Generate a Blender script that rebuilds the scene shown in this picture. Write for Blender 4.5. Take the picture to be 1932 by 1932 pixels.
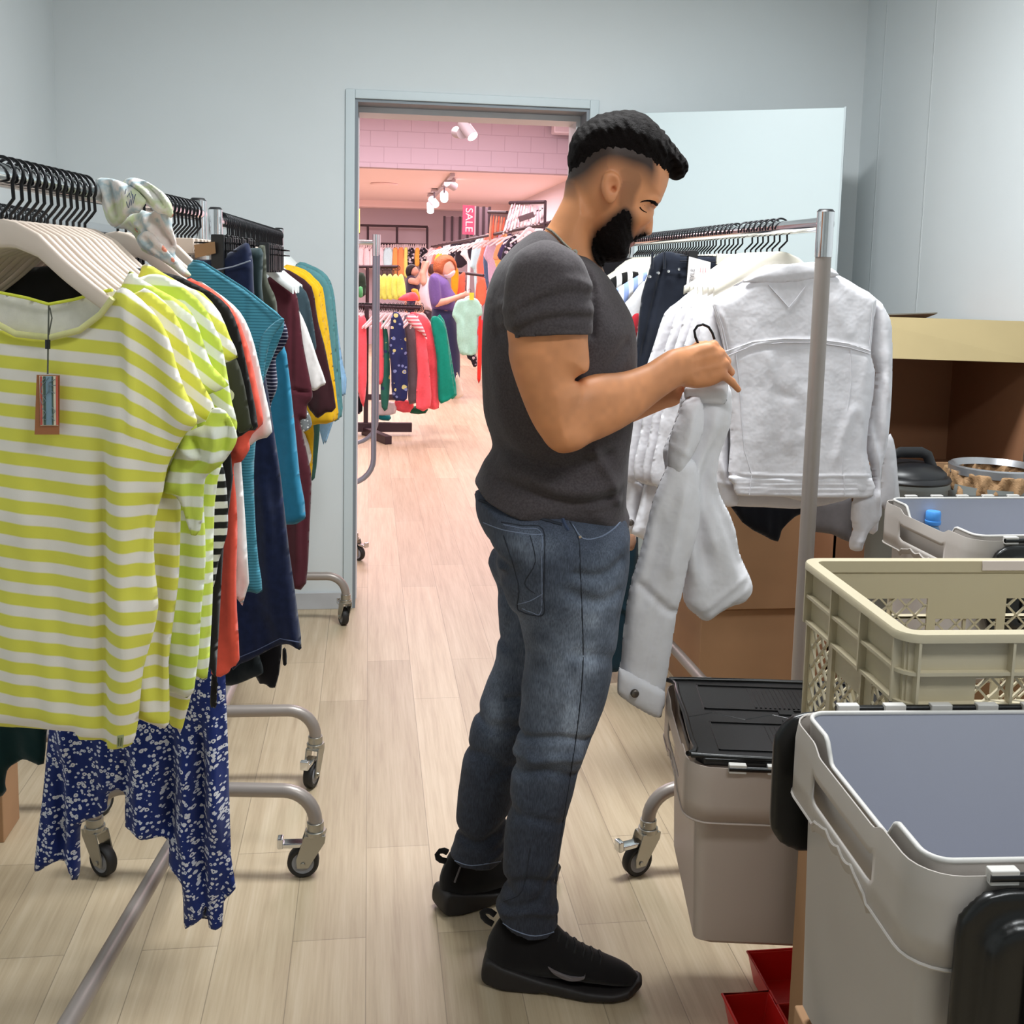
import bpy, bmesh, math, random
import numpy as np
from mathutils import Matrix, Vector
random.seed(7); rng = np.random.RandomState(7)
for o in list(bpy.data.objects): bpy.data.objects.remove(o)
SC = bpy.context.scene; COL = SC.collection
# ---------------------------------------------------------------- camera
CX, CY, F, H = 966., 758., 2010., 1.43
def _basis():
    vx = np.array([16100-CX, 870-CY, F]); vy = np.array([697-CX, 510-CY, F]); vz = np.array([570-CX, 17700-CY, F])
    y = vy/np.linalg.norm(vy); z = -vz/np.linalg.norm(vz); z -= y*(z@y); z /= np.linalg.norm(z)
    return np.array([np.cross(y, z), y, z])
RB = _basis()
cam = bpy.data.cameras.new('camera'); camo = bpy.data.objects.new('camera', cam); COL.objects.link(camo)
cam.sensor_width = 36; cam.sensor_fit = 'HORIZONTAL'; cam.lens = F/1932*36; cam.shift_y = -(966-CY)/1932; cam.clip_start = .02
m = Matrix.Identity(4)
for i, c in enumerate((RB@[1,0,0], RB@[0,-1,0], RB@[0,0,-1])):
    for j in range(3): m[j][i] = c[j]
m[2][3] = H; camo.matrix_world = m; SC.camera = camo
# ---------------------------------------------------------------- view, world, lights
SC.view_settings.view_transform = 'Standard'; SC.view_settings.look = 'None'
SC.view_settings.gamma = 1; SC.view_settings.exposure = 0.14; SC.view_settings.use_curve_mapping = False
wd = bpy.data.worlds.new('world'); SC.world = wd; wd.use_nodes = True
wd.node_tree.nodes['Background'].inputs[0].default_value = (.78,.88,1,1); wd.node_tree.nodes['Background'].inputs[1].default_value = .35
def area(name, loc, size, power, color, rot=(0,0,0)):
    l = bpy.data.lights.new(name, 'AREA'); l.shape = 'RECTANGLE'; l.size, l.size_y = size; l.energy = power; l.color = color
    o = bpy.data.objects.new(name, l); COL.objects.link(o); o.location = loc; o.rotation_euler = rot; return o
area('store_ceiling_light', (.62,2.45,2.80), (.9,.35), 70, (.95,.985,1))
area('store_ceiling_light', (.95,.2,2.85), (1.1,.4), 31, (.95,.985,1))
area('shop_light', (0.2,7.5,3.45), (4,2), 150, (1,.84,.90))
area('shop_light', (0.2,11.5,3.45), (4,2.5), 220, (1,.84,.90))
area('shop_light', (0.2,17,2.68), (4,4), 240, (1,.82,.88))
# ---------------------------------------------------------------- pixel helpers
def ray(px, py): return RB@np.array([(px-CX)/F, (py-CY)/F, 1.])
def at(px, py, Y, x0=0., tilt=0.):
    d = ray(px, py); t = (Y-tilt*x0)/(d[1]-tilt*d[0]); p = d*t; p[2] += H; return p
def ground(px, py, z=0.):
    d = ray(px, py); t = (z-H)/d[2]; p = d*t; p[2] += H; return p
# ---------------------------------------------------------------- object helpers
def tag(o, label=None, cat=None, group=None, kind=None):
    if label: o['label'] = label
    if cat: o['category'] = cat
    if group: o['group'] = group
    if kind: o['kind'] = kind
    return o
def empty(name, loc=(0,0,0), rz=0, label=None, cat=None, group=None):
    o = bpy.data.objects.new(name, None); COL.objects.link(o); o.location = loc; o.rotation_euler = (0,0,rz); o.empty_display_size = .05
    return tag(o, label, cat, group)
KIDS = {}
def parent(o, p):
    if p is not None: o.parent = p; KIDS.setdefault(p.name, []).append(o)
def copy_tree(o, par=None):
    c = o.copy(); COL.objects.link(c); parent(c, par)
    for ch in KIDS.get(o.name, []): copy_tree(ch, c)
    return c
def mesh_obj(name, v, f, mat=None, par=None, uv=None, col=None, smooth=True, loc=None):
    me = bpy.data.meshes.new(name)
    v = np.asarray(v, dtype=float)
    me.from_pydata(v.tolist(), [], f.tolist() if isinstance(f, np.ndarray) else f)
    if smooth: me.polygons.foreach_set('use_smooth', [True]*len(me.polygons))
    if uv is not None:
        li = np.empty(len(me.loops), dtype=np.int32); me.loops.foreach_get('vertex_index', li)
        l = me.uv_layers.new(name='UVMap'); l.data.foreach_set('uv', np.asarray(uv, dtype=np.float32)[li].ravel())
    if col is not None:
        a = me.color_attributes.new('Col', 'FLOAT_COLOR', 'POINT')
        c = np.ones((len(v), 4), dtype=np.float32); c[:, :3] = col; a.data.foreach_set('color', c.ravel())
    me.update(); o = bpy.data.objects.new(name, me); COL.objects.link(o)
    if mat is not None:
        for mm in (mat if isinstance(mat, (list, tuple)) else [mat]): me.materials.append(mm)
    parent(o, par)
    if loc is not None: o.location = loc
    return o
class MB:
    def __init__(s): s.v = []; s.f = []; s.mi = []
    def add(s, v, f, mi=0):
        n = len(s.v); s.v += [tuple(map(float, p)) for p in v]; s.f += [tuple(i+n for i in q) for q in f]; s.mi += [mi]*len(f); return s
    def box(s, a, b, mi=0, taper=None):
        (x0,y0,z0),(x1,y1,z1) = a, b
        v = [(x0,y0,z0),(x1,y0,z0),(x1,y1,z0),(x0,y1,z0),(x0,y0,z1),(x1,y0,z1),(x1,y1,z1),(x0,y1,z1)]
        if taper:
            t = taper; v[0]=(x0+t,y0+t,z0); v[1]=(x1-t,y0+t,z0); v[2]=(x1-t,y1-t,z0); v[3]=(x0+t,y1-t,z0)
        return s.add(v, [(3,2,1,0),(4,5,6,7),(0,1,5,4),(1,2,6,5),(2,3,7,6),(3,0,4,7)], mi)
    def tube(s, path, r, n=12, mi=0, cap=True, closed=False):
        P = [Vector(p) for p in path]; k = len(P); R = r if isinstance(r, (list, tuple)) else [r]*k
        T = []
        for i in range(k):
            a = P[(i-1) % k] if (closed or i) else P[i]; b = P[(i+1) % k] if (closed or i < k-1) else P[i]
            t = (b-a); T.append(t.normalized() if t.length > 1e-9 else Vector((0,0,1)))
        up = Vector((0,0,1)) if abs(T[0].z) < .9 else Vector((1,0,0)); nrm = T[0].cross(up).normalized()
        v = []; 
        for i in range(k):
            nrm = (nrm-T[i]*nrm.dot(T[i])); nrm = nrm.normalized() if nrm.length > 1e-6 else T[i].orthogonal().normalized()
            b = T[i].cross(nrm); rr = R[i] if isinstance(R[i], (list, tuple)) else (R[i], R[i])
            for j in range(n):
                a = 2*math.pi*j/n; v.append(P[i]+nrm*math.cos(a)*rr[0]+b*math.sin(a)*rr[1])
        f = []
        for i in range(k if closed else k-1):
            for j in range(n):
                a, b2 = i*n+j, i*n+(j+1) % n; c = ((i+1) % k)*n; f.append((a, b2, c+(j+1) % n, c+j))
        if cap and not closed: f.append(tuple(range(n))[::-1]); f.append(tuple((k-1)*n+j for j in range(n)))
        return s.add(v, f, mi)
    def lathe(s, prof, c=(0,0,0), n=32, mi=0, axis='z', cap=False):
        v = []; k = len(prof)
        for r, h in prof:
            for j in range(n):
                a = 2*math.pi*j/n; p = (r*math.cos(a), r*math.sin(a), h)
                if axis == 'y': p = (p[0], p[2], p[1])
                if axis == 'x': p = (p[2], p[0], p[1])
                v.append((p[0]+c[0], p[1]+c[1], p[2]+c[2]))
        f = [(i*n+j, i*n+(j+1) % n, (i+1)*n+(j+1) % n, (i+1)*n+j) for i in range(k-1) for j in range(n)]
        if cap: f += [tuple(range(n))[::-1], tuple((k-1)*n+j for j in range(n))]
        return s.add(v, f, mi)
    def build(s, name, mat, par=None, smooth=False, bevel=0, loc=None, bevseg=2):
        o = mesh_obj(name, np.array(s.v), s.f, mat, par, smooth=smooth, loc=loc)
        if any(s.mi): o.data.polygons.foreach_set('material_index', s.mi)
        if bevel:
            b = o.modifiers.new('bevel', 'BEVEL'); b.width = bevel; b.segments = bevseg; b.limit_method = 'ANGLE'; b.angle_limit = .6
            o.data.polygons.foreach_set('use_smooth', [True]*len(o.data.polygons))
            w = o.modifiers.new('wn', 'WEIGHTED_NORMAL'); w.keep_sharp = False
        elif smooth:
            try:
                o.data.set_sharp_from_angle(angle=.9)
            except Exception: pass
        return o
def arc(c, r, a0, a1, n, plane='xz', off=0):
    out = []
    for i in range(n+1):
        a = math.radians(a0+(a1-a0)*i/n); u, w = r*math.cos(a), r*math.sin(a)
        out.append((c[0]+u, c[1]+off, c[2]+w) if plane == 'xz' else (c[0]+u, c[1]+w, c[2]) if plane == 'xy' else (c[0], c[1]+u, c[2]+w))
    return out
# ---------------------------------------------------------------- materials
def srgb(c):
    if isinstance(c, str): c = tuple(int(c[i:i+2], 16)/255 for i in (0,2,4))
    return tuple(((x/12.92) if x <= .04045 else ((x+.055)/1.055)**2.4) for x in c)
class NT:
    def __init__(s, name):
        s.m = bpy.data.materials.new(name); s.m.use_nodes = True; s.t = s.m.node_tree; s.b = s.t.nodes['Principled BSDF']
    def n(s, t, **k):
        d = s.t.nodes.new(t)
        for a, b in k.items():
            if a.startswith('_'): setattr(d, a[1:], b)
            else: d.inputs[a.replace('__', ' ') if not a.isdigit() else int(a)].default_value = b
        return d
    def l(s, a, b): s.t.links.new(a, b)
    def math(s, op, a, b=None, c=None):
        d = s.n('ShaderNodeMath', _operation=op)
        for i, x in enumerate((a, b, c)):
            if x is None: continue
            if isinstance(x, (int, float)): d.inputs[i].default_value = x
            else: s.l(x, d.inputs[i])
        return d.outputs[0]
    def mix(s, f, a, b):
        d = s.n('ShaderNodeMix', _data_type='RGBA')
        for i, x in ((0, f), (6, a), (7, b)):
            if isinstance(x, (int, float)): d.inputs[i].default_value = x
            elif isinstance(x, tuple): d.inputs[i].default_value = (*x, 1)[:4]
            else: s.l(x, d.inputs[i])
        return d.outputs[2]
    def ramp(s, f, stops, interp='LINEAR'):
        d = s.n('ShaderNodeValToRGB'); e = d.color_ramp.elements; d.color_ramp.interpolation = interp
        while len(e) < len(stops): e.new(.5)
        for i, (p, c) in enumerate(stops): e[i].position = p; e[i].color = (*c, 1)
        s.l(f, d.inputs[0]); return d.outputs[0]
    def bump(s, h, strength=.3, dist=.002):
        d = s.n('ShaderNodeBump'); d.inputs['Strength'].default_value = strength; d.inputs['Distance'].default_value = dist
        s.l(h, d.inputs['Height'])
        if s.b.inputs['Normal'].links: s.l(s.b.inputs['Normal'].links[0].from_socket, d.inputs['Normal'])
        s.l(d.outputs[0], s.b.inputs['Normal'])
    def color(s, c):
        if isinstance(c, tuple): s.b.inputs['Base Color'].default_value = (*c, 1)
        else: s.l(c, s.b.inputs['Base Color'])
    def noise(s, scale, detail=3, co='Object', rough=.5, dim=None, vec=None):
        d = s.n('ShaderNodeTexNoise'); d.inputs['Scale'].default_value = scale; d.inputs['Detail'].default_value = detail; d.inputs['Roughness'].default_value = rough
        s.l(vec if vec is not None else s.co(co), d.inputs['Vector']); return d.outputs[0]
    def co(s, which='Object'):
        if not hasattr(s, '_tc'): s._tc = s.n('ShaderNodeTexCoord')
        return s._tc.outputs[which]
    def mapping(s, vec, scale=(1,1,1), loc=(0,0,0), rot=(0,0,0)):
        d = s.n('ShaderNodeMapping'); d.inputs['Scale'].default_value = scale; d.inputs['Location'].default_value = loc; d.inputs['Rotation'].default_value = rot
        s.l(vec, d.inputs['Vector']); return d.outputs[0]
    def sep(s, vec):
        d = s.n('ShaderNodeSeparateXYZ'); s.l(vec, d.inputs[0]); return d.outputs
MATS = {}
def plain(name, col, rough=.6, metal=0, nscale=0, nstr=.2, ndist=.001, var=0, spec=.5, vscale=6):
    if name in MATS: return MATS[name]
    k = NT(name); c = srgb(col); k.b.inputs['Roughness'].default_value = rough; k.b.inputs['Metallic'].default_value = metal
    k.b.inputs['Specular IOR Level'].default_value = spec
    if var:
        n = k.noise(vscale, 4); k.color(k.ramp(n, [(.3, tuple(x*(1-var) for x in c)), (.7, tuple(min(1, x*(1+var)) for x in c))]))
    else: k.color(c)
    if nscale: k.bump(k.noise(nscale, 3), nstr, ndist)
    MATS[name] = k.m; return k.m
def fabric(name, col, var=.06, weave=900, rough=.92, wrinkle=.5, wscale=9, sheen=.15, spec=.2):
    if name in MATS: return MATS[name]
    k = NT(name); c = srgb(col); k.b.inputs['Roughness'].default_value = rough; k.b.inputs['Specular IOR Level'].default_value = spec
    k.b.inputs['Sheen Weight'].default_value = sheen; k.b.inputs['Sheen Roughness'].default_value = .5
    n = k.noise(60, 4); k.color(k.ramp(n, [(.3, tuple(x*(1-var) for x in c)), (.7, tuple(min(1, x*(1+var)) for x in c))]))
    k.bump(k.noise(weave, 2), .25, .0006)
    if wrinkle: k.bump(k.noise(wscale, 3, rough=.55), wrinkle, .012)
    MATS[name] = k.m; return k.m
def finish_fabric(k, wrinkle=.4, wscale=9, weave=900, rough=.9):
    k.b.inputs['Roughness'].default_value = rough; k.b.inputs['Specular IOR Level'].default_value = .2; k.b.inputs['Sheen Weight'].default_value = .1
    k.bump(k.noise(weave, 2), .25, .0006)
    if wrinkle: k.bump(k.noise(wscale, 3, rough=.55), wrinkle, .012)
    return k.m
def stripes(name, c1, c2, period, duty=.5, axis=1, soft=.03, wrinkle=.35, phase=0.):
    if name in MATS: return MATS[name]
    k = NT(name); s = k.sep(k.co('UV')); f = k.math('FRACT', k.math('ADD', k.math('MULTIPLY', s[axis], 1/period), phase))
    d = k.math('ABSOLUTE', k.math('SUBTRACT', f, .5)); e = k.math('SMOOTHSTEP', d, duty/2-soft, duty/2+soft) if False else None
    mr = k.n('ShaderNodeMapRange'); mr.inputs[1].default_value = duty/2-soft; mr.inputs[2].default_value = duty/2+soft; k.l(d, mr.inputs[0])
    k.color(k.mix(mr.outputs[0], srgb(c1), srgb(c2))); MATS[name] = finish_fabric(k, wrinkle); return MATS[name]
def floral(name, base, spots, scale=70, wrinkle=.3, ring=True, cover=.32):
    if name in MATS: return MATS[name]
    k = NT(name); uv = k.mapping(k.co('UV'), (scale, scale, 1)); col = srgb(base)
    for i, sc in enumerate(spots):
        v = k.n('ShaderNodeTexVoronoi'); v.inputs['Scale'].default_value = 1; v.inputs['Randomness'].default_value = .85
        k.l(k.mapping(uv, (1+.3*i, 1+.3*i, 1), (i*3.3, i*1.7, 0)), v.inputs['Vector'])
        dd = k.math('ADD', v.outputs['Distance'], k.math('MULTIPLY', k.noise(2.2, 2, vec=uv), .25))
        a = k.math('LESS_THAN', dd, cover+.15)
        if ring: a = k.math('MULTIPLY', a, k.math('GREATER_THAN', dd, cover*.45+.1))
        col = k.mix(a, col, srgb(sc))
    k.color(col); MATS[name] = finish_fabric(k, wrinkle); return MATS[name]
def vcol(name, rough=.8, wrinkle=.3, wscale=12, weave=700, spec=.3, sheen=0, sss=0, wd=.006):
    k = NT(name); a = k.n('ShaderNodeVertexColor'); a.layer_name = 'Col'; k.color(a.outputs[0])
    k.b.inputs['Roughness'].default_value = rough; k.b.inputs['Specular IOR Level'].default_value = spec; k.b.inputs['Sheen Weight'].default_value = sheen
    if sss:
        k.b.inputs['Subsurface Weight'].default_value = sss; k.b.inputs['Subsurface Radius'].default_value = (.01,.004,.002); k.b.inputs['Subsurface Scale'].default_value = .6
    if 'denim' in name:
        g = k.ramp(k.noise(1, 4, vec=k.mapping(k.co('Object'), (500,500,90))), [(.3, (.62,.62,.64)), (.7, (1.35,1.35,1.33))]); mu = k.n('ShaderNodeMix', _data_type='RGBA', _blend_type='MULTIPLY'); mu.inputs[0].default_value = 1; k.l(a.outputs[0], mu.inputs[6]); k.l(g, mu.inputs[7]); k.l(mu.outputs[2], k.b.inputs['Base Color'])
    if weave: k.bump(k.noise(weave, 2), .2, .0005)
    if wrinkle: k.bump(k.noise(wscale, 3), wrinkle, wd)
    return k.m
# ---------------------------------------------------------------- 2-D outline helpers
def smooth_poly(p, n=4, closed=True):
    P = np.asarray(p, float); k = len(P); out = []
    for i in range(k if closed else k-1):
        g = (lambda j: P[j % k]) if closed else (lambda j: P[min(max(j, 0), k-1)])
        a, b, c, d = g(i-1), g(i), g(i+1), g(i+2)
        for t in np.arange(n)/n:
            out.append(.5*((2*b)+(-a+c)*t+(2*a-5*b+4*c-d)*t*t+(-a+3*b-3*c+d)*t**3))
    if not closed: out.append(P[-1])
    return np.array(out)
def seg_dist(X, Z, P, closed=False, nearest=False, param=False):
    """distance from points to polyline; optionally the nearest point"""
    S_ = np.zeros_like(X); best = np.full(X.shape, 1e9); NX = np.zeros_like(X); NZ = np.zeros_like(X); k = len(P)
    for i in range(k if closed else k-1):
        a = P[i]; b = P[(i+1) % k]; e = b-a; L = e@e+1e-14
        t = np.clip(((X-a[0])*e[0]+(Z-a[1])*e[1])/L, 0, 1); qx = a[0]+t*e[0]; qz = a[1]+t*e[1]
        d = (X-qx)**2+(Z-qz)**2; m = d < best; best = np.where(m, d, best)
        if param: S_ = np.where(m, (i+t)/(k-1), S_)
        if nearest: NX = np.where(m, qx, NX); NZ = np.where(m, qz, NZ)
    d = np.sqrt(best)
    if param: return d, S_
    return (d, NX, NZ) if nearest else d
def inside(X, Z, P):
    c = np.zeros(X.shape, bool); k = len(P)
    for i in range(k):
        a = P[i]; b = P[(i+1) % k]
        if a[1] == b[1]: continue
        m = ((a[1] > Z) != (b[1] > Z)) & (X < (b[0]-a[0])*(Z-a[1])/(b[1]-a[1])+a[0]); c ^= m
    return c
def sdist(X, Z, P): d = seg_dist(X, Z, P, True); return np.where(inside(X, Z, P), -d, d)
def vnoise(X, Z, s, seed=0):
    r = np.random.RandomState(seed); T = r.rand(64, 64); x = X/s; z = Z/s; xi = np.floor(x).astype(int); zi = np.floor(z).astype(int)
    fx = x-xi; fz = z-zi; fx = fx*fx*(3-2*fx); fz = fz*fz*(3-2*fz); g = lambda a, b: T[a % 64, b % 64]
    return (g(xi, zi)*(1-fx)+g(xi+1, zi)*fx)*(1-fz)+(g(xi, zi+1)*(1-fx)+g(xi+1, zi+1)*fx)*fz-.5
def relax(V, Fq, it=2, lam=.5):
    for _ in range(it):
        acc = np.zeros_like(V); cnt = np.zeros(len(V))
        for a, b in ((0,1),(1,2),(2,3),(3,0)):
            np.add.at(acc, Fq[:,a], V[Fq[:,b]]); np.add.at(cnt, Fq[:,a], 1); np.add.at(acc, Fq[:,b], V[Fq[:,a]]); np.add.at(cnt, Fq[:,b], 1)
        V = V*(1-lam)+lam*acc/np.maximum(cnt, 1)[:,None]
    return V

# ---------------------------------------------------------------- hanging cloth: outlined double sheet with folds
def cloth(name, poly, Y, mat, par=None, T=.014, edge=.03, tilt=0., x0=0., h=.006, folds=(), fold_auto=.006, fold_w=.045, seed=0, sm=2,
          smooth=True, slant=None, lean=0., px=True, vshift=None, hole=None, relax_it=0):
    """poly in photo pixels placed on the plane of the garment; T half thickness; folds: (polyline px, amplitude, width)"""
    conv = (lambda q: [at(a, b, Y, x0, tilt)[[0, 2]] for a, b in q]) if px else (lambda q: [np.array(p, float) for p in q])
    P = np.array(conv(poly)); P = smooth_poly(P, sm) if sm > 1 else P
    xa, za = P.min(0)-2*h; xb, zb = P.max(0)+2*h; nx = int((xb-xa)/h)+1; nz = int((zb-za)/h)+1
    gx = xa+h*np.arange(nx+1); gz = za+h*np.arange(nz+1); X, Z = np.meshgrid(gx, gz, indexing='ij')
    d, QX, QZ = seg_dist(X, Z, P, True, True); ins = inside(X, Z, P)
    edgev = (~ins) & (d < h*1.5); nearin = ins & (d < h*.35)
    X2 = np.where(edgev | nearin, QX, X); Z2 = np.where(edgev | nearin, QZ, Z); dd = np.where(edgev | nearin, 0, d)
    ok = ins | edgev
    cell = ok[:-1,:-1] & ok[1:,:-1] & ok[1:,1:] & ok[:-1,1:] & (ins[:-1,:-1] | ins[1:,:-1] | ins[1:,1:] | ins[:-1,1:])
    used = np.zeros_like(ok); used[:-1,:-1] |= cell; used[1:,:-1] |= cell; used[1:,1:] |= cell; used[:-1,1:] |= cell
    prof = T*np.sqrt(np.clip(1-(1-np.clip(dd/edge, 0, 1))**2, 0, 1))
    top = P[:,1].max(); bot = P[:,1].min(); hang = np.clip((top-Z2)/max(top-bot, .01), 0, 1)
    r = np.random.RandomState(seed+11); fo = np.zeros_like(X2)
    if fold_auto:
        w = fold_w; ph = r.rand(4)*6.28; sl = (r.rand(4)-.5)*.5; wob = vnoise(X2, Z2, .16, seed)*.05
        fo += fold_auto*(.25+hang)*(np.sin(6.28*(X2+sl[0]*Z2*.4+wob)/w/1.7+ph[0])*.6+np.sin(6.28*(X2+sl[1]*Z2*.3-wob)/w/.9+ph[1])*.3+np.sin(6.28*(X2+wob*1.4)/w/3.1+ph[2])*.7)
        fo += fold_auto*1.1*vnoise(X2, Z2, .09, seed+1)
    for fl in folds:
        q = np.array(conv(fl[0])); q = smooth_poly(q, 3, False) if len(q) > 2 else q
        ds, sp = seg_dist(X2, Z2, q, param=True); fo += fl[1]*np.exp(-(ds/fl[2])**2)*np.clip(np.minimum(sp, 1-sp)/.22+.15, 0, 1)
    fo *= np.clip(dd/(h*2), 0.15, 1)
    yc = Y+tilt*(X2-x0)+lean*(top-Z2)
    yf = yc-prof-fo; yb = yc+prof-fo*.8
    idx = -np.ones(used.shape, int); idx[used] = np.arange(used.sum()); n = used.sum()
    bnd = (dd <= 1e-9) & used; idb = -np.ones(used.shape, int); inn = used & ~bnd; idb[inn] = n+np.arange(inn.sum()); idb[bnd] = idx[bnd]
    V = np.concatenate([np.stack([X2[used], yf[used], Z2[used]], 1), np.stack([X2[inn], yb[inn], Z2[inn]], 1)])
    a, b = np.nonzero(cell)
    Ff = np.stack([idx[a,b], idx[a+1,b], idx[a+1,b+1], idx[a,b+1]], 1); Fb = np.stack([idb[a,b], idb[a,b+1], idb[a+1,b+1], idb[a+1,b]], 1)
    dup = (Ff == Fb[:, [0,3,2,1]]).all(1); Fb = Fb[~dup]
    FF = np.concatenate([Ff, Fb]); uvb = V.copy(); V = relax(V, FF, relax_it, .4) if relax_it else V
    u = uvb[:,0]-(x0 if x0 else P[:,0].mean()); V_ = V; v = V[:,2]+(vshift(V[:,0], V[:,2]) if vshift else 0)
    o = mesh_obj(name, V, np.concatenate([Ff, Fb]), mat, par, uv=np.stack([u, v], 1))
    return o
# ---------------------------------------------------------------- implicit surfaces (surface nets)
class Field:
    def __init__(s, lo, hi, h):
        s.lo = np.array(lo, float); s.h = h; s.n = np.ceil((np.array(hi)-s.lo)/h).astype(int)+1
        s.x, s.y, s.z = [s.lo[i]+h*np.arange(s.n[i]) for i in range(3)]; s.d = np.full(s.n, .5, np.float32)
        s.X = s.x[:,None,None]; s.Y = s.y[None,:,None]; s.Z = s.z[None,None,:]
    def union(s, f, k=.01):
        if k <= 0: s.d = np.minimum(s.d, f); return
        hh = np.clip(.5+.5*(s.d-f)/k, 0, 1); s.d = (s.d*(1-hh)+f*hh-k*hh*(1-hh)).astype(np.float32)
    def cut(s, f, k=.005):
        g = -f; hh = np.clip(.5-.5*(s.d-g)/k, 0, 1); s.d = (s.d*(1-hh)+g*hh+k*hh*(1-hh)).astype(np.float32)
    def ell(s, c, r):
        q = ((s.X-c[0])/r[0])**2+((s.Y-c[1])/r[1])**2+((s.Z-c[2])/r[2])**2; return (np.sqrt(q)-1)*min(r)
    def cone(s, a, b, ra, rb, flat=1.):
        a = np.array(a); b = np.array(b); e = b-a; L = e@e+1e-12
        px, py, pz = s.X-a[0], s.Y-a[1], s.Z-a[2]; t = np.clip((px*e[0]+py*e[1]+pz*e[2])/L, 0, 1)
        return np.sqrt((px-t*e[0])**2+((py-t*e[1])/flat)**2+(pz-t*e[2])**2)-(ra+(rb-ra)*t)
    def chain(s, pts, rad, k=.004, flat=1.):
        d = None
        for i in range(len(pts)-1):
            c = s.cone(pts[i], pts[i+1], rad[i], rad[i+1], flat)
            if d is None: d = c
            else: hh = np.clip(.5+.5*(d-c)/k, 0, 1); d = d*(1-hh)+c*hh-k*hh*(1-hh)
        return d
    def region(s, poly, Y, sm=3):
        P = smooth_poly([at(a, b, Y)[[0,2]] for a, b in poly], sm); X, Z = np.meshgrid(s.x, s.z, indexing='ij'); return sdist(X, Z, P)[:,None,:]
    def pill(s, poly, Y, r, sc=1., yc=None, sm=3):
        D = s.region(poly, Y, sm); y = s.Y-(Y if yc is None else yc)
        return np.sqrt(np.maximum(D+r, 0)**2+(y/sc)**2)-r
    def mesh(s):
        d = s.d; sg = d < 0; h = s.h
        c = sum(sg[i:d.shape[0]-1+i, j:d.shape[1]-1+j, k:d.shape[2]-1+k].astype(np.int8) for i in (0,1) for j in (0,1) for k in (0,1))
        act = (c > 0) & (c < 8); idx = -np.ones(act.shape, np.int64); I = np.argwhere(act); idx[act] = np.arange(len(I))
        acc = np.zeros((len(I), 3)); cnt = np.zeros(len(I))
        cor = [(i,j,k) for i in (0,1) for j in (0,1) for k in (0,1)]
        for a in cor:
            for ax in range(3):
                if a[ax]: continue
                b = list(a); b[ax] = 1
                da = d[I[:,0]+a[0], I[:,1]+a[1], I[:,2]+a[2]]; db = d[I[:,0]+b[0], I[:,1]+b[1], I[:,2]+b[2]]
                mm = (da < 0) != (db < 0); t = np.where(mm, da/(da-db+1e-12), 0)
                p = np.tile(np.array(a, float), (len(I), 1)); p[:, ax] += t; acc[mm] += p[mm]; cnt[mm] += 1
        V = s.lo+h*(I+acc/np.maximum(cnt, 1)[:,None])
        Fs = []
        for ax in range(3):
            u, w = (ax+1) % 3, (ax+2) % 3
            sl0 = [slice(None)]*3; sl1 = [slice(None)]*3; sl0[ax] = slice(0, -1); sl1[ax] = slice(1, None)
            A = sg[tuple(sl0)]; B = sg[tuple(sl1)]; E = np.argwhere(A != B)
            E = E[(E[:,u] > 0) & (E[:,w] > 0) & (E[:,u] < s.n[u]-1) & (E[:,w] < s.n[w]-1)]
            if not len(E): continue
            flip = A[E[:,0], E[:,1], E[:,2]]
            def g(du, dw):
                q = E.copy(); q[:,u] += du; q[:,w] += dw; return idx[q[:,0], q[:,1], q[:,2]]
            Q = np.stack([g(-1,-1), g(0,-1), g(0,0), g(-1,0)], 1); Q[~flip] = Q[~flip][:, ::-1]; Fs.append(Q)
        return V, np.concatenate(Fs)
# ================================================================= ROOM
def wallmat(name, c, var=.03):
    k = NT(name); k.b.inputs['Roughness'].default_value = .75; c = srgb(c); n = k.noise(1.3, 5)
    k.color(k.ramp(n, [(.3, tuple(x*(1-var) for x in c)), (.7, tuple(x*(1+var) for x in c))]))
    k.bump(k.noise(220, 3), .12, .001); k.bump(k.noise(18, 4), .1, .003); return k.m
WALL = wallmat('wall_paint', 'd2d8da'); CEIL = wallmat('ceiling_paint', 'd8dddd')
def struct(o): o['kind'] = 'structure'; return o
YW = 4.45; XL = -1.215; XR = 2.09; ZC = 3.05
# plank floor
k = NT('plank_floor'); co = k.co('Object'); br = k.n('ShaderNodeTexBrick'); mp = k.mapping(co, (1,1,1), (.875,-.003,0), (0,0,math.radians(90)))
k.l(mp, br.inputs['Vector']); br.offset = .28; br.offset_frequency = 2
for nm, v in (('Scale', 1), ('Brick Width', 1.29), ('Row Height', .1555), ('Mortar Size', .0011), ('Mortar Smooth', .2), ('Bias', 0)): br.inputs[nm].default_value = v
br.inputs['Color1'].default_value = (0,0,0,1); br.inputs['Color2'].default_value = (1,1,1,1); br.inputs['Mortar'].default_value = (.5,.5,.5,1)
g1 = k.noise(1, 6, vec=k.mapping(co, (34, 1.6, 1)), rough=.65); g2 = k.noise(1, 4, vec=k.mapping(co, (150, 5, 1)))
gg = k.math('ADD', k.math('MULTIPLY', g1, .7), k.math('MULTIPLY', g2, .3))
base = k.ramp(gg, [(.28, srgb('a38f75')), (.5, srgb('baa88c')), (.72, srgb('cabaa1'))])
tone = k.ramp(br.outputs[0], [(0, (.86,.85,.83)), (1, (1.08,1.08,1.08))])
mm_ = k.n('ShaderNodeMix', _data_type='RGBA', _blend_type='MULTIPLY'); mm_.inputs[0].default_value = 1; k.l(base, mm_.inputs[6]); k.l(tone, mm_.inputs[7])
k.color(k.mix(k.math('MULTIPLY', br.outputs[1], .55), mm_.outputs[2], srgb('6d604f'))); k.b.inputs['Roughness'].default_value = .42
k.bump(gg, .08, .001); k.bump(k.math('SUBTRACT', 1, br.outputs[1]), .3, .001); FLOOR = k.m
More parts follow.
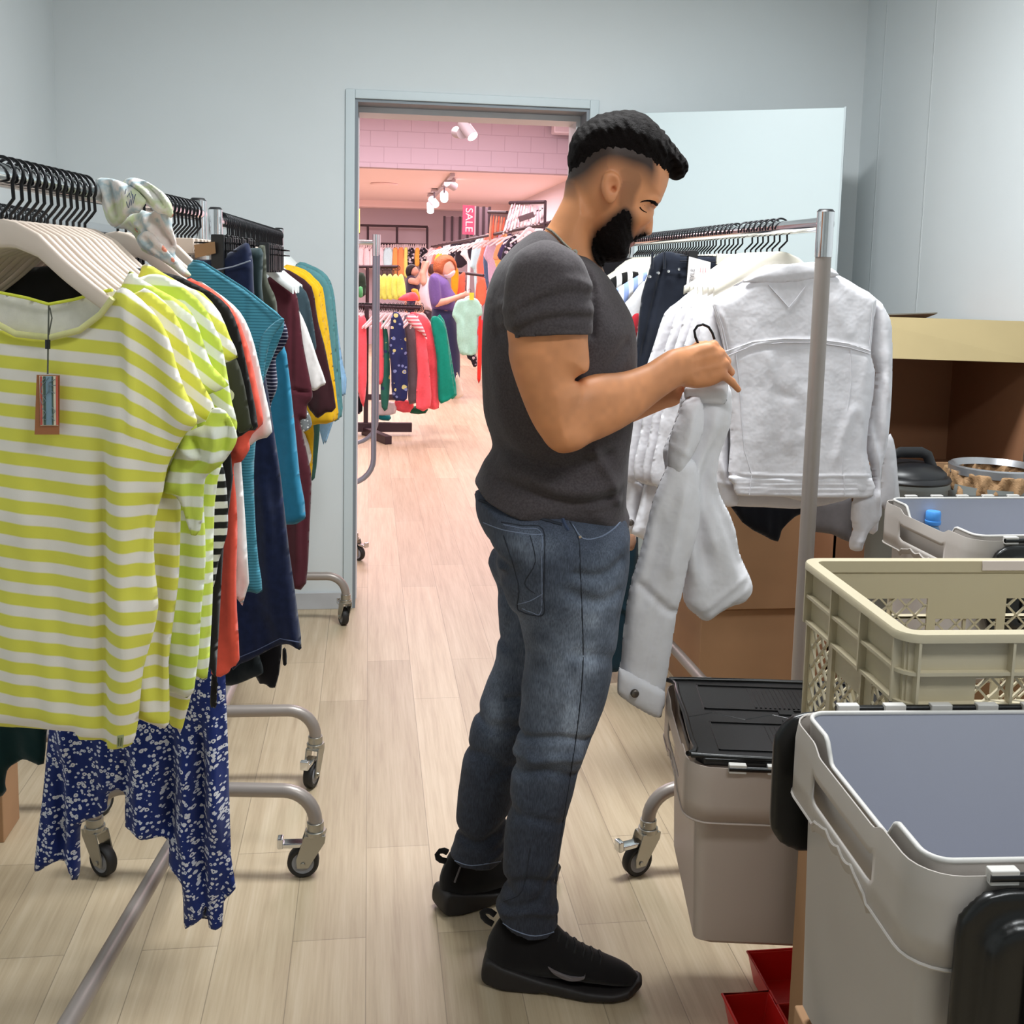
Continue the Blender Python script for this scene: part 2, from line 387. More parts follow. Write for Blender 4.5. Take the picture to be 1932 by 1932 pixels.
fl = MB(); fl.add([(-5.5,-2.2,0),(4.5,-2.2,0),(4.5,24,0),(-5.5,24,0)], [(0,1,2,3)]); o = struct(fl.build('floor', FLOOR)); 
o = struct(MB().box((XL-.15,-2.2,ZC),(XR+.15,YW+.3,ZC+.1)).build('ceiling', CEIL))
struct(MB().box((XL-.15,-2.2,0),(XL,YW,ZC)).build('wall_left', WALL))
struct(MB().box((XL-.15,-2.35,0),(XR+.15,-2.2,ZC)).build('wall_front', WALL))
# right wall with two plaster seams
k = NT('seamed_wall_paint'); c = srgb('d2d8da'); k.b.inputs['Roughness'].default_value = .75; n = k.noise(1.3, 5)
k.color(k.ramp(n, [(.3, tuple(x*.97 for x in c)), (.7, tuple(x*1.03 for x in c))])); sy = k.sep(k.co('Object'))[1]; sg = k.noise(60, 4)
for y0 in (YW-.17, YW-.57):
    q = k.math('ABSOLUTE', k.math('SUBTRACT', k.math('ADD', sy, k.math('MULTIPLY', sg, .012)), y0+.006))
    k.bump(k.math('SUBTRACT', 1, k.math('MINIMUM', k.math('MULTIPLY', q, 130), 1)), .5, .004)
k.bump(k.noise(30, 4), .15, .003)
struct(MB().box((XR,-2.2,0),(XR+.15,YW,ZC)).build('wall_right', k.m))
# back wall with doorway
DX0, DX1, DZ = -.062, .90, 2.115
b = MB(); T_ = .28
b.box((XL-.15,YW,0),(DX0,YW+T_,ZC)); b.box((DX1,YW,0),(XR+.15,YW+T_,ZC)); b.box((DX0,YW,DZ),(DX1,YW+T_,ZC)); struct(b.build('wall_back', WALL))
FR = plain('frame_paint', 'c3ced2', .45, nscale=60, nstr=.05); FRD = plain('frame_rebate_shade', '7d858c', .5)  # rebate grey is frame paint with its shade put into the colour
b = MB()
for x0, x1, s_ in ((DX0-.038, DX0, 1), (DX1, DX1+.038, -1)): b.box((x0,YW-.012,0),(x1,YW+.004,DZ+.036))
b.box((DX0,YW-.012,DZ),(DX1,YW+.004,DZ+.036)); fr_ = struct(b.build('trim_1', FR, bevel=.003))
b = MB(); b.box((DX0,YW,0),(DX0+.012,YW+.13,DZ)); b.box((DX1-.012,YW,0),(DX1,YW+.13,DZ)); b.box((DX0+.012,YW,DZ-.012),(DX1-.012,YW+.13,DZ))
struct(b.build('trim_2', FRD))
b = MB(); b.box((DX0,YW+.13,0),(DX0+.016,YW+.30,DZ)); b.box((DX1-.03,YW+.13,0),(DX1,YW+.30,DZ)); b.box((DX0+.016,YW+.13,DZ-.035),(DX1-.03,YW+.30,DZ))
struct(b.build('trim_3', plain('frame_inner_paint', 'dcdde2', .45)))
# skirting
SK = plain('skirting_paint', 'b7b9bd', .5, var=.05)
struct(MB().box((XL,YW-.012,0),(DX0-.038,YW,.072)).build('baseboard_back', SK, bevel=.002)); struct(MB().box((DX1+.038,YW-.012,0),(XR,YW,.072)).build('baseboard_right', SK, bevel=.002))
struct(MB().box((XL,-2.2,0),(XL+.012,YW-.012,.072)).build('baseboard_left', SK))
# open door leaf
dr = empty('door_1', (DX1+.03, YW-.035, 0), math.radians(-27)); struct(dr)
DL = plain('door_leaf_paint', 'd5e3e6', .35, nscale=40, nstr=.03)
struct(MB().box((0,-.04,.006),(.975,0,2.085)).build('door_leaf', DL, dr, bevel=.004))
struct(MB().box((.972,-.041,.004),(.979,.001,2.087)).build('door_edge_strip', FR, dr))
b = MB(); b.box((.86,-.052,.98),(.90,-.04,1.12)); b.tube([(.88,-.05,1.06),(.88,-.09,1.06),(.86,-.095,1.06),(.77,-.095,1.06)], .009, 10); struct(b.build('door_handle', plain('brushed_steel', 'b5b5b5', .3, 1), dr, smooth=True))
# ================================================================= SHOP SHELL
k = NT('painted_block_wall'); co = k.co('Object'); br = k.n('ShaderNodeTexBrick'); cmb = k.n('ShaderNodeCombineXYZ'); s3 = k.sep(co); k.l(s3[0], cmb.inputs[0]); k.l(s3[2], cmb.inputs[1])
k.l(cmb.outputs[0], br.inputs['Vector']); br.offset = .5
for nm, v in (('Scale', 1), ('Brick Width', .345), ('Row Height', .2), ('Mortar Size', .006), ('Mortar Smooth', .5)): br.inputs[nm].default_value = v
k.color(k.mix(k.math('MULTIPLY', br.outputs[1], .35), srgb('b9a9b4'), srgb('96858f'))); k.bump(k.math('SUBTRACT', 1, br.outputs[1]), .5, .006); k.b.inputs['Roughness'].default_value = .8; BLK = k.m
SHW = plain('shop_wall_paint', 'c0b0b8', .8); SHR = plain('shop_right_wall_paint', 'ecdfe4', .8); SHC = plain('shop_ceiling_paint', 'ffe6e4', .8)
struct(MB().box((-5.5,14,2.74),(4.5,14.2,3.8)).build('wall_bulkhead', BLK))
struct(MB().box((-5.5,14.2,2.74),(4.5,24,2.84)).build('ceiling_shop_low', SHC)); struct(MB().box((-5.5,YW+T_,3.62),(4.5,14.2,3.72)).build('ceiling_shop_high', SHC))
struct(MB().box((-5.5,21,0),(4.5,21.2,2.74)).build('wall_shop_far', SHW)); struct(MB().box((2.72,YW+T_,0),(2.9,21,3.62)).build('wall_shop_right', SHR)); struct(MB().box((-5.6,YW+T_,0),(-5.5,21,3.7)).build('wall_shop_left', SHW))
struct(MB().box((-5.5,20.55,2.62),(2.72,21,2.74)).build('trim_4', SHC))
# ================================================================= CLOTHES RACKS
CHROME = plain('chrome', 'd9dbde', .12, 1); TAUPE = plain('taupe_tube_paint', '9a918b', .38, .35, spec=.5); BLK_P = plain('black_plastic', '17171a', .4); RUB = plain('black_rubber', '1d1b1b', .6); HUBG = plain('grey_wheel_hub', '8f9095', .5); ZINC = plain('zinc_fork', 'a9a7a0', .3, .9)
def caster(par, loc, ang, brake=True, zt=.125):
    c = MB(); R = .037
    c.tube([(0,0,zt+.01),(0,0,zt-.012)], .02, 16); c.tube([(0,0,zt-.01),(0,0,zt-.022)], .024, 16)
    fo = -.028
    for s in (-1, 1):
        y = s*.017; pts = [(-.024,zt-.02),(.024,zt-.02),(.022,zt-.035),(fo+.012,R-.008),(fo-.012,R-.008),(fo-.014,R+.012)]
        n = len(pts); v = [(x,y-.0015,z) for x, z in pts]+[(x,y+.0015,z) for x, z in pts]
        c.add(v, [tuple(range(n)), tuple(range(n, 2*n))[::-1]]+[(i,(i+1) % n,n+(i+1) % n,n+i) for i in range(n)])
    c.box((-.024,-.018,zt-.025),(.024,.018,zt-.019)); c.tube([(fo,-.022,R),(fo,.022,R)], .006, 10)
    o = c.build('caster', ZINC, par, smooth=True, bevel=.001); o.location = loc; o.rotation_euler = (0,0,ang)
    w = MB(); w.lathe([(.026,-.012),(R-.004,-.013),(R,-.009),(R,.009),(R-.004,.013),(.026,.012)], (fo,0,R), 36, axis='y'); w.build('tyre', RUB, o, smooth=True)
    w = MB(); w.lathe([(.004,-.012),(.016,-.012),(.020,-.009),(.027,-.0115),(.027,.0115),(.020,.009),(.016,.012),(.004,.012)], (fo,0,R), 32, axis='y'); w.build('wheel_hub', HUBG, o, smooth=True)
    if brake:
        w = MB(); w.box((-.075,-.013,R+.038),(-.02,.013,R+.05)); w.box((-.088,-.012,R+.036),(-.074,.012,R+.062)); w.build('brake_lever', CHROME, o, bevel=.003)
    return o
def rack(p0, p1, zr=1.55, legs=None, label='', angs=(2.9,2.6,.3,-.4), taper=0, rr=.0165, leg_half=.26, pr=.0165, prim=0, legs_at=(0,1)):
    p0 = Vector((*p0, 0)); p1 = Vector((*p1, 0)); L = (p1-p0).length; a = math.atan2((p1-p0).y, (p1-p0).x)
    r = empty('clothes_rack', p0, a-math.pi/2, label, 'clothes rack')       # local: y along rail, x across
    MB().tube([(0,-.012,zr),(0,L+.012,zr)], rr, 20).build('rail', CHROME, r, smooth=True)
    for y in (0, L):
        MB().tube([(0,y,.21),(0,y,zr-.075)], pr, 20).build('pole', TAUPE, r, smooth=True)
        MB().tube([(0,y,zr-.075),(0,y,zr+.028)], pr+.0012, 20).build('chrome_sleeve', CHROME, r, smooth=True)
        MB().tube([(0,y,zr+.028),(0,y,zr+.034)], [pr+.002, pr-.003], 20).build('end_cap', BLK_P, r, smooth=True)
    MB().tube([(0,0,.21),(0,L,.21)], .0165, 16).build('base_bar', TAUPE, r, smooth=True)
    for q, y in enumerate((0, L)):
        h = leg_half; R = .075
        pts = [(-h,0,.12)]+[(-h+R+R*math.cos(t), 0, .21-R+R*math.sin(t)) for t in np.linspace(math.pi, math.pi/2, 9)]+[(h-R+R*math.cos(t), 0, .21-R+R*math.sin(t)) for t in np.linspace(math.pi/2, 0, 9)]+[(h,0,.12)]
        MB().tube([(x, y+yy, z) for x, yy, z in pts], .0165, 16).build('leg', TAUPE, r, smooth=True)
        caster(r, (h, y, 0), angs[2*q], True); caster(r, (-h, y, 0), angs[2*q+1], q == 0)
    return r
R1A, R1B = (-.575,.86), (-.375,2.45); R2A, R2B = (-.40,2.90), (-.345,4.22); R3A, R3B = (-.93,2.78), (-.90,4.05); R4A, R4B = (1.04,2.37), (.985,4.02)
rack(R1A, R1B, 1.545, label='nearest wheeled garment rack on the left, striped lime tops hanging from it', angs=(2.9,2.6,.1,2.6))
rack(R2A, R2B, 1.55, label='wheeled garment rack behind the nearest one, by the doorway wall', angs=(1.3,.4,-1.2,.3))
rack(R3A, R3B, 1.55, label='wheeled garment rack furthest left, mostly hidden behind the nearest rack', angs=(1.0,.4,.2,.3))
rack(R4A, R4B, 1.56, label='wheeled garment rack on the right, white denim jackets hanging from it', angs=(.3,.3,1.8,.3), leg_half=.365, pr=.0185, rr=.0175)
# rack end glimpsed through the doorway
def shoprack():
    r = empty('clothes_rack', (-.02,5.3,0), 0, 'empty wheeled rack with looped end frame just inside the shop doorway', 'clothes rack')
    e1 = at(711,440,5.1); y0, y1 = 0, .28
    for i, (px, Y, r_, zb) in enumerate(((700,5.05,.013,.42),(706,5.45,.011,.55))):
        p = at(px,450,Y); q = np.array([p[0]+.02, Y, 0]); zt = p[2]+.02
        q2 = q-np.array([-.02,5.3,0]); x, y = q2[0], q2[1]; R = .12
        path = [(x,y,zt),(x,y,zb+R)]+[(x-R+R*math.cos(t), y, zb+R+R*math.sin(t)) for t in np.linspace(0, -math.pi/2, 8)[1:]]+[(x-.45,y,zb)]
        MB().tube(path, r_, 14).build('end_frame', plain('grey_tube_paint','9294a0',.35,.5), r, smooth=True)
        MB().tube([(x,y,zt-.1),(x,y,zt)], r_+.0015, 14).build('chrome_sleeve', CHROME, r, smooth=True)
        MB().tube([(x-.5,y,zt-.04),(x,y,zt-.04)], .011, 12).build('rail', CHROME, r, smooth=True)
    c = ground(676,1055,0)-np.array([-.02,5.3,0]); caster(r, (c[0]-.02,c[1],0), 2.4)
    MB().tube([(c[0]-.02,c[1],.12),(c[0]-.02,c[1],.36),(c[0]-.1,c[1]+.05,.42)], .013, 12).build('leg', TAUPE, r, smooth=True)
shoprack()
# ================================================================= HANGERS
WOODW = plain('white_hanger_wood', 'dccbbd', .45, var=.03, vscale=8); WOODC = plain('cream_hanger_wood', 'e2dccd', .45); HOOK = plain('black_hook_wire', '232326', .3, .6)
def hanger_parts(name, loc, rz, w=.178, drop=.114, mat=WOODW, kind='wood', hook_r=.0215, z0=-.057, label=None, group=None, hk=HOOK):
    e = empty(name, loc, rz, label, 'hanger', group)
    hp = [(0,0,z0-.012),(0,0,z0+.006),(.012,0,z0+.018),(.019,0,z0+.026)]+[(hook_r*math.cos(t), 0, .003+hook_r*math.sin(t)) for t in np.linspace(-.6, 3.5, 16)]
    MB().tube(hp, .0025, 8).build('hook', hk, e, smooth=True)
    if kind == 'wood':
        ts = [0,.12,.31,.53,.75,1.]; ds = [0,.03,.165,.47,.73,1.]
        xs = np.linspace(-1, 1, 33); up = [z0-drop*np.interp(abs(t), ts, ds) for t in xs]; th = [.040-.016*abs(t)**.7 for t in xs]
        P = [(w*t, 0, u-hh/2) for t, u, hh in zip(xs, up, th)]; v = []; n = 12
        for p, hh in zip(P, th):
            for j in range(n):
                a = 2*math.pi*j/n; ca, sa = math.cos(a), math.sin(a); v.append((p[0], .0062*math.copysign(abs(ca)**.6, ca), p[2]+hh/2*math.copysign(abs(sa)**.6, sa)))
        f = [(i*n+j, i*n+(j+1) % n, (i+1)*n+(j+1) % n, (i+1)*n+j) for i in range(32) for j in range(n)]+[tuple(range(n))[::-1], tuple(32*n+j for j in range(n))]
        MB().add(v, f).build('hanger_bar', mat, e, smooth=True)
    else:
        MB().box((-.055,-.006,z0-.034),(.075,.006,z0-.004)).build('hanger_bar', mat, e, bevel=.002)
        b = MB(); 
        for zz in (-.012,-.027): b.tube([(-.16,0,z0+zz),(.16,0,z0+zz)], .0015, 6)
        b.build('wire', hk, e, smooth=True)
        for s in (-.125, .125):
            c = MB(); c.box((s-.013,-.011,z0-.075),(s+.013,-.004,z0+.004)); c.box((s-.013,.004,z0-.07),(s+.013,.011,z0)); c.box((s-.008,-.006,z0-.02),(s+.008,.006,z0-.006)); c.build('clip', BLK_P, e, bevel=.002)
    return e
def rail_pt(A, B, Y, z=1.55):
    t = (Y-A[1])/(B[1]-A[1]); return (A[0]+(B[0]-A[0])*t, Y, z)
TL = -.34; AL = math.atan(TL)
def hang_row(A, B, ys, z, rz, label, group, kind='wood', mat=WOODW, jit=.05, proto=None, **kw):
    out = []
    for i, y in enumerate(ys):
        p = rail_pt(A, B, y, z)
        if proto is None: proto = hanger_parts('clothes_hanger' if kind == 'wood' else 'clip_hanger', p, rz, kind=kind, mat=mat, label=label, group=group, **kw); o = proto
        else: o = copy_tree(proto); o.location = p
        o['label'] = label; o['group'] = group; o.rotation_euler = (0, 0, rz+random.uniform(-jit, jit)); out.append(o)
    return proto
h0 = hanger_parts('clothes_hanger', rail_pt(R1A, R1B, 1.53, 1.545), AL, label='frontmost white wooden hanger on the left rack, holding the front striped top')
hang_row(R1A, R1B, np.arange(1.556, 1.83, .0235), 1.545, AL, 'white wooden hanger in the tight row behind the frontmost striped top', 'hangers on the near left rail', proto=h0, jit=.03)
hang_row(R1A, R1B, [1.96,2.05,2.14], 1.545, AL, 'white wooden hanger behind the draped scarf on the near left rail', 'hangers behind the scarf', proto=h0, jit=.03)
hang_row(R1A, R1B, np.arange(2.17, 2.42, .026), 1.545, AL*.6, 'black clip hanger at the far end of the near left rail', 'clip hangers by the near left rack end post', kind='clip', jit=.06)
hang_row(R2A, R2B, np.arange(2.98, 3.25, .03), 1.55, -.2, 'black clip hanger at the start of the second left rail', 'clip hangers on the second left rail', kind='clip', jit=.08)
WG = plain('cool_white_hanger_wood', 'dfe3e2', .45)
hang_row(R2A, R2B, np.arange(3.28, 4.18, .032), 1.55, -.3, 'pale wooden hanger on the second left rail near the doorway wall', 'hangers on the second left rail', jit=.05, mat=WG, w=.17)
hang_row(R3A, R3B, np.arange(2.66, 3.2, .03), 1.55, -.2, 'hanger on the hidden third rail at far left, only hooks showing', 'hooks on the third left rail', jit=.08, w=.15)
# ================================================================= LEFT RACK GARMENTS
LIME, OFFW = 'dedb58', 'ece6dc'
ST = stripes('lime_white_stripes', LIME, OFFW, .0328, .54, phase=.30); ST2 = stripes('fresh_lime_white_stripes', 'cfe05a', 'e9ebdd', .0328, .54, phase=.1)
INS = fabric('off_white_jersey_inside', 'e6e2da', wrinkle=.1)
def L(Y): x = rail_pt(R1A, R1B, Y)[0]; return dict(Y=Y, x0=x, tilt=TL)
def slopev(px, Y, sl, ytop=None, ylo=None):
    p = L(Y); xf = at(px, 700, Y, p['x0'], TL)[0]; zl = at(px, 900, Y, p['x0'], TL)[2]
    return lambda x, z: sl*np.clip(x-xf, 0, None)*np.clip((z-zl)/.08, 0, 1)+.06*(x-xf)
def garment(name, label, cat='top', group=None):
    return dict(name=name, label=label, cat=cat, group=group)
def G(name, label, cat, poly, Y, mat, extra=(), group=None, base=None, **kw):
    k = dict(L(Y)) if base is None else dict(base); k.update(kw)
    o = cloth(name, poly, k.pop('Y'), mat, **k); tag(o, label, cat, group); return o
# front striped top
s1 = G('striped_tee', 'frontmost lime and white striped short-sleeved top with a hangtag on a string', 'tee shirt',
  [(-262,800),(-240,720),(-190,610),(-120,560),(-60,556),(-22,600),(30,627),(95,634),(150,620),(190,590),(212,560),(226,543),(246,548),(290,588),(318,636),(334,692),(350,738),(373,795),(352,816),(330,850),(315,885),(308,926),(298,960),(290,1010),(293,1080),(299,1142),(288,1200),(271,1260),(263,1340),(255,1392),(240,1409),(203,1413),(199,1396),(150,1396),(140,1380),(80,1376),(0,1370),(-120,1366),(-160,1000),(-205,880)],
  1.53, ST, T=.016, h=.005, fold_auto=.0035, fold_w=.05, seed=3, vshift=slopev(238, 1.53, .62),
  folds=[([(226,700),(235,900),(240,1150),(232,1400)], .02, .022), ([(200,820),(197,1100),(200,1405)], -.014, .008), ([(240,560),(252,700),(262,830)], .010, .008), ([(275,600),(300,720),(315,850)], -.008, .014), ([(60,900),(50,1150),(40,1370)], .008, .03), ([(300,930),(270,1010),(250,1150)], -.01, .012),([(120,900),(130,1380)], -.006,.02)])
cloth('back_panel', [(-60,556),(0,553),(50,563),(92,575),(140,566),(190,552),(218,548),(235,640),(200,720),(0,720),(-60,700)], 1.545, INS, s1, T=.003, h=.006, fold_auto=.002, **{k_: v for k_, v in L(1.53).items() if k_ != 'Y'})
def strip(pts, Y, r, name, mat, par, n=8, base=None):
    b = base or L(Y); P = [at(a, c, b['Y'], b['x0'], b['tilt']) for a, c in pts]; return MB().tube(P, r, n).build(name, mat, par, smooth=True)
LT = dict(Y=1.508, x0=L(1.53)['x0'], tilt=TL)
strip([(-60,552),(0,552),(50,562),(92,574),(140,565),(190,551),(212,547)], 0, .0022, 'neck_trim', fabric('lime_trim', 'e2e74e'), s1, base=dict(LT, Y=1.535))
strip([(-22,602),(30,630),(95,637),(150,623),(190,593),(212,563)], 0, .0045, 'neckband', fabric('neckband_jersey', 'dedb9a'), s1, base=dict(LT, Y=1.512))
def card(poly, Y, th, name, mat, par, base):
    P = [at(a, c, Y, base['x0'], base['tilt']) for a, c in poly]; n = len(P); Q = [p+np.array([0,th,0]) for p in P]
    return MB().add(P+Q, [tuple(range(n))[::-1], tuple(range(n, 2*n))]+[(i,(i+1) % n,n+(i+1) % n,n+i) for i in range(n)]).build(name, mat, par, bevel=.0006)
def rr_(x0, y0, x1, y1, r=3): return [(x0+r,y0),(x1-r,y0),(x1,y0+r),(x1,y1-r),(x1-r,y1),(x0+r,y1),(x0,y1-r),(x0,y0+r)]
tg = card([(69,707),(113,708),(112,820),(65,820)], 1.499, .0006, 'hangtag', plain('brown_card', 'a5673f', .7), s1, LT)
card([(74,709),(109,710),(110,803),(76,803)], 1.4975, .0006, 'striped_tag_card', plain('tag_cream', 'e9dfc6', .6), tg, LT)
for xa, xb, c in ((75,79,'c9564a'),(81,86,'4c5f52'),(86,97,'7f9db0'),(97,100,'4c5f52'),(105,109,'d5604f')):
    card([(xa,710),(xb,710),(xb+1,802),(xa+1,802)], 1.4968, .0005, 'tag_stripe', plain('tag_'+c, c, .6), tg, LT)
q = dict(LT, Y=1.4955)
for pts in ([(92,712),(80,726),(76,740),(84,748),(92,738),(92,722)], [(92,722),(104,716)], [(92,728),(105,727)], [(92,735),(103,742)], [(78,722),(84,714)], [(79,770),(86,778),(80,790),(88,792)], [(98,768),(104,776),(97,786),(103,794)], [(76,752),(80,764),(86,756),(80,746)]):
    strip(pts, 0, .0005, 'tag_drawing', plain('tag_ink', '6f7f86', .6), tg, 5, base=q)
strip([(92,576),(91,640),(90,706)], 0, .0011, 'tag_string', plain('tag_cord', '57584e', .8), s1, 6, base=dict(LT, Y=1.498)); strip([(94,580),(98,600),(92,632)], 0, .0009, 'tag_string', plain('tag_cord', '57584e', .8), s1, 6, base=dict(LT, Y=1.498))
strip([(90,641),(90,658)], 0, .0035, 'tag_toggle', BLK_P, s1, 8, base=dict(LT, Y=1.498))
card([(221,1388),(234,1386),(232,1410),(220,1411)], 1.475, .0006, 'hem_label', plain('woven_label', 'a3a878', .8), s1, LT)
for dx in (224, 229): strip([(dx,1392),(dx-1,1407)], 0, .0006, 'label_mark', plain('label_ink', '55583c', .8), s1, 5, base=dict(LT, Y=1.4735))
# striped tops behind
def striped(i, Y, poly, mat, lab, sl=.7, px=290, **kw):
    return G('striped_tee', lab, 'tee shirt', poly, Y, mat, group='lime striped tops on the near left rail', seed=20+i, T=.013, h=.006, fold_auto=.005, fold_w=.04, vshift=slopev(px, Y, sl), **kw)
striped(1, 1.572, [(-150,900),(-120,620),(-60,566),(0,590),(60,602),(120,598),(180,580),(225,562),(262,550),(272,543),(296,556),(326,586),(348,630),(360,666),(380,720),(409,780),(368,802),(352,830),(342,880),(341,960),(338,1080),(330,1150),(318,1250),(320,1364),(296,1370),(260,1356),(180,1350),(60,1345),(-100,1340)], ST, 'lime and white striped top directly behind the frontmost one', folds=[([(300,600),(330,800)], .008, .01), ([(300,1000),(290,1340)], -.012, .012)])
striped(2, 1.61, [(150,700),(220,560),(244,512),(262,524),(300,546),(348,574),(371,608),(383,643),(400,690),(432,727),(391,745),(375,770),(372,850),(384,950),(388,1058),(380,1150),(366,1306),(330,1308),(250,1300),(150,1280)], ST2, 'lime striped top third in the row with sleeve seam showing', px=330, folds=[([(330,580),(350,640),(372,730)], .008, .006), ([(350,900),(345,1300)], -.012, .012)])
striped(3, 1.65, [(-100,900),(-80,600),(-20,560),(60,572),(140,566),(220,540),(262,524),(295,516),(328,530),(371,562),(394,593),(406,620),(417,643),(428,700),(438,760),(448,800),(440,830),(420,870),(405,950),(402,1110),(398,1200),(391,1280),(372,1276),(300,1260),(220,1250),(-60,1240)], ST2, 'lime striped top fourth in the row, its turned-out sleeve bunched below', px=350, folds=[([(400,780),(380,820),(400,860)], .014, .008), ([(430,790),(405,850),(385,900)], -.014, .009), ([(330,820),(345,900)], .012, .008)])
striped(4, 1.69, [(240,620),(262,520),(275,497),(306,514),(360,544),(383,553),(415,590),(434,636),(449,674),(416,688),(412,720),(400,900),(395,1150),(345,1372),(338,1372),(325,1372),(280,1320),(240,1250)], ST, 'lime and white striped top last in the striped row', px=350, folds=[([(384,560),(400,620),(415,680)], .008, .008)])
# bunched sleeve turned inside out
cl = G('jersey_sleeve', 'pale green inside-out sleeve bunched beneath the striped tops', 'sleeve', [(308,925),(320,880),(350,818),(385,802),(400,770),(425,775),(440,800),(448,826),(438,850),(415,880),(388,900),(384,945),(378,1000),(360,1010),(345,960),(330,935),(316,932)], 1.555, ST2, T=.009, h=.004, fold_auto=.005, fold_w=.022, seed=5,
  folds=[([(330,830),(350,850),(380,870)], .014, .007), ([(360,820),(378,850),(370,880)], -.012, .006), ([(400,800),(410,840),(398,880)], .012, .007), ([(425,790),(430,820),(415,860)], -.01, .005)])
BW = floral('diamond_print_cloth', '3a3b30', ['e4e2d6'], 24, ring=False, cover=.30)
G('patterned_tee', 'black and white diamond patterned top poking out behind the striped tops', 'tee shirt', [(340,600),(400,640),(430,678),(446,676),(462,730),(474,800),(478,808),(452,818),(446,800),(430,760),(420,720),(380,700)], 1.73, BW, seed=31, T=.01)
G('striped_tee', 'black and white horizontally striped top hem below the green sleeve', 'tee shirt', [(380,840),(410,860),(424,890),(430,960),(428,1010),(412,1060),(402,1110),(385,1060),(380,950)], 1.72, stripes('black_white_stripes', '1f2020', 'ddddd8', .021, .5), seed=32, T=.01)
G('black_tee', 'black short-sleeved top between the patterned and coral tops', 'tee shirt', [(-60,560),(0,520),(60,505),(120,500),(200,500),(280,508),(338,521),(356,530),(400,552),(432,580),(448,615),(458,655),(474,730),(487,805),(470,812),(444,828),(430,812),(440,900),(425,1000),(418,1100),(405,1320),(398,1325),(390,1250),(100,1200),(-40,1100)], 1.78, fabric('black_jersey', '1c1a1a'), seed=33, T=.01)
CORAL = fabric('coral_jersey', 'f2604c', wrinkle=.4)
co_ = G('coral_tee', 'coral short-sleeved top behind the black one on the near left rack', 'tee shirt', [(350,528),(372,531),(400,545),(430,572),(448,598),(460,630),(472,668),(485,730),(497,790),(490,806),(470,826),(472,846),(455,872),(447,868),(440,880),(446,940),(448,1005),(446,1080),(447,1150),(452,1245),(436,1258),(431,1270),(398,1271),(404,1150),(412,1050),(425,960),(430,880),(400,800),(370,700),(350,600)], 1.84, CORAL, seed=34, T=.012, folds=[([(447,600),(470,720),(490,795)], .006, .006), ([(437,845),(460,850)], .012, .008), ([(440,1000),(432,1240)], .006, .01)])
G('white_tee', 'white short-sleeved top just behind the coral one', 'tee shirt', [(368,530),(400,545),(440,575),(462,603),(480,650),(498,730),(514,815),(490,828),(472,842),(455,870),(470,1100),(440,1120),(420,800),(390,600)], 1.90, fabric('white_jersey', 'ece7e4'), seed=35, T=.011)
FD = floral('navy_ditsy_floral', '20306e', ['dcdce2','d0d4e2'], 88, wrinkle=.3, cover=.31)
fd = G('floral_dress', 'long navy dress with small white flowers and a ragged hanging hem', 'dress', [(92,1377),(85,1450),(78,1520),(65,1627),(68,1645),(92,1632),(120,1622),(132,1640),(146,1659),(153,1627),(153,1553),(183,1543),(202,1525),(206,1495),(236,1495),(236,1560),(282,1582),(318,1582),(318,1631),(343,1662),(347,1740),(355,1750),(384,1729),(390,1702),(394,1750),(419,1749),(422,1701),(445,1677),(436,1617),(430,1405),(425,1270),(420,1100),(400,1000),(200,1000),(120,1200),(100,1330)], 1.96, FD, h=.006, T=.02, fold_auto=.012, fold_w=.04, seed=36, sm=2,
  folds=[([(325,1350),(320,1600)], -.03, .012), ([(380,1330),(385,1700)], -.025, .01), ([(240,1400),(235,1560)], -.02, .012), ([(120,1400),(122,1620)], -.02, .012), ([(350,1380),(355,1730)], .02, .014), ([(410,1350),(415,1700)], .02, .014)])
G('green_dress', 'dark green dress hem hanging at the left frame edge', 'dress', [(-80,1300),(110,1300),(100,1340),(88,1381),(83,1441),(60,1438),(45,1432),(30,1440),(14,1452),(10,1480),(6,1500),(-80,1520)], 1.99, fabric('dark_green_crepe', '0c2b2b'), seed=37, T=.012)
TEALR = stripes('teal_rib_knit', '4c93a8', '377587', .0052, .6, wrinkle=.3, soft=.1)
te = G('ribbed_tee', 'teal ribbed top with a wide cuffed cap sleeve, hung behind the white one', 'tee shirt', [(350,520),(364,492),(383,494),(420,516),(462,543),(500,572),(536,604),(528,640),(512,680),(497,722),(492,760),(482,840),(479,900),(482,988),(488,1060),(495,1116),(470,1116),(440,1108),(420,1000),(400,800),(370,600)], 2.0, TEALR, seed=38, T=.014, h=.005, folds=[([(465,550),(462,640),(462,700)], -.006, .005), ([(440,900),(455,1100)], -.01, .01)])
cloth('sleeve_cuff', [(530,600),(536,606),(520,628),(508,650),(500,690),(495,725),(489,720),(488,680),(490,650),(494,634),(508,616)], 1.965, TEALR, te, T=.008, h=.004, fold_auto=.001, x0=L(2.0)['x0'], tilt=TL)
strip([(364,492),(383,495),(462,545),(535,604)], 0, .002, 'shoulder_seam', fabric('teal_seam', '3d7f92'), te, 6, base=dict(L(2.0), Y=1.983))
hh_ = copy_tree(h0); hh_.location = rail_pt(R1A, R1B, 2.0, 1.545); hh_['label'] = 'white wooden hanger inside the teal ribbed top'; hh_.rotation_euler = (0,0,AL); hh_['group'] = ''
del hh_['group']
DEN = fabric('navy_denim', '1c2440', var=.25, weave=1400, wrinkle=.5)
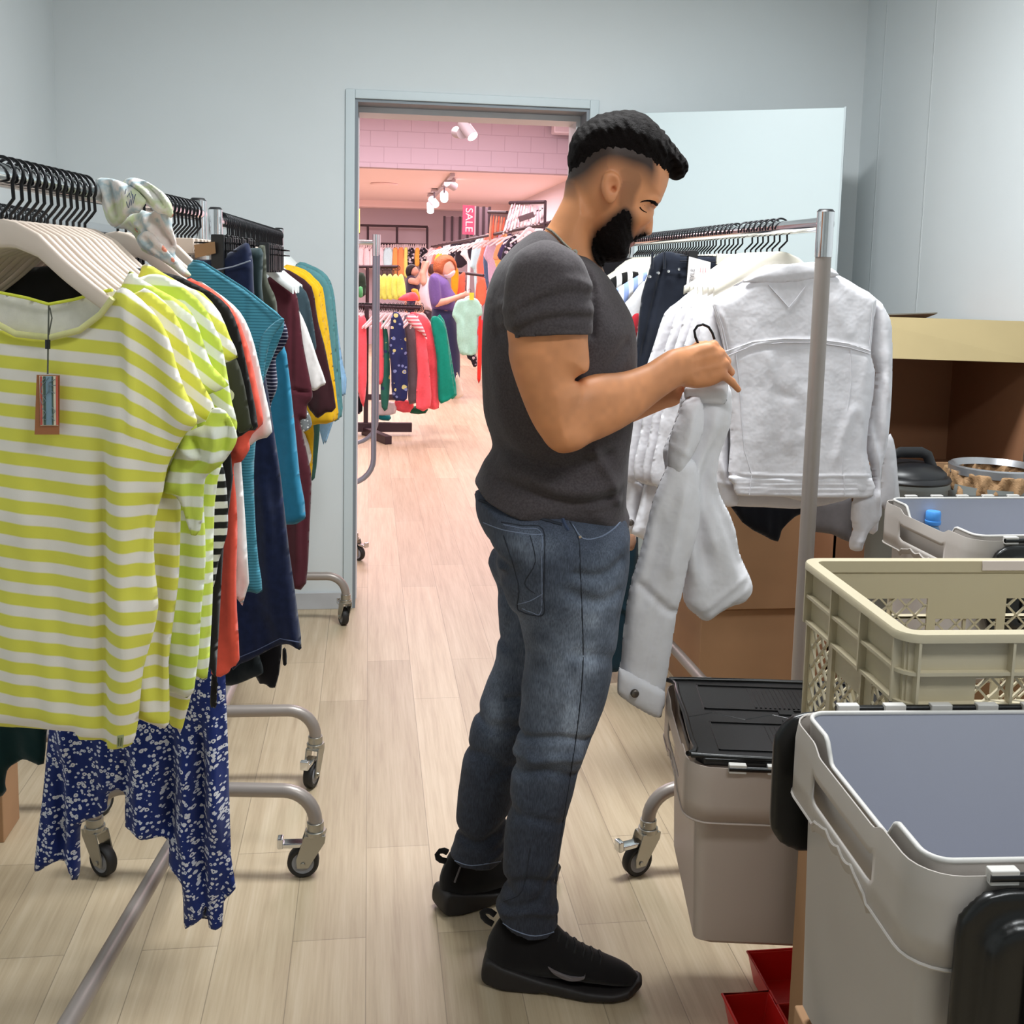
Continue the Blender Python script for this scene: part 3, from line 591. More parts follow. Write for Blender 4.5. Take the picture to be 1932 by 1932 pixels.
nj = G('navy_jeans', 'navy blue wide-leg denim trousers clipped behind the teal ribbed top', 'trousers', [(350,500),(400,490),(430,478),(455,462),(470,460),(478,500),(480,560),(500,700),(515,800),(530,900),(546,1041),(568,1199),(565,1226),(548,1216),(528,1217),(505,1228),(486,1238),(452,1253),(430,1245),(420,1000),(400,800),(380,600)], 2.2, DEN, seed=39, T=.02, folds=[([(405,520),(440,510),(470,500)], .005, .006), ([(500,900),(530,1210)], .015, .02), ([(470,900),(480,1230)], -.015, .02)], fold_auto=.006)
card([(366,462),(405,456),(407,478),(368,487)], 2.16, .001, 'leather_patch', plain('kraft_label', 'a07a55', .8), nj, L(2.2))
strip([(405,510),(440,503),(472,492)], 0, .0015, 'pocket_stitching', plain('pale_thread', '9aa0b0', .8), nj, 6, base=dict(L(2.2), Y=2.165))
strip([(425,1250),(452,1240),(486,1226),(528,1205),(565,1212)], 0, .001, 'hem_stitching', plain('pale_thread2', '56607e', .8), nj, 6, base=dict(L(2.2), Y=2.17))
G('dark_shorts', 'dark green garment hem showing below the navy jeans', 'trousers', [(400,1180),(470,1180),(490,1240),(497,1270),(478,1278),(450,1290),(425,1293),(410,1270)], 2.24, fabric('dark_olive_twill', '22292b'), seed=40, T=.012)
G('dark_trousers', 'near-black trouser leg hanging lowest behind the navy jeans', 'trousers', [(478,1150),(530,1140),(531,1235),(519,1298),(500,1290),(482,1276)], 2.27, fabric('black_twill', '1b1a1e'), seed=41, T=.012)
G('drawstring', 'thin black drawstring hanging below the navy jeans hem', 'drawstring', [(533,1225),(540,1225),(541,1253),(534,1254)], 2.26, fabric('black_jersey', '1c1a1a'), seed=42, T=.003, edge=.003, h=.003, fold_auto=0)
G('belt_tie', 'black fabric tie hanging down in front of the floral dress', 'belt', [(400,1190),(408,1190),(410,1260),(409,1330),(402,1334),(396,1328),(400,1260)], 1.88, fabric('black_jersey', '1c1a1a'), seed=43, T=.003, edge=.004, h=.003, fold_auto=0)
G('gathered_trousers', 'dark green elastic-waist trousers clipped next to the navy jeans', 'trousers', [(462,480),(485,468),(497,478),(494,540),(503,620),(505,700),(480,720),(478,560)], 2.30, fabric('dark_green_twill', '2b3a3d'), seed=44, T=.016, fold_auto=.008, fold_w=.015)
G('olive_trousers', 'olive trousers clipped behind the dark green elastic-waist ones', 'trousers', [(480,480),(500,462),(503,520),(512,545),(522,570),(524,640),(500,640),(490,560)], 2.34, fabric('olive_twill', '4a4d42'), seed=45, T=.012)
G('blue_tee', 'bright teal-blue long straight top with a low hem beside the maroon one', 'tee shirt', [(490,560),(500,547),(514,556),(524,590),(530,640),(541,668),(556,800),(566,900),(577,978),(536,990),(515,985),(505,800),(495,640)], 2.38, fabric('teal_blue_cotton', '2f82a4', wrinkle=.3), seed=46, T=.012)
G('striped_cuff_tee', 'navy top with fine white striped ribbed cuff beside the teal cap sleeve', 'tee shirt', [(500,620),(520,600),(536,606),(544,636),(532,660),(520,676),(524,720),(520,742),(512,760),(505,800),(498,700)], 2.34, stripes('navy_pinstripe', '23243c', 'aaa9b8', .0075, .75), seed=47, T=.012)
# ---- second rack
def L2(Y, tilt=-.28): return dict(Y=Y, x0=rail_pt(R2A, R2B, Y)[0], tilt=tilt)
MAR = fabric('maroon_jersey', '4a1a24', wrinkle=.45); MAR2 = fabric('dark_maroon_jersey', '34161b', wrinkle=.4); YEL = fabric('mustard_jersey', 'e0ae1c', wrinkle=.3); SLT = fabric('slate_jersey', '33444c', wrinkle=.3)
SEA = fabric('sea_green_jersey', '55868a', wrinkle=.3); SKY = fabric('sky_blue_cotton', '8fb4d4', wrinkle=.3); DGR = fabric('bottle_green_jersey', '35584f', wrinkle=.3)
g2 = 'second left rack tops'
def G2(name, label, cat, poly, Y, mat, **kw): return G(name, label, cat, poly, Y, mat, base=L2(Y), **kw)
G2('maroon_tee', 'maroon short-sleeved top with a turned-up cuff, nearest on the second left rack', 'tee shirt', [(500,540),(512,518),(530,522),(547,536),(561,560),(566,600),(572,650),(582,700),(590,745),(586,756),(579,765),(579,790),(570,790),(567,800),(584,875),(588,912),(584,1000),(578,1100),(556,1111),(540,1090),(535,990),(530,800),(520,640),(505,600)], 3.3, MAR, seed=50, T=.016, folds=[([(552,560),(551,650),(551,740)], -.008, .006), ([(551,732),(568,738),(590,740)], -.008, .004), ([(560,850),(565,1090)], .01, .012)])
G2('white_tee', 'white top whose sleeve flares out between the maroon tops', 'tee shirt', [(540,560),(562,582),(580,620),(600,680),(615,722),(606,728),(592,738),(575,720),(556,660)], 3.4, fabric('white_jersey', 'ece7e4'), seed=51, T=.01)
G2('slate_tee', 'dark slate short-sleeved top in the middle of the second left rack', 'tee shirt', [(528,540),(536,520),(556,532),(578,551),(588,590),(597,652),(594,662),(592,680),(575,680),(556,640),(540,600)], 3.44, SLT, seed=52, T=.012)
G2('dark_maroon_tee', 'very dark maroon top behind the slate one', 'tee shirt', [(526,520),(535,507),(560,518),(588,541),(596,580),(601,610),(612,650),(620,690),(634,769),(615,778),(600,789),(590,780),(578,760),(570,700),(556,620)], 3.52, MAR2, seed=53, T=.014)
YP = [(530,520),(540,505),(575,515),(592,530),(608,549),(614,590),(620,630),(628,700),(635,763),(636,797),(606,802),(590,802),(582,760),(575,650),(556,560)]
G2('mustard_tee', 'mustard yellow top in front of the two other mustard ones', 'tee shirt', [(x-6, y-2) for x, y in YP], 3.62, YEL, seed=54, T=.01, group=None)
G2('mustard_tee', 'middle one of the three mustard yellow tops', 'tee shirt', [(x-3, y-4) for x, y in YP], 3.66, YEL, seed=55, T=.01)
G2('mustard_tee', 'rearmost mustard yellow top beside the sea green ones', 'tee shirt', [(x+1, y-6) for x, y in YP], 3.70, YEL, seed=56, T=.01)
G2('mustard_dress', 'long mustard garment reaching below the maroon cuff', 'dress', [(560,780),(590,790),(591,850),(588,900),(582,906),(575,880),(570,840)], 3.74, YEL, seed=57, T=.01)
G2('patterned_blouse', 'small grey and white patterned sleeve under the maroon cuff', 'blouse', [(560,770),(580,775),(589,800),(580,812),(568,812)], 3.5, floral('grey_white_print', '7d8284', ['e9e9e9'], 90, ring=False), seed=58, T=.008)
G2('white_blouse', 'crumpled white sleeve low beside the maroon top', 'blouse', [(566,812),(576,820),(588,860),(580,880),(572,868)], 3.72, fabric('white_jersey', 'ece7e4'), seed=59, T=.008)
G2('bottle_green_tee', 'bottle green long top hanging behind the mustard ones', 'tee shirt', [(560,600),(600,700),(604,790),(600,850),(594,902),(586,903),(582,890),(575,700)], 3.8, DGR, seed=60, T=.01)
SP = [(555,510),(566,494),(586,500),(609,512),(624,531),(632,566),(638,640),(647,769),(641,788),(634,789),(628,770),(600,700),(570,560)]
G2('sea_green_tee', 'front sea green long-sleeved top beside the mustard ones', 'tee shirt', [(x-5, y+5) for x, y in SP], 3.86, SEA, seed=61, T=.01)
G2('sea_green_tee', 'rear sea green long-sleeved top, outermost shoulder on the second left rack', 'tee shirt', SP, 3.92, SEA, seed=62, T=.01)
BP = [(590,560),(626,540),(634,590),(640,640),(648,690),(654,714),(652,745),(645,742),(640,760),(618,828),(612,830),(600,760)]
G2('light_blue_shirt', 'light blue shirt sleeve in front of its twin near the door frame', 'shirt', [(x-4, y+2) for x, y in BP], 4.0, SKY, seed=63, T=.01)
G2('light_blue_shirt', 'rearmost light blue shirt with sleeve nearest the door frame', 'shirt', BP, 4.06, SKY, seed=64, T=.01)
# ---- scarf over the rail
k = NT('pastel_print_cotton'); n = k.noise(16, 4, co='Object'); c_ = k.ramp(n, [(.3, srgb('e2dfda')), (.42, srgb('ccd6b0')), (.48, srgb('e0ddd8')), (.56, srgb('a9bdc4')), (.62, srgb('e4dcd6')), (.72, srgb('dcc9c2'))])
n2 = k.noise(14, 2, vec=k.mapping(k.co('Object'), (1,1,1), (5,3,1))); c_ = k.mix(k.math('GREATER_THAN', n2, .64), c_, srgb('dd8d76')); n3 = k.noise(17, 3, vec=k.mapping(k.co('Object'), (1,1,1), (9,2,7))); c_ = k.mix(k.math('GREATER_THAN', n3, .67), c_, srgb('5b7596')); k.color(c_)
PASTEL = finish_fabric(k, .4, 14)
sc_ = G('scarf', 'pastel printed scarf draped over the near left rail', 'scarf', [(214,430),(240,410),(268,396),(285,402),(300,388),(322,398),(325,428),(330,445),(334,464),(330,478),(345,500),(361,519),(348,523),(328,508),(314,498),(291,484),(268,473),(254,446),(236,432)], 1.90, PASTEL, seed=70, T=.012, edge=.015, h=.0035, fold_auto=.004, fold_w=.018, tilt=-.6,
  folds=[([(240,420),(262,440),(300,480)], -.014, .006), ([(268,405),(290,440),(330,485)], .012, .007), ([(290,400),(312,440),(330,470)], -.012, .006), ([(250,415),(280,450),(325,500)], .010, .005), ([(310,400),(322,440)], .008, .006)])
QS = dict(x0=L(1.9)['x0'], tilt=-.6)
cloth('upper_fold', [(232,342),(247,335),(262,337),(279,343),(300,357),(312,367),(323,383),(327,404),(322,412),(312,404),(300,404),(284,392),(262,374),(244,358)], 1.885, PASTEL, sc_, T=.014, edge=.02, h=.0035, fold_auto=.003, fold_w=.02, seed=71, folds=[([(245,342),(275,362),(305,396)], .010, .006), ([(260,340),(295,365),(320,400)], -.010, .005), ([(285,350),(310,375),(324,400)], .006, .004)], **QS)
cloth('left_fold', [(180,339),(205,336),(228,342),(252,354),(270,371),(276,381),(268,394),(262,402),(246,404),(236,416),(218,429),(204,420),(196,400),(189,372)], 1.865, PASTEL, sc_, T=.014, edge=.02, h=.0035, fold_auto=.003, fold_w=.02, seed=72, folds=[([(205,342),(215,375),(222,415)], -.012, .005), ([(225,345),(240,372),(240,405)], .008, .006), ([(192,345),(205,385),(214,420)], .008, .005), ([(262,400),(272,388),(275,378)], .006, .003)], **QS)
cloth('lower_fold', [(258,448),(272,436),(288,440),(304,458),(322,480),(334,494),(322,500),(304,488),(280,474),(264,466)], 1.878, PASTEL, sc_, T=.010, edge=.014, h=.0035, fold_auto=.003, fold_w=.02, seed=73, folds=[([(268,445),(295,470),(325,495)], -.008, .005)], **QS)
q = dict(Y=1.845, x0=L(1.9)['x0'], tilt=-.6)
for pts in ([(229,368),(232,362),(235,370),(238,356)], [(240,372),(244,364),(246,374)], [(247,360),(250,372)], [(250,366),(253,376),(256,366)], [(238,380),(242,392)], [(243,392),(246,376)], [(247,388),(250,372)], [(251,384),(255,368)]): strip(pts, 0, .0006, 'printed_lettering', plain('navy_print_ink', '3c4a68', .8), sc_, 5, base=q)
# cardboard box edge at far left
BXX, BXY = ground(8,1590)[:2]
o = MB().box((0,0,0),(.30,.12,.36)).build('cardboard_box', plain('carton', 'a9825f', .85, var=.06), bevel=.003, loc=(BXX-.30,BXY,0)); tag(o, 'cardboard box under the racks at the left frame edge', 'box')
# ================================================================= THE MAN
SKINM = vcol('tanned_skin', .5, .0, weave=500, spec=.4, sss=.08)
def fit(z, pts, Y=2.1):
    """interpolate a value along height given (photo row, value) pairs"""
    zz = np.array([at(1080, p, Y)[2] for p, _ in pts]); vv = np.array([v for _, v in pts]); o = np.argsort(zz); return np.interp(z, zz[o], vv[o])
def march(fd, px, py, y0=1.6, y1=2.5, off=0.):
    d = ray(px, py); 
    for Y in np.arange(y0, y1, .0015):
        t = Y/d[1]; p = d*t+np.array([0,0,H]); i = (p-fd.lo)/fd.h; j = np.floor(i).astype(int)
        if (j < 0).any() or (j >= fd.n-1).any(): continue
        fx = i-j; c = fd.d[j[0]:j[0]+2, j[1]:j[1]+2, j[2]:j[2]+2]; v = c
        v = v[0]*(1-fx[0])+v[1]*fx[0]; v = v[0]*(1-fx[1])+v[1]*fx[1]; v = v[0]*(1-fx[2])+v[1]*fx[2]
        if v < 0: return p-np.array(d)*(off/d[1])
    return None
def drape(fd, pts, r, name, mat, par, n=6, off=.0, step=5, **kw):
    P = smooth_poly(pts, 4, False) if len(pts) > 2 else np.array(pts, float); Q = []
    for i in range(len(P)-1):
        L_ = max(1, int(np.hypot(*(P[i+1]-P[i]))/step)); Q += [P[i]+(P[i+1]-P[i])*j/L_ for j in range(L_)]
    Q.append(P[-1]); R_ = [march(fd, a, b, off=off, **kw) for a, b in Q]; R_ = [x for x in R_ if x is not None]
    rr = r if not callable(r) else [r(i/(len(R_)-1)) for i in range(len(R_))]
    return MB().tube(R_, rr, n).build(name, mat, par, smooth=True) if len(R_) > 1 else None
YM = 2.10
man = empty('person', (at(1060,1700,YM)[0], YM, 0), 0, 'bearded man in charcoal t-shirt and jeans holding up a white denim jacket', 'person')
def mchild(name, V, Fq, mat, col=None, par=man, rel=2):
    V = relax(V, Fq, rel) if rel else V; V = V-np.array(man.location)
    return mesh_obj(name, V, Fq, mat, par, col=col)
def rebase(o): 
    if o is not None: o.location = [-c for c in man.location]
    return o
def W(px, py, Y): return at(px, py, Y)
a_ = W(1020,180,YM); b_ = W(1320,580,YM)
hd = Field((a_[0], YM-.13, b_[2]), (b_[0], YM+.13, a_[2]), .0024)
cran = [(1077,300),(1085,262),(1113,233),(1158,219),(1205,225),(1240,258),(1257,298),(1260,330),(1256,352),(1250,368),(1244,380),(1236,386),(1228,397),(1220,412),(1214,428),(1209,441),(1205,448),(1194,456),(1192,463),(1184,470),(1179,482),(1168,489),(1150,489),(1130,480),(1117,458),(1107,425),(1092,402),(1078,372),(1074,335)]
rz = fit(hd.Z, [(220,.072),(300,.077),(360,.073),(410,.066),(450,.056),(490,.046)], YM)
hd.union(hd.pill(cran, YM, rz), 0)
neck = [(1078,340),(1064,372),(1047,405),(1027,436),(990,470),(960,560),(1130,560),(1138,510),(1119,478),(1113,440),(1120,400)]
hd.union(hd.pill(neck, YM, .058, 1.0), .02)
hd.union(hd.pill([(1238,386),(1232,398),(1232,418),(1231,430),(1230,438),(1226,444),(1216,445),(1208,442),(1208,425),(1214,400),(1226,388)], YM, fit(hd.Z, [(385,.010),(425,.0115),(440,.017)], YM)), .006)
for s in (-1, 1):
    hd.union(hd.ell(W(1213,438,YM)+np.array([0, s*.011, 0]), (.010,.008,.008)), .005)          # nostril wings
    hd.union(hd.ell(W(1222,384,YM)+np.array([0, s*.034, 0]), (.016,.026,.008)), .012)          # brow ridge
    hd.cut(hd.ell(W(1228,397,YM)+np.array([0, s*.036, 0]), (.015,.018,.011)), .010)            # socket
    hd.union(hd.ell(W(1213,396,YM)+np.array([0, s*.034, 0]), (.0115,.0125,.0115)), .003)       # lidded eye
    hd.union(hd.ell(W(1196,412,YM)+np.array([0, s*.045, 0]), (.024,.018,.016)), .02)           # cheek
    e = hd.pill([(1120,345),(1124,334),(1138,330),(1150,338),(1154,350),(1151,365),(1146,378),(1139,388),(1130,388),(1122,374),(1118,358)], YM, .009, .9, yc=YM+s*.077); hd.union(e, .004)
    hd.cut(hd.ell(W(1139,355,YM)+np.array([0, s*.087, 0]), (.010,.008,.014)), .004); hd.cut(hd.ell(W(1141,362,YM)+np.array([0, s*.083, 0]), (.005,.012,.006)), .003)
hd.union(hd.pill([(1211,443),(1207,450),(1196,455),(1186,452),(1186,444),(1200,440)], YM, .024), .004)
hd.union(hd.pill([(1197,456),(1196,463),(1186,468),(1176,466),(1178,456)], YM, .022), .003)
headsdf = hd.d.copy()
HV, HF = hd.mesh(); HV = relax(HV, HF, 1)
hairp = [(1062,322),(1060,250),(1095,215),(1150,190),(1230,190),(1290,260),(1320,320),(1290,350),(1262,336),(1240,326),(1222,318),(1205,306),(1180,297),(1150,288),(1122,290),(1100,304),(1088,316),(1075,324)]
beardp = [(1150,408),(1163,398),(1172,404),(1178,420),(1180,438),(1188,450),(1197,445),(1212,441),(1216,447),(1207,451),(1194,457),(1186,458),(1184,464),(1187,470),(1190,478),(1188,500),(1160,505),(1120,500),(1112,470),(1120,440),(1134,424),(1143,414)]
P2 = lambda poly: smooth_poly([at(a, b, YM)[[0,2]] for a, b in poly], 3)
dh = sdist(HV[:,0], HV[:,2], P2(hairp)); db = sdist(HV[:,0], HV[:,2], P2(beardp))
xpx = lambda a, b: at(a, b, YM)[0]
skin = np.array(srgb('d79264')); dark = np.array(srgb('241b19')); col = np.tile(skin, (len(HV), 1)); nz_ = 1+.35*vnoise(HV[:,0], HV[:,2], .02, 4)[:,None]
col *= nz_**.35
ear_m = np.exp(-(((HV[:,0]-W(1137,360,YM)[0])/.020)**2+((HV[:,2]-W(1137,360,YM)[2])/.030)**2))[:,None]
fade = np.clip(np.clip(1-dh/.060, 0, 1)**1.3*1.25, 0, .97)*np.clip((xpx(1232,300)-HV[:,0])/.02, 0, 1); fade = np.maximum(fade, np.clip(1-db/.020, 0, 1)**1.5*.93)
sb = sdist(HV[:,0], HV[:,2], P2([(1156,330),(1178,325),(1190,345),(1178,372),(1172,402),(1158,402),(1156,370)])); fade = np.maximum(fade, np.clip(.55-sb/.02, 0, .5))
eo = np.exp(-(((HV[:,0]-W(1137,360,YM)[0])/.019)**2+((HV[:,2]-W(1137,360,YM)[2])/.031)**2)*1.0); fade *= np.where(np.abs(HV[:,1]-YM) > .074, np.clip(1-1.6*eo, 0, 1), 1)
col = col*(1-fade[:,None])+dark*fade[:,None]
col = col*(1-ear_m*.25)+np.array(srgb('c9785c'))*ear_m*.25
socket_shade = np.exp(-((HV[:,0]-W(1210,394,YM)[0])/.008)**2-((HV[:,2]-W(1210,394,YM)[2])/.008)**2)[:,None]*.45; col = col*(1-socket_shade)+np.array(srgb('6a4030'))*socket_shade  # eye socket shade painted into the skin colour
lip = np.clip(1-np.maximum(sdist(HV[:,0], HV[:,2], P2([(1209,450),(1198,454),(1186,456),(1186,467),(1197,465),(1203,456)])), 0)/.003, 0, 1)[:,None]*.6
col = col*(1-lip)+np.array(srgb('a8645a'))*lip
# ---- arms and hands, same skin
c0 = W(930,840,1.86); c1 = W(1420,560,2.0)
ar = Field((c0[0]-.02, 1.76, c0[2]-.06), (c1[0]+.05, 2.16, c1[2]+.03), .0027)
ycU = 1.885
up = [(965,560),(960,650),(962,682),(976,728),(998,784),(1020,822),(1046,843),(1075,838),(1090,800),(1098,740),(1088,716),(1110,700),(1108,640),(1100,560)]
ar.union(ar.pill(up, ycU, .064, .82), 0)
Yc = 1.885+np.clip((ar.X-W(1060,800,ycU)[0])/(W(1300,700,1.99)[0]-W(1060,800,ycU)[0]), 0, 1)*.10
fo = [(1030,790),(1024,822),(1046,843),(1072,839),(1128,825),(1190,799),(1253,757),(1299,732),(1330,725),(1330,665),(1284,661),(1253,674),(1222,690),(1175,702),(1135,703),(1108,706),(1084,716),(1050,745)]
ar.union(ar.pill(fo, 1.93, np.interp(ar.X, [W(1060,800,1.93)[0], W(1170,760,1.93)[0], W(1295,700,1.93)[0]], [.05,.05,.028]), .9, yc=Yc), .008)
ar.union(ar.ell((*W(1072,822,ycU)[[0]], ycU-.004, W(1050,826,ycU)[2]), (.03,.03,.022)), .02)
hand = [(1280,668),(1300,654),(1322,647),(1340,645),(1352,652),(1362,665),(1369,683),(1370,700),(1364,716),(1345,727),(1322,732),(1300,731),(1284,722)]
YH = 1.985
ar.union(ar.pill(hand, YH, .021, .8), .010)
def fing(pts, rad, k=.003): ar.union(ar.chain([W(a, b, y) for a, b, y in pts], rad, k), .004)
fing([(1330,656,1.99),(1346,652,1.992),(1357,664,2.022),(1343,672,2.045),(1328,668,2.05)], [.0095,.0105,.0095,.0085,.0075])
fing([(1340,668,1.985),(1358,667,1.988),(1370,682,2.018),(1354,690,2.044),(1338,684,2.05)], [.0095,.0108,.0098,.009,.0078])
fing([(1342,688,1.98),(1366,686,1.984),(1377,702,2.012),(1361,708,2.038),(1345,700,2.046)], [.0095,.0105,.0095,.0088,.0075])
fing([(1340,708,1.978),(1363,706,1.98),(1380,720,1.992),(1393,735,1.998)], [.009,.0095,.0078,.0062])
fing([(1302,668,2.0),(1318,655,2.028),(1332,652,2.052),(1350,662,2.064)], [.014,.0115,.0095,.008])
# tendons and crease
for l_, a__ in (([(1298,668),(1342,652)], -.0012), ([(1298,680),(1358,668)], -.0012), ([(1300,700),(1364,688)], -.0012), ([(1311,668),(1346,661)], .001), ([(1312,690),(1360,678)], .001)):
    q = np.array([W(a, b, YH)[[0,2]] for a, b in l_]); X, Z = np.meshgrid(ar.x, ar.z, indexing='ij'); ar.d = ar.d+(a__*np.exp(-(seg_dist(X, Z, q)/.0035)**2))[:,None,:]
q = np.array([W(a, b, ycU)[[0,2]] for a, b in ((1112,702),(1096,707),(1082,716))]); X, Z = np.meshgrid(ar.x, ar.z, indexing='ij'); ar.d = ar.d+(.006*np.exp(-(seg_dist(X, Z, q)/.004)**2))[:,None,:]
# left arm, mostly hidden behind body and forearm
def LA(f):
    f.union(f.chain([W(1045,500,2.31), W(1050,640,2.34), W(1085,770,2.335)], [.06,.055,.045], .01), .01)
    f.union(f.chain([W(1085,770,2.335), W(1160,770,2.30), W(1262,742,2.17)], [.045,.045,.027], .01), .01)
    hx = [(1262,742,2.17),(1282,738,2.135)]; f.union(f.chain([W(*q) for q in hx], [.027,.024], .01), .01)
    for i, (a, b) in enumerate(((1296,726),(1300,735),(1299,744),(1294,752))):
        f.union(f.chain([W(1280,732+i*4,2.135), W(a, b, 2.125), W(a+8-i, b+2, 2.105), W(a+2, b+6, 2.088)], [.010,.0095,.0085,.007], .003), .003)
    f.union(f.chain([W(1272,736,2.13), W(1282,722,2.105), W(1294,722,2.09)], [.012,.010,.008], .003), .004)
la = Field((W(1000,850,2.34)[0], 2.06, W(1000,850,2.34)[2]), (W(1330,480,2.05)[0], 2.41, W(1330,460,2.34)[2]), .004); LA(la)
AV, AF = ar.mesh(); AV = relax(AV, AF, 2); BV, BF = la.mesh(); BV = relax(BV, BF, 1)
acol = np.tile(skin, (len(AV), 1))*(1+.25*vnoise(AV[:,0], AV[:,2], .05, 8)[:,None]); acol *= (1+.15*vnoise(AV[:,0], AV[:,2], .012, 9)[:,None])
kn = np.zeros(len(AV))
for a, b in ((1346,652),(1358,666),(1367,686),(1364,706),(1048,838)): c = W(a, b, YH); kn = np.maximum(kn, np.exp(-((AV[:,0]-c[0])**2+(AV[:,2]-c[2])**2)/.010**2))
acol = acol*(1-.3*kn[:,None])+np.array(srgb('a86a4c'))*.3*kn[:,None]
V = np.concatenate([HV, AV, BV]); Fq = np.concatenate([HF, AF+len(HV), BF+len(HV)+len(AV)]); C_ = np.concatenate([col, acol, np.tile(skin, (len(BV), 1))])
body = mchild('body', V, Fq, SKINM, col=np.clip(C_, 0, 1), rel=0)
HAIRM = None
k = NT('black_brown_hair'); k.color(srgb('140f0e')); k.b.inputs['Roughness'].default_value = .75; k.b.inputs['Specular IOR Level'].default_value = .08; k.bump(k.noise(1, 4, vec=k.mapping(k.co('Object'), (900,900,300), rot=(0,.7,0))), .9, .003); k.bump(k.noise(120, 4), .6, .006); HAIRM = k.m
# hair
hf = Field(hd.lo-np.array([0,0,0]), hd.lo+np.array(hd.h*hd.n)+np.array([.01,0,.02]), hd.h); 
n_ = [min(hf.n[i], hd.n[i]) for i in range(3)]; base = np.full(hf.n, .05, np.float32); base[:n_[0],:n_[1],:n_[2]] = headsdf[:n_[0],:n_[1],:n_[2]]
reg = hf.region(hairp, YM)+.0022*np.sin(420*hf.X+200*hf.Z)+.0016*np.sin(900*hf.X-300*hf.Z); thick = .0006+.011*np.clip((-reg-.004)/.035, 0, 1)
hf.d = np.maximum(base-thick, reg).astype(np.float32)
q_ = [(1092,250),(1120,222),(1150,213),(1182,209),(1216,220),(1245,245),(1264,270),(1282,289),(1293,303),(1295,320),(1288,333),(1278,341),(1264,335),(1250,325),(1226,308),(1180,285),(1130,270)]
hf.union(hf.pill(q_, YM, fit(hf.Z, [(210,.060),(260,.066),(300,.060),(340,.046)], YM)), .008)
X3 = hf.X+0*hf.Y+0*hf.Z; ph_ = 1.0
tuft = .0010*np.sin(150*hf.X+90*hf.Z+60*hf.Y)*np.sin(120*hf.Y+70*hf.X)+.0008*np.sin(310*hf.X+220*hf.Z-150*hf.Y)+.0012*np.sin(230*hf.Y-180*hf.Z+90*hf.X)+.003*np.sin(330*hf.X+60*hf.Y)*np.sin(240*hf.Z-80*hf.Y+1)*np.clip((hf.X-at(1215,300,YM)[0])/.05,0,1)
hf.d = (hf.d+tuft*np.clip(-reg/.02, 0, 1)).astype(np.float32)
V, Fq = hf.mesh(); mchild('hair', V, Fq, HAIRM, rel=1)
# beard
bf = Field(hd.lo, hd.lo+np.array(hd.h*(hd.n-1)), hd.h); n_ = [min(bf.n[i], hd.n[i]) for i in range(3)]; base = np.full(bf.n, .05, np.float32); base[:n_[0],:n_[1],:n_[2]] = headsdf[:n_[0],:n_[1],:n_[2]]
reg = bf.region(beardp, YM)+.0018*np.sin(500*bf.X+260*bf.Z)+.0014*np.sin(-380*bf.X+900*bf.Z); bf.d = np.maximum(base-(.0008+.008*np.clip(-reg/.02, 0, 1)), reg).astype(np.float32)
bf.d = (bf.d+(.0005*np.sin(400*bf.X+300*bf.Z)+.0005*np.sin(350*bf.Y-380*bf.Z))*np.clip(-reg/.008, 0, 1)).astype(np.float32)
V, Fq = bf.mesh(); mchild('beard', V, Fq, HAIRM, rel=1)
rebase(drape(hd, [(1207,382),(1216,379),(1226,379),(1236,383)], lambda t: .0008+.0026*t, 'eyebrow', HAIRM, man, off=.0004, step=1.5))
rebase(drape(hd, [(1228,381),(1234,382),(1239,386)], .0034, 'eyebrow', HAIRM, man, off=.0004, step=1.5))
rebase(drape(hd, [(1207,391),(1210,395),(1214,398),(1220,401)], lambda t: .0017-.0009*t, 'eyelashes', HAIRM, man, off=.0006, step=1.5))
rebase(drape(hd, [(1208,388),(1214,387),(1222,391)], .0005, 'eyelid_crease', plain('crease_shade', '6d4030', .7), man, off=.0, step=1.5))  # crease: dark tube stands in for the shade of the lid fold
rebase(drape(hd, [(1213,442),(1217,443)], .0016, 'nostril', plain('nostril_shade', '3a1d17', .8), man, step=2))  # dark dab painted for the shade inside the opening
# ---- necklace
STEEL = plain('steel_chain', 'c4bfb2', .3, .9); neckl = MB()
for pts in ([(1012,433),(1022,429),(1038,434),(1052,446),(1064,459),(1076,470)],):
    P = smooth_poly(pts, 5, False); PP = [march(hd, a, b, off=.003) for a, b in P]; PP = [x for x in PP if x is not None]; 
    for i, p in enumerate(PP): neckl.tube([p+np.array([-.0022,0,.001]), p+np.array([.0022,0,-.001])], .0024, 6)
    neckl.tube(PP, .0012, 6)
for a, b, r_ in ((1084,476,.006),(1092,486,.003),(1100,494,.003),(1108,503,.005)):
    p = march(hd, a, b, off=.006); p = p if p is not None else W(a, b, YM-.06); neckl.lathe([(r_*.35,-.0015),(r_,-.0012),(r_,.0012),(r_*.35,.0015)], tuple(p), 14, axis='y')
rebase(neckl.build('necklace', STEEL, man, smooth=True))
# ---- t-shirt
s0 = W(880,1010,1.95); s1_ = W(1230,400,2.1)
ts = Field((s0[0], 1.78, s0[2]-.04), (s1_[0], 2.42, s1_[2]+.02), .0044)
tor = [(1014,434),(985,452),(958,478),(935,512),(919,560),(912,620),(910,700),(914,780),(930,842),(915,872),(903,900),(897,915),(880,1010),(1190,1010),(1176,950),(1178,890),(1187,800),(1194,700),(1194,650),(1186,600),(1166,560),(1143,522),(1120,498),(1098,482),(1086,478),(1060,462),(1038,440)]
rt = fit(ts.Z, [(430,.075),(500,.125),(700,.13),(840,.115),(950,.125)], YM)
f_ = ts.pill(tor, YM, rt, fit(ts.Z, [(430,1.6),(520,1.6),(700,1.45),(900,1.35)], YM))
cut = ts.region([(880,380),(1200,380),(1215,900),(1178,955),(1170,972),(1150,979),(1100,975),(1000,958),(940,942),(910,929),(896,912),(880,900)], YM, 1)
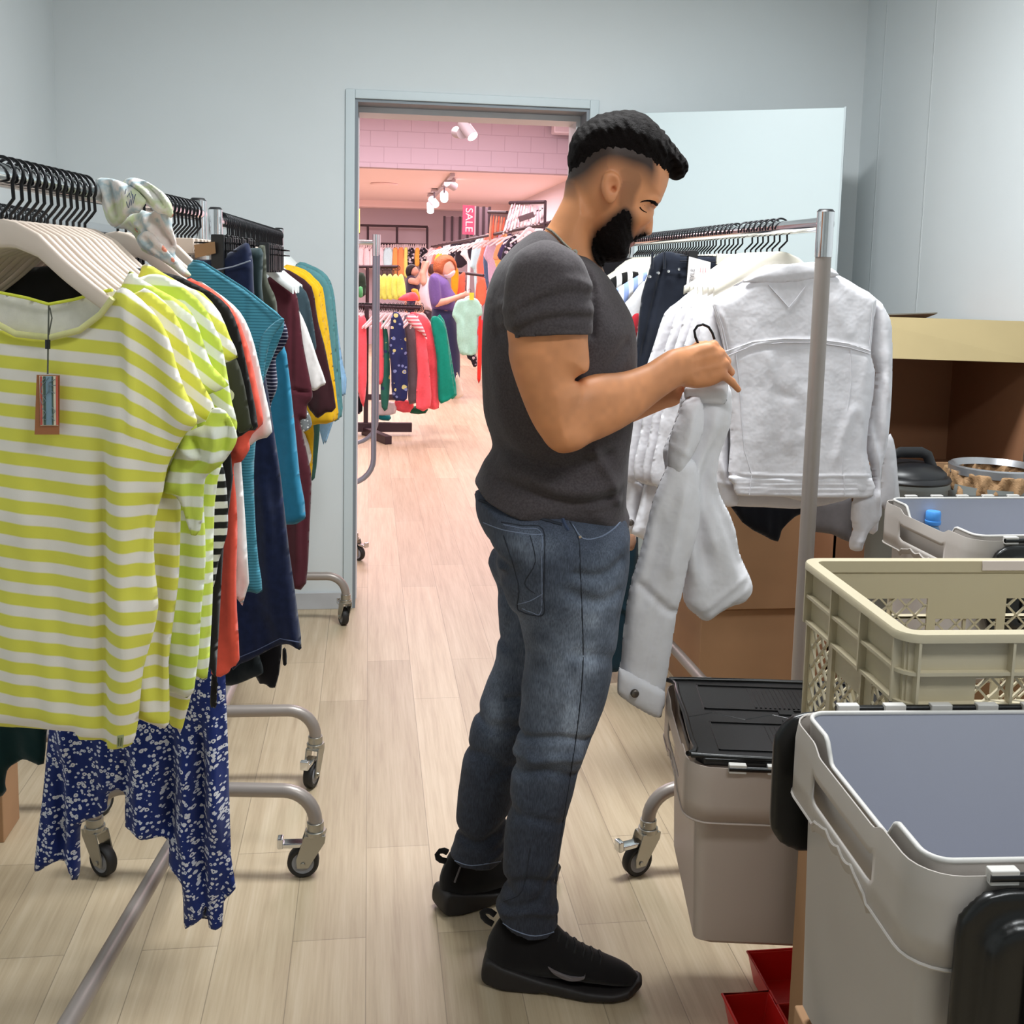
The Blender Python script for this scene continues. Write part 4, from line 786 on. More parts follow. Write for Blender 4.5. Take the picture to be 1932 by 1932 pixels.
f_ = np.maximum(f_, cut); ts.union(f_, 0)
slv = [(998,462),(1030,452),(1066,462),(1096,486),(1113,530),(1117,580),(1119,632),(1120,700),(960,690),(955,640),(946,600),(944,560),(952,515),(972,480)]
hem_cut = lambda Y: ts.region([(900,400),(1200,400),(1130,600),(1116,631),(1040,628),(990,632),(957,640),(930,643),(900,646)], Y, 1)
ts.union(np.maximum(ts.pill(slv, 1.885, .080, .86), hem_cut(1.885)), .014)
ts.union(np.maximum(ts.pill(slv, 2.315, .080, .86), hem_cut(2.315)), .022)
X, Z = np.meshgrid(ts.x, ts.z, indexing='ij')
for pts, am, w_, Yp in (([(1112,585),(1060,580),(1000,590),(960,615)], -.005, .010, 1.86), ([(1112,600),(1060,598),(1010,606),(965,630)], .004, .006, 1.86), ([(1117,560),(1050,555),(985,580)], .004, .008, 1.86), ([(1113,540),(1060,530),(1000,560),(950,590)], -.004, .010, 1.86),
    ([(1113,624),(1040,620),(960,636)], .0022, .003, 1.86), ([(1105,492),(1120,540),(1118,590),(1113,632)], .006, .006, 1.93), ([(958,470),(945,520),(942,580),(950,640)], .006, .006, 1.93), ([(1010,440),(1060,470),(1112,498)], .0018, .003, 1.98),
    ([(930,842),(1000,870),(1060,880),(1150,860)], .006, .012, 1.95), ([(920,870),(990,900),(1080,925),(1170,915)], -.006, .014, 1.95), ([(905,905),(980,925),(1080,950),(1170,935)], .005, .008, 1.95), ([(930,700),(950,800),(1000,860)], -.004, .02, 1.95), ([(1120,850),(1150,900),(1172,950)], -.006, .010, 1.95), ([(1180,650),(1140,700),(1120,760)], .004, .012, 1.95), ([(900,912),(1000,948),(1100,966),(1170,962)], .0018, .0028, 1.95)):
    q = smooth_poly([W(a, b, Yp)[[0,2]] for a, b in pts], 3, False); ts.d = (ts.d+(1.5*am*np.exp(-(seg_dist(X, Z, q)/w_)**2))[:,None,:]*np.clip((np.abs(ts.Y-YM)-.05)/.06, 0, 1)).astype(np.float32)
ts.d = (ts.d+(.003*vnoise(X, Z, .06, 3))[:,None,:]).astype(np.float32)
V, Fq = ts.mesh(); k = NT('charcoal_melange_jersey'); n = k.noise(260, 3); n2 = k.noise(7, 3)
k.color(k.mix(k.math('MULTIPLY', n2, .5), k.ramp(n, [(.35, srgb('3b3537')), (.65, srgb('4d4749'))]), srgb('564f52'))); CH = finish_fabric(k, .45, 11)
tee = mchild('t_shirt', V, Fq, CH, rel=2)
# ---- jeans
j0 = W(830,1790,1.95); j1 = W(1200,900,2.1)
jf = Field((j0[0], 1.84, .02), (j1[0]+.02, 2.36, j1[2]+.02), .0046)
X, Z = np.meshgrid(jf.x, jf.z, indexing='ij')
near = [(935,1040),(955,1120),(980,1200),(985,1250),(984,1310),(974,1400),(960,1500),(950,1600),(944,1700),(938,1745),(930,1830),(1070,1830),(1056,1745),(1049,1690),(1056,1610),(1075,1510),(1092,1450),(1122,1370),(1143,1310),(1160,1220),(1172,1120),(1176,1040),(1170,1000),(1050,960),(960,980)]
rn = fit(jf.Z, [(1000,.10),(1200,.085),(1400,.065),(1500,.058),(1700,.052)], 2.0)
f_ = np.maximum(jf.pill(near, 1.995, rn, .95), jf.region([(880,900),(1220,900),(1220,1500),(1090,1740),(1062,1758),(1057,1768),(1030,1779),(1000,1779),(965,1768),(940,1750),(900,1725)], 1.942, 1)); jf.union(f_, 0)
far = [(930,1040),(940,1120),(940,1180),(936,1240),(905,1330),(882,1400),(863,1500),(858,1580),(848,1612),(850,1640),(846,1700),(960,1700),(952,1630),(955,1560),(975,1480),(1000,1400),(1030,1300),(1060,1200),(1080,1040)]
f_ = np.maximum(jf.pill(far, 2.215, fit(jf.Z, [(1000,.10),(1200,.085),(1400,.065),(1600,.055)], 2.2), .95), jf.region([(800,900),(1220,900),(1220,1500),(985,1600),(960,1632),(930,1642),(900,1644),(870,1642),(851,1634),(820,1610)], 2.165, 1)); jf.union(f_, .006)
hip = [(904,930),(899,948),(903,978),(918,1010),(935,1045),(945,1090),(975,1140),(1060,1160),(1150,1120),(1176,1050),(1176,1000),(1170,950),(1100,930),(1000,915)]
jf.union(jf.pill(hip, YM, .10, 1.85), .03)
for pts, am, w_, Yp in (([(1170,1060),(1130,1080),(1080,1075)], .004, .010, 1.93), ([(1166,1120),(1120,1130),(1070,1110)], .004, .012, 1.93), ([(985,1180),(1000,1240),(985,1300)], .005, .012, 1.93), ([(1110,1400),(1050,1385),(985,1400)], .006, .008, 1.95), ([(1095,1430),(1040,1425),(975,1440)], -.005, .010, 1.95), ([(1085,1470),(1030,1450),(970,1470)], .005, .008, 1.95), ([(1060,1560),(1000,1540),(955,1560)], .004, .01, 1.95), ([(1050,1680),(1000,1660),(948,1690)], .005, .010, 1.95), ([(1054,1730),(1000,1715),(944,1735)], -.005, .009, 1.95), ([(1050,1650),(1010,1700),(960,1720)], .004, .008, 1.95),
    ([(900,1360),(930,1380),(960,1360)], .005, .010, 2.15), ([(880,1440),(920,1430),(950,1450)], .004, .009, 2.15), ([(855,1590),(900,1600),(945,1590)], .006, .010, 2.15), ([(1176,1270),(1140,1240),(1080,1230)], .003, .012, 1.93), ([(940,1060),(965,1075),(950,1100)], .006, .010, 1.95)):
    q = smooth_poly([W(a, b, Yp)[[0,2]] for a, b in pts], 3, False); jf.d = (jf.d+(1.7*am*np.exp(-(seg_dist(X, Z, q)/w_)**2))[:,None,:]).astype(np.float32)
jf.d = (jf.d+(.004*vnoise(X, Z, .045, 6))[:,None,:]).astype(np.float32)
V, Fq = jf.mesh(); V = relax(V, Fq, 2)
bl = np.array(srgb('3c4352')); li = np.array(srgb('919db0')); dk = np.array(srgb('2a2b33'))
def blob(cx, cy, rx, ry, Yp): c = W(cx, cy, Yp); return np.exp(-((V[:,0]-c[0])/rx)**2-((V[:,2]-c[2])/ry)**2)
wash = np.clip(blob(1075,1250,.06,.16,2.0)*.9+blob(1130,1130,.05,.10,2.0)*.6+blob(960,1150,.03,.1,2.1)*.3+blob(930,1300,.03,.1,2.2)*.6+blob(1060,1360,.04,.06,2.)*.5+blob(985,1010,.05,.03,2.)*.35, 0, 1)
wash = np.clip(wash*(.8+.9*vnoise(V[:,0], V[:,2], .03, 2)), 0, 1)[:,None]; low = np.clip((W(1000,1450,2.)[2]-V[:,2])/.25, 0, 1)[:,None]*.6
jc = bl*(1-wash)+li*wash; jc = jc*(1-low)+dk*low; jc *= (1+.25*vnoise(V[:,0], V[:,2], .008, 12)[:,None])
JM = vcol('washed_denim', .85, .6, 14, 1300, sheen=.05, wd=.01); jeans = mchild('jeans', V, Fq, JM, col=np.clip(jc, 0, 1), rel=0)
ORT = plain('dark_denim_seam', '262b36', .9); LTT = plain('pale_denim_stitch', '77839a', .9)
def dj(pts, r_, name, mat, off=.0004): rebase(drape(jf, pts, r_, name, mat, jeans_e, off=off, step=6))
jeans_e = man
dj([(905,944),(950,960),(1010,976),(1060,990)], .0035, 'waistband_seam', ORT); dj([(912,986),(950,1000),(1000,1008),(1024,1008)], .0012, 'pocket_stitching', LTT)
dj([(946,985),(985,992),(1024,998),(1027,1060),(1026,1120),(1026,1158),(1004,1160),(985,1154),(976,1145),(978,1100),(950,1010)], .0016, 'pocket_stitching', ORT)
dj([(950,990),(985,997),(1020,1003),(1022,1060),(1021,1153),(1003,1155),(985,1148)], .0009, 'pocket_stitching', LTT)
dj([(976,1140),(1000,1134),(1024,1120)], .001, 'pocket_stitching', LTT); dj([(1000,1010),(1010,1060),(990,1100),(1010,1120)], .0012, 'pocket_stitching', ORT)
dj([(1075,984),(1092,1020),(1095,1080),(1098,1150),(1100,1250),(1092,1350),(1078,1450),(1064,1540),(1050,1640),(1050,1740)], .0014, 'side_seam', ORT)
dj([(1080,990),(1100,1016),(1130,1014),(1155,1000),(1170,985)], .0016, 'front_pocket_edge', LTT); dj([(1060,975),(1066,990),(1072,1000)], .004, 'belt_loop', plain('denim_loop', '3a4660', .9)); dj([(1094,1012),(1096,1016)], .003, 'rivet', STEEL, .001)
dj([(944,1738),(972,1756),(1010,1766),(1053,1756)], .0012, 'hem_stitching', LTT); dj([(858,1624),(890,1633),(945,1625)], .0012, 'hem_stitching', LTT)
dj([(1000,1600),(985,1680),(950,1700)], .0015, 'leg_seam', ORT)
# ---- shoes
BLKF = fabric('black_knit_upper', '121011', wrinkle=.1, weave=500); SOLE = plain('black_foam_sole', '1f1b1b', .6, nscale=200, nstr=.1)
def shoe(heel, toe, near=True):
    hx = ground(*heel); tx = ground(*toe); dv = (tx-hx); ang = math.atan2(dv[1], dv[0]); 
    e = empty('shoe', (hx[0]-man.location[0], hx[1]-man.location[1], 0), ang); parent(e, man); s = .295/.30
    hw = lambda x: np.interp(x, [0,.03,.08,.14,.20,.25,.28,.30], [.028,.036,.036,.038,.047,.045,.034,.012])
    f = Field((-.03,-.07,-.01), (.33,.07,.17), .0035); X, Z = np.meshgrid(f.x, f.z, indexing='ij')
    side = smooth_poly([(-.004,.03),(-.010,.075),(.004,.112),(.022,.135),(.06,.125),(.10,.122),(.128,.128),(.15,.108),(.185,.086),(.235,.066),(.275,.052),(.298,.034),(.30,.02),(.28,.016),(.15,.02),(.02,.02)], 3)
    D = sdist(X, Z, side)[:,None,:]; r = hw(f.X)*(1-.25*np.clip((f.Z-.06)/.06, 0, 1)); f.union(np.sqrt(np.maximum(D+r, 0)**2+f.Y**2)-r, 0)
    V, Fq = f.mesh(); mesh_obj('upper', relax(V, Fq, 1), Fq, BLKF, e)
    f = Field((-.03,-.07,-.01), (.33,.07,.08), .003); X, Z = np.meshgrid(f.x, f.z, indexing='ij')
    side = smooth_poly([(-.012,.006),(-.018,.03),(-.008,.056),(.02,.052),(.08,.036),(.12,.028),(.2,.022),(.27,.022),(.296,.034),(.306,.030),(.305,.018),(.285,.006),(.2,.0),(.13,.001),(.115,.006),(.10,.0),(.02,.0)], 3)
    D = sdist(X, Z, side)[:,None,:]; out = np.abs(f.Y)-(hw(f.X)*1.10+.004); f.union(np.maximum(D, out)+0*f.Y, 0); f.d += .002*np.clip(np.abs(f.Y)/.05, 0, 1)
    V, Fq = f.mesh(); V = relax(V, Fq, 8); V[:,2] -= V[:,2].min(); mesh_obj('sole', V, Fq, SOLE, e)
    MB().tube([(.002,0,.118),(-.010,0,.124),(-.018,0,.132),(-.020,0,.140),(-.014,0,.146),(-.004,0,.145),(.006,0,.138)], [(.003,.007)]*7, 8).build('heel_loop', BLKF, e, smooth=True)
    LC = plain('black_lace', '0c0b0c', .8)
    for i in range(6):
        x = .135+i*.017; z = np.interp(x, [.128,.15,.185,.235], [.120,.103,.083,.064])+.004; MB().tube([(x,-.022,z-.012),(x+.004,-.010,z),(x-.002,.010,z),(x+.002,.022,z-.012)], .0028, 6).build('lace', LC, e, smooth=True)
    if near:
        m_ = MB(); pts = [(.118,.062),(.13,.048),(.148,.040),(.168,.039),(.19,.048),(.193,.060),(.190,.052),(.170,.048),(.150,.050),(.132,.056)]; y = lambda x, z: -(hw(x)*(.97))-.001
        outer = smooth_poly(pts, 3); c = outer.mean(0); n = len(outer); v = [(x, -hw(x)*(1-.25*max(0, (z-.06)/.06))+.0005-.0018, z) for x, z in outer]; v2 = [(x, yy+.006, z) for (x, yy, z) in v]
        top_i = list(range(n)); m_.add(v+v2, [tuple(top_i)[::-1]]+[(i,(i+1) % n,n+(i+1) % n,n+i) for i in range(n)]); m_.build('swoosh_mark', plain('gloss_dark_mark', '6a6468', .25), e, smooth=False)
    else:
        MB().tube([(.02,-.036,.118),(.006,-.036,.085)], .0022, 6).build('heel_tab', plain('grey_reflective', '5d5a5c', .4), e, smooth=True)
    return e
shoe((926,1845), (1178,1868)); shoe((838,1718), (1035,1655), False)
# ================================================================= JACKET IN HIS HAND
WD = fabric('white_denim', 'dfdde1', weave=1200, wrinkle=.45, wscale=14, var=.02); WDS = fabric('white_denim_seam', 'd5d3d8', weave=1200, wrinkle=.1); MB_ = plain('antique_button', '6f6862', .4, .8)
hk_ = empty('clothes_hanger', tuple(W(1320,650,2.02)), 0, 'black hook hanger gripped in the man\'s fist inside the held jacket', 'hanger')
pts = [(1322,668),(1318,650),(1312,636),(1310,624),(1316,615),(1326,612),(1337,617),(1344,628),(1348,640)]
MB().tube([W(a, b, 2.02)-W(1320,650,2.02) for a, b in pts], .0026, 8).build('hook', HOOK, hk_, smooth=True)
hb = [(1330,735),(1318,700),(1325,672),(1340,735),(1350,780)]
MB().tube([W(a, b, 2.074)-W(1320,650,2.02) for a, b in ((1306,800),(1318,745),(1324,700),(1334,745),(1346,800))], [(.006,.01)]*5, 10).build('hanger_bar', WOODC, hk_, smooth=True)
B0 = dict(Y=2.06, x0=0., tilt=0.)
def J(name, poly, Y, par=None, mat=None, **kw):
    k_ = dict(relax_it=2, T=.022, h=.005, fold_auto=.003, fold_w=.06, edge=.035); k_.update(kw); return cloth(name, poly, Y, mat or WD, par, **k_)
hj = J('denim_jacket', [(1290,738),(1345,722),(1368,716),(1380,740),(1378,800),(1360,850),(1352,900),(1360,935),(1375,965),(1388,1000),(1395,1040),(1408,1072),(1421,1108),(1404,1136),(1376,1144),(1350,1160),(1331,1173),(1310,1158),(1290,1135),(1284,1080),(1262,1000),(1250,940),(1254,880),(1250,850),(1268,810),(1282,770)], 2.075, T=.034, seed=80, fold_w=.07,
  folds=[([(1300,760),(1278,820),(1262,880)], -.016, .012), ([(1340,760),(1330,830),(1300,900),(1290,1000)], .014, .012), ([(1352,800),(1322,890),(1318,1000),(1330,1090)], -.018, .014), ([(1300,880),(1318,960),(1340,1040)], .012, .010), ([(1330,900),(1370,1000),(1400,1080)], -.012, .014), ([(1270,900),(1290,1000),(1300,1100)], .014, .012), ([(1312,1150),(1360,1110),(1402,1080)], .006, .004), ([(1322,1166),(1370,1128),(1410,1100)], .005, .004), ([(1262,860),(1290,900)], .016, .006)])
tag(hj, 'crumpled white denim jacket held up on a hanger by the man', 'jacket')
J('collar', [(1292,730),(1330,722),(1368,712),(1376,722),(1374,745),(1366,765),(1340,762),(1310,762),(1292,752)], 2.035, hj, T=.012, seed=81, folds=[([(1295,757),(1335,768),(1368,762)], .006, .003)])
sl_ = J('sleeve', [(1258,880),(1278,860),(1312,870),(1322,930),(1318,1000),(1300,1060),(1288,1120),(1277,1160),(1268,1220),(1255,1300),(1246,1352),(1210,1336),(1168,1308),(1165,1293),(1172,1233),(1180,1150),(1192,1090),(1202,1058),(1218,1000),(1232,940)], 2.03, hj, T=.026, seed=82, folds=[([(1245,960),(1228,1050),(1205,1150)], -.010, .012), ([(1290,900),(1268,1000),(1255,1090)], .012, .012), ([(1192,1088),(1222,1115),(1262,1150),(1280,1146)], -.012, .006), ([(1240,1120),(1225,1200),(1212,1290)], -.006, .010), ([(1270,1000),(1240,1060),(1228,1110)], -.003, .003), ([(1168,1268),(1205,1290),(1252,1318)], .006, .004)])
J('cuff', [(1166,1262),(1175,1262),(1215,1282),(1256,1306),(1250,1345),(1242,1356),(1205,1338),(1168,1312),(1163,1296)], 2.004, hj, T=.012, seed=83, fold_auto=.001, folds=[([(1170,1274),(1210,1292),(1252,1316)], .003, .002)])
p = W(1198,1309,1.986); MB().lathe([(.0,-.003),(.006,-.003),(.0085,-.001),(.0085,.004)], tuple(p), 16, axis='y').build('button', MB_, hj, smooth=True)
J('sleeve', [(1290,755),(1320,745),(1330,790),(1322,830),(1300,870),(1288,893),(1275,905),(1262,893),(1258,860),(1266,815),(1280,780)], 2.03, hj, T=.024, seed=84, folds=[([(1262,838),(1285,850),(1300,866)], .006, .004), ([(1300,770),(1290,830),(1272,890)], .008, .01)])
# ================================================================= RIGHT RACK
def L4(Y, tilt=0.): return dict(Y=Y, x0=rail_pt(R4A, R4B, Y)[0], tilt=tilt)
def G4(name, label, cat, poly, Y, mat, **kw): return G(name, label, cat, poly, Y, mat, base=L4(Y, kw.pop('tilt', 0.)), **kw)
j0_ = hanger_parts('clothes_hanger', rail_pt(R4A, R4B, 2.62, 1.56), -.05, w=.165, drop=.095, mat=WOODC, label='cream wooden hanger inside the frontmost white denim jacket')
hang_row(R4A, R4B, [2.665,2.70,2.74,2.775,2.81,2.85], 1.56, -.05, 'cream wooden hanger among the white denim jackets on the right rail', 'hangers holding white denim jackets', proto=j0_, jit=.04)
hang_row(R4A, R4B, np.arange(2.92, 3.10, .034), 1.56, 0, 'black clip hanger with cream block holding dark jeans on the right rail', 'clip hangers on the right rail', kind='clip', jit=.04, mat=WOODC)
hang_row(R4A, R4B, np.arange(3.13, 3.98, .026), 1.56, .02, 'cream hanger in the crowded far half of the right rail', 'crowded hangers on the right rail', proto=j0_, jit=.05)
def seamline(pts, Y, par, r=.0016, base=None, name='seam', mat=None): return strip(pts, 0, r, name, mat or WDS, par, 6, base=dict(base or L4(Y), Y=Y))
# rear jackets (left shoulders showing)
SH = [(1345,572),(1367,560),(1403,545)]
def jacket_back(i, dx, dy, Y, lab):
    pl = [(1420,545),(1403,532),(1375,546),(1345,570),(1322,590),(1305,640),(1285,700),(1262,760),(1248,840),(1236,900),(1250,925),(1300,930),(1330,890),(1345,860),(1356,905),(1360,930),(1480,940),(1580,935),(1600,700),(1540,560)]
    s = 1-.012*i
    q = [(1480+(x-1480)*s+dx, 560+(y-560)*s+dy) for x, y in pl]
    o = G4('denim_jacket', lab, 'jacket', q, Y, WD, group='white denim jackets on the right rail', seed=100+i, T=.010, h=.006, fold_auto=.0012, fold_w=.06,
       folds=[([(a+dx, b+dy) for a, b in ((1345,572),(1360,620),(1370,680))], .004, .005), ([(a+dx, b+dy) for a, b in ((1330,640),(1310,700),(1290,780))], -.004, .016), ([(a+dx, b+dy) for a, b in ((1300,690),(1330,720),(1350,760))], .003, .012), ([(a+dx, b+dy) for a, b in ((1345,800),(1320,850),(1290,900))], .004, .016)])
    c = cloth('collar', [(a+dx, b+dy) for a, b in ((1395,540),(1412,520),(1440,500),(1480,497),(1520,500),(1540,530),(1480,534),(1420,536))], Y-.012, WD, o, T=.008, fold_auto=.001, h=.006, x0=L4(Y)['x0'])
    return o
jacket_back(1, -12, 0, 2.665, 'white denim jacket second from the end post')
jacket_back(2, -30, -2, 2.70, 'white denim jacket third from the end post')
jacket_back(3, -50, -1, 2.74, 'white denim jacket fourth from the end post')
jacket_back(4, -76, 2, 2.78, 'white denim jacket last in the row, against the dark jeans')
# hanging sleeves seen left of the held jacket
o = G4('denim_sleeve', 'white denim jacket sleeve with buttoned cuff beside the man\'s hip', 'sleeve', [(1262,600),(1240,680),(1215,740),(1200,800),(1185,860),(1178,940),(1168,993),(1172,1000),(1199,1008),(1225,960),(1245,880),(1268,820),(1300,760),(1320,700)], 2.80, WD, seed=110, T=.02, folds=[([(1190,900),(1215,920),(1235,900)], .008, .008), ([(1172,975),(1202,986)], .004, .004), ([(1230,760),(1215,850),(1200,950)], .010, .012)])
p = at(1190,986,2.772); MB().lathe([(.0,-.003),(.006,-.003),(.009,-.001),(.009,.004)], tuple(p), 16, axis='y').build('button', MB_, o, smooth=True)
o = G4('denim_sleeve', 'white denim jacket sleeve hanging just left of the held jacket', 'sleeve', [(1290,620),(1262,720),(1240,800),(1225,860),(1212,930),(1198,985),(1192,1006),(1210,1016),(1226,1021),(1250,960),(1270,900),(1300,820),(1320,740)], 2.75, WD, seed=111, T=.02, folds=[([(1240,830),(1265,850),(1290,830)], .008, .008), ([(1200,990),(1232,1000)], .004, .004)])
# front jacket
f1 = G4('denim_jacket', 'frontmost white denim jacket, back turned to the room, behind the end post', 'jacket',
  [(1403,532),(1440,512),(1488,506),(1535,505),(1584,520),(1620,541),(1653,563),(1648,600),(1644,640),(1642,669),(1650,700),(1646,750),(1638,800),(1634,846),(1640,875),(1645,902),(1646,936),(1600,938),(1500,936),(1440,934),(1390,932),(1384,910),(1374,889),(1378,840),(1376,780),(1372,720),(1370,690),(1366,660),(1356,620),(1345,572),(1372,552)], 2.62, WD, T=.022, h=.0045, seed=120, fold_auto=.0015, fold_w=.08, sm=2,
  folds=[([(1384,664),(1420,648),(1480,640),(1540,640),(1600,650),(1640,662)], .003, .004), ([(1384,676),(1420,660),(1480,652),(1540,652),(1600,662),(1640,672)], -.003, .004), ([(1345,575),(1362,610),(1372,660)], .005, .006), ([(1374,890),(1440,894),(1520,896),(1600,894),(1645,896)], .003, .003), ([(1441,660),(1452,700),(1448,740)], .0025, .010), ([(1476,670),(1486,760),(1480,860)], .004, .02), ([(1440,700),(1460,740),(1500,750)], -.002, .012), ([(1500,720),(1530,780),(1500,840)], .003, .02), ([(1610,760),(1585,810),(1566,880)], .004, .014), ([(1628,660),(1618,740),(1622,800)], .003, .012), ([(1560,550),(1580,600),(1600,640)], .003, .02)])
b1 = L4(2.62)
cloth('collar', [(1400,533),(1412,524),(1442,501),(1488,498),(1535,494),(1562,502),(1584,519),(1560,524),(1535,526),(1500,532),(1450,534),(1415,533)], 2.60, WD, f1, T=.009, h=.0045, fold_auto=.0005, x0=b1['x0'], folds=[([(1410,528),(1460,528),(1540,520),(1575,516)], -.0015, .002)])
cloth('waistband', [(1374,897),(1440,900),(1520,902),(1600,900),(1645,902),(1647,936),(1600,940),(1500,938),(1440,936),(1390,934),(1384,915)], 2.602, WD, f1, T=.006, h=.0045, edge=.008, fold_auto=.001, x0=b1['x0'], folds=[([(1380,906),(1500,910),(1645,909)], -.002, .002), ([(1384,915),(1500,918),(1645,917)], -.002, .002), ([(1387,925),(1500,928),(1645,926)], -.0015, .002)])
cloth('sleeve', [(1653,563),(1672,588),(1681,616),(1682,690),(1679,768),(1672,840),(1662,880),(1660,930),(1662,970),(1650,990),(1636,1005),(1628,1024),(1622,1040),(1604,1036),(1604,1018),(1610,1000),(1606,980),(1608,950),(1620,930),(1646,920),(1643,880),(1634,846),(1638,800),(1648,750),(1652,700),(1644,669),(1646,610)], 2.635, WD, f1, T=.026, h=.005, seed=121, x0=b1['x0'], fold_auto=.003, folds=[([(1650,700),(1640,760),(1655,860)], -.012, .012), ([(1665,640),(1668,740),(1658,860)], .006, .02), ([(1648,680),(1662,720),(1672,760)], .006, .005), ([(1640,800),(1648,880),(1652,960)], .010, .006), ([(1606,1016),(1620,1018),(1634,1008)], .004, .003)])
cloth('sleeve', [(1345,572),(1330,590),(1318,640),(1326,700),(1348,740),(1352,800),(1347,860),(1340,908),(1350,925),(1358,952),(1389,955),(1392,935),(1384,905),(1376,889),(1374,820),(1380,740),(1374,690),(1364,640),(1356,605)], 2.65, WD, f1, T=.022, h=.005, seed=122, x0=b1['x0'], fold_auto=.003, folds=[([(1350,905),(1370,912),(1388,908)], .004, .003), ([(1362,760),(1352,850),(1362,900)], .010, .008)])
for pts, Yb, r_ in (([(1388,667),(1395,720),(1400,800),(1404,850),(1418,895)], 2.597, .0014), ([(1605,660),(1606,720),(1598,780),(1590,850),(1589,896)], 2.597, .0014), ([(1366,664),(1420,645),(1480,639),(1540,640),(1600,648),(1642,662)], 2.596, .0015), ([(1370,672),(1420,652),(1480,646),(1540,646),(1600,655),(1643,668)], 2.596, .0011),
    ([(1345,575),(1358,610),(1368,662)], 2.600, .0016), ([(1350,578),(1364,620),(1374,664)], 2.598, .001), ([(1450,538),(1470,560),(1488,580),(1502,564),(1520,540)], 2.597, .0011), ([(1646,575),(1644,610),(1640,655)], 2.60, .0012), ([(1418,898),(1414,934)], 2.592, .0012), ([(1592,898),(1594,936)], 2.592, .0012)):
    seamline(pts, Yb, f1, r_, b1)
G4('denim_jacket', 'white denim jacket whose pale lining shows below the front jacket\'s hem', 'jacket', [(1360,900),(1500,905),(1620,900),(1610,936),(1570,950),(1540,956),(1500,960),(1440,957),(1388,955),(1364,948)], 2.69, WD, T=.01, seed=123, fold_auto=.001, group='white denim jackets on the right rail')
G4('denim_sleeve', 'white denim sleeve hanging lowest right, over the grey container rim', 'sleeve', [(1664,840),(1680,818),(1690,850),(1694,900),(1698,940),(1701,962),(1694,975),(1684,968),(1668,960),(1660,955),(1656,1000),(1640,1006),(1648,960),(1660,920),(1664,880)], 2.70, WD, T=.014, seed=124, folds=[([(1680,870),(1682,920),(1684,955)], .005, .006)])
NJ = fabric('ink_black_denim', '171c28', weave=1300, wrinkle=.35)
nv = G4('dark_jeans', 'ink-blue jeans with silver studs clipped behind the white jackets', 'trousers', [(1229,494),(1240,480),(1262,474),(1300,482),(1380,484),(1390,500),(1340,560),(1300,620),(1262,690),(1240,760),(1200,760),(1196,700),(1202,640),(1210,560),(1222,520)], 2.95, NJ, seed=130, T=.016, folds=[([(1250,500),(1235,560),(1205,700)], -.012, .006), ([(1245,512),(1290,520),(1310,530)], .003, .004)])
for a, b in ((1226,522),(1242,515),(1261,512),(1281,508)): MB().lathe([(0,-.003),(.004,-.0025),(.005,.002)], tuple(at(a,b,2.922)), 12, axis='y').build('stud', plain('silver_stud','d6d9de',.25,1), nv, smooth=True)
for a in (1231,1254): strip([(a,476),(a-1,508)], 0, .0035, 'belt_loop', NJ, nv, 8, base=dict(L4(2.95), Y=2.928))
tg = card([(1300,484),(1341,495),(1338,545),(1318,560),(1294,552)], 2.885, .0008, 'style_tag', plain('white_card', 'ebe6e6', .7), None, L4(2.95)); tag(tg, 'white style tag card hanging beside the dark studded jeans', 'tag')
tg_style = tg
for i, x in enumerate((1321,1326,1331)): 
    strip([(x,532-i),(x+1,520)], 0, .0008, 'printed_line', plain('tag_grey_ink', '6f6b70', .7), tg, 5, base=dict(L4(2.95), Y=2.882)); strip([(x,514),(x+1,505)], 0, .0008, 'printed_line', plain('tag_pink_ink', 'cf8f95', .7), tg, 5, base=dict(L4(2.95), Y=2.882))
G4('grey_tee', 'pale grey t-shirt beside the dark studded jeans', 'tee shirt', [(1172,585),(1190,560),(1215,530),(1222,560),(1208,600),(1200,660),(1196,720),(1180,720),(1176,640)], 3.12, fabric('pale_grey_jersey', 'c9c8ca', wrinkle=.3), seed=131, T=.014)
G4('red_garment', 'sliver of a red garment between the grey tee and dark jeans', 'garment', [(1190,600),(1203,590),(1206,600),(1200,640),(1190,620)], 3.05, fabric('red_jersey', 'a8222e'), seed=132, T=.008)
G4('blue_striped_shirt', 'shirt with wide light blue and white stripes behind the grey tee', 'shirt', [(1148,556),(1170,540),(1200,522),(1222,512),(1216,532),(1190,560),(1174,585),(1160,575)], 3.24, stripes('blue_white_wide', '8fa3d8', 'e6e8f0', .03, .5, axis=0), seed=133, T=.01)
G4('black_striped_shirt', 'black and white striped shirt behind the blue striped one', 'shirt', [(1137,545),(1140,535),(1170,516),(1196,512),(1212,518),(1196,530),(1170,545),(1150,558)], 3.36, stripes('bw_wide', '141414', 'e2e2e2', .036, .55, axis=0), seed=134, T=.01)
G4('black_bag', 'black garment bundled at the far end of the right rail', 'garment', [(1112,520),(1108,490),(1125,482),(1180,486),(1215,490),(1200,515),(1160,530),(1137,542)], 3.9, fabric('black_satin', '171519'), seed=135, T=.02)
G4('cream_tee', 'pale tee shirt bodies hanging behind the man\'s forearm', 'tee shirt', [(1180,640),(1200,600),(1230,640),(1240,800),(1230,900),(1180,900),(1176,760)], 3.1, fabric('light_grey_jersey', 'b9b7bb', wrinkle=.4), seed=136, T=.014)
G4('teal_jeans', 'dark teal trousers hanging low behind the man\'s knee', 'trousers', [(1140,1000),(1180,990),(1204,1010),(1200,1090),(1185,1160),(1176,1230),(1170,1262),(1150,1268),(1120,1260),(1130,1100)], 3.55, fabric('dark_teal_denim', '14303e', wrinkle=.5), seed=137, T=.03, folds=[([(1160,1060),(1175,1080)], .01, .01), ([(1150,1130),(1185,1150)], .01, .01)])
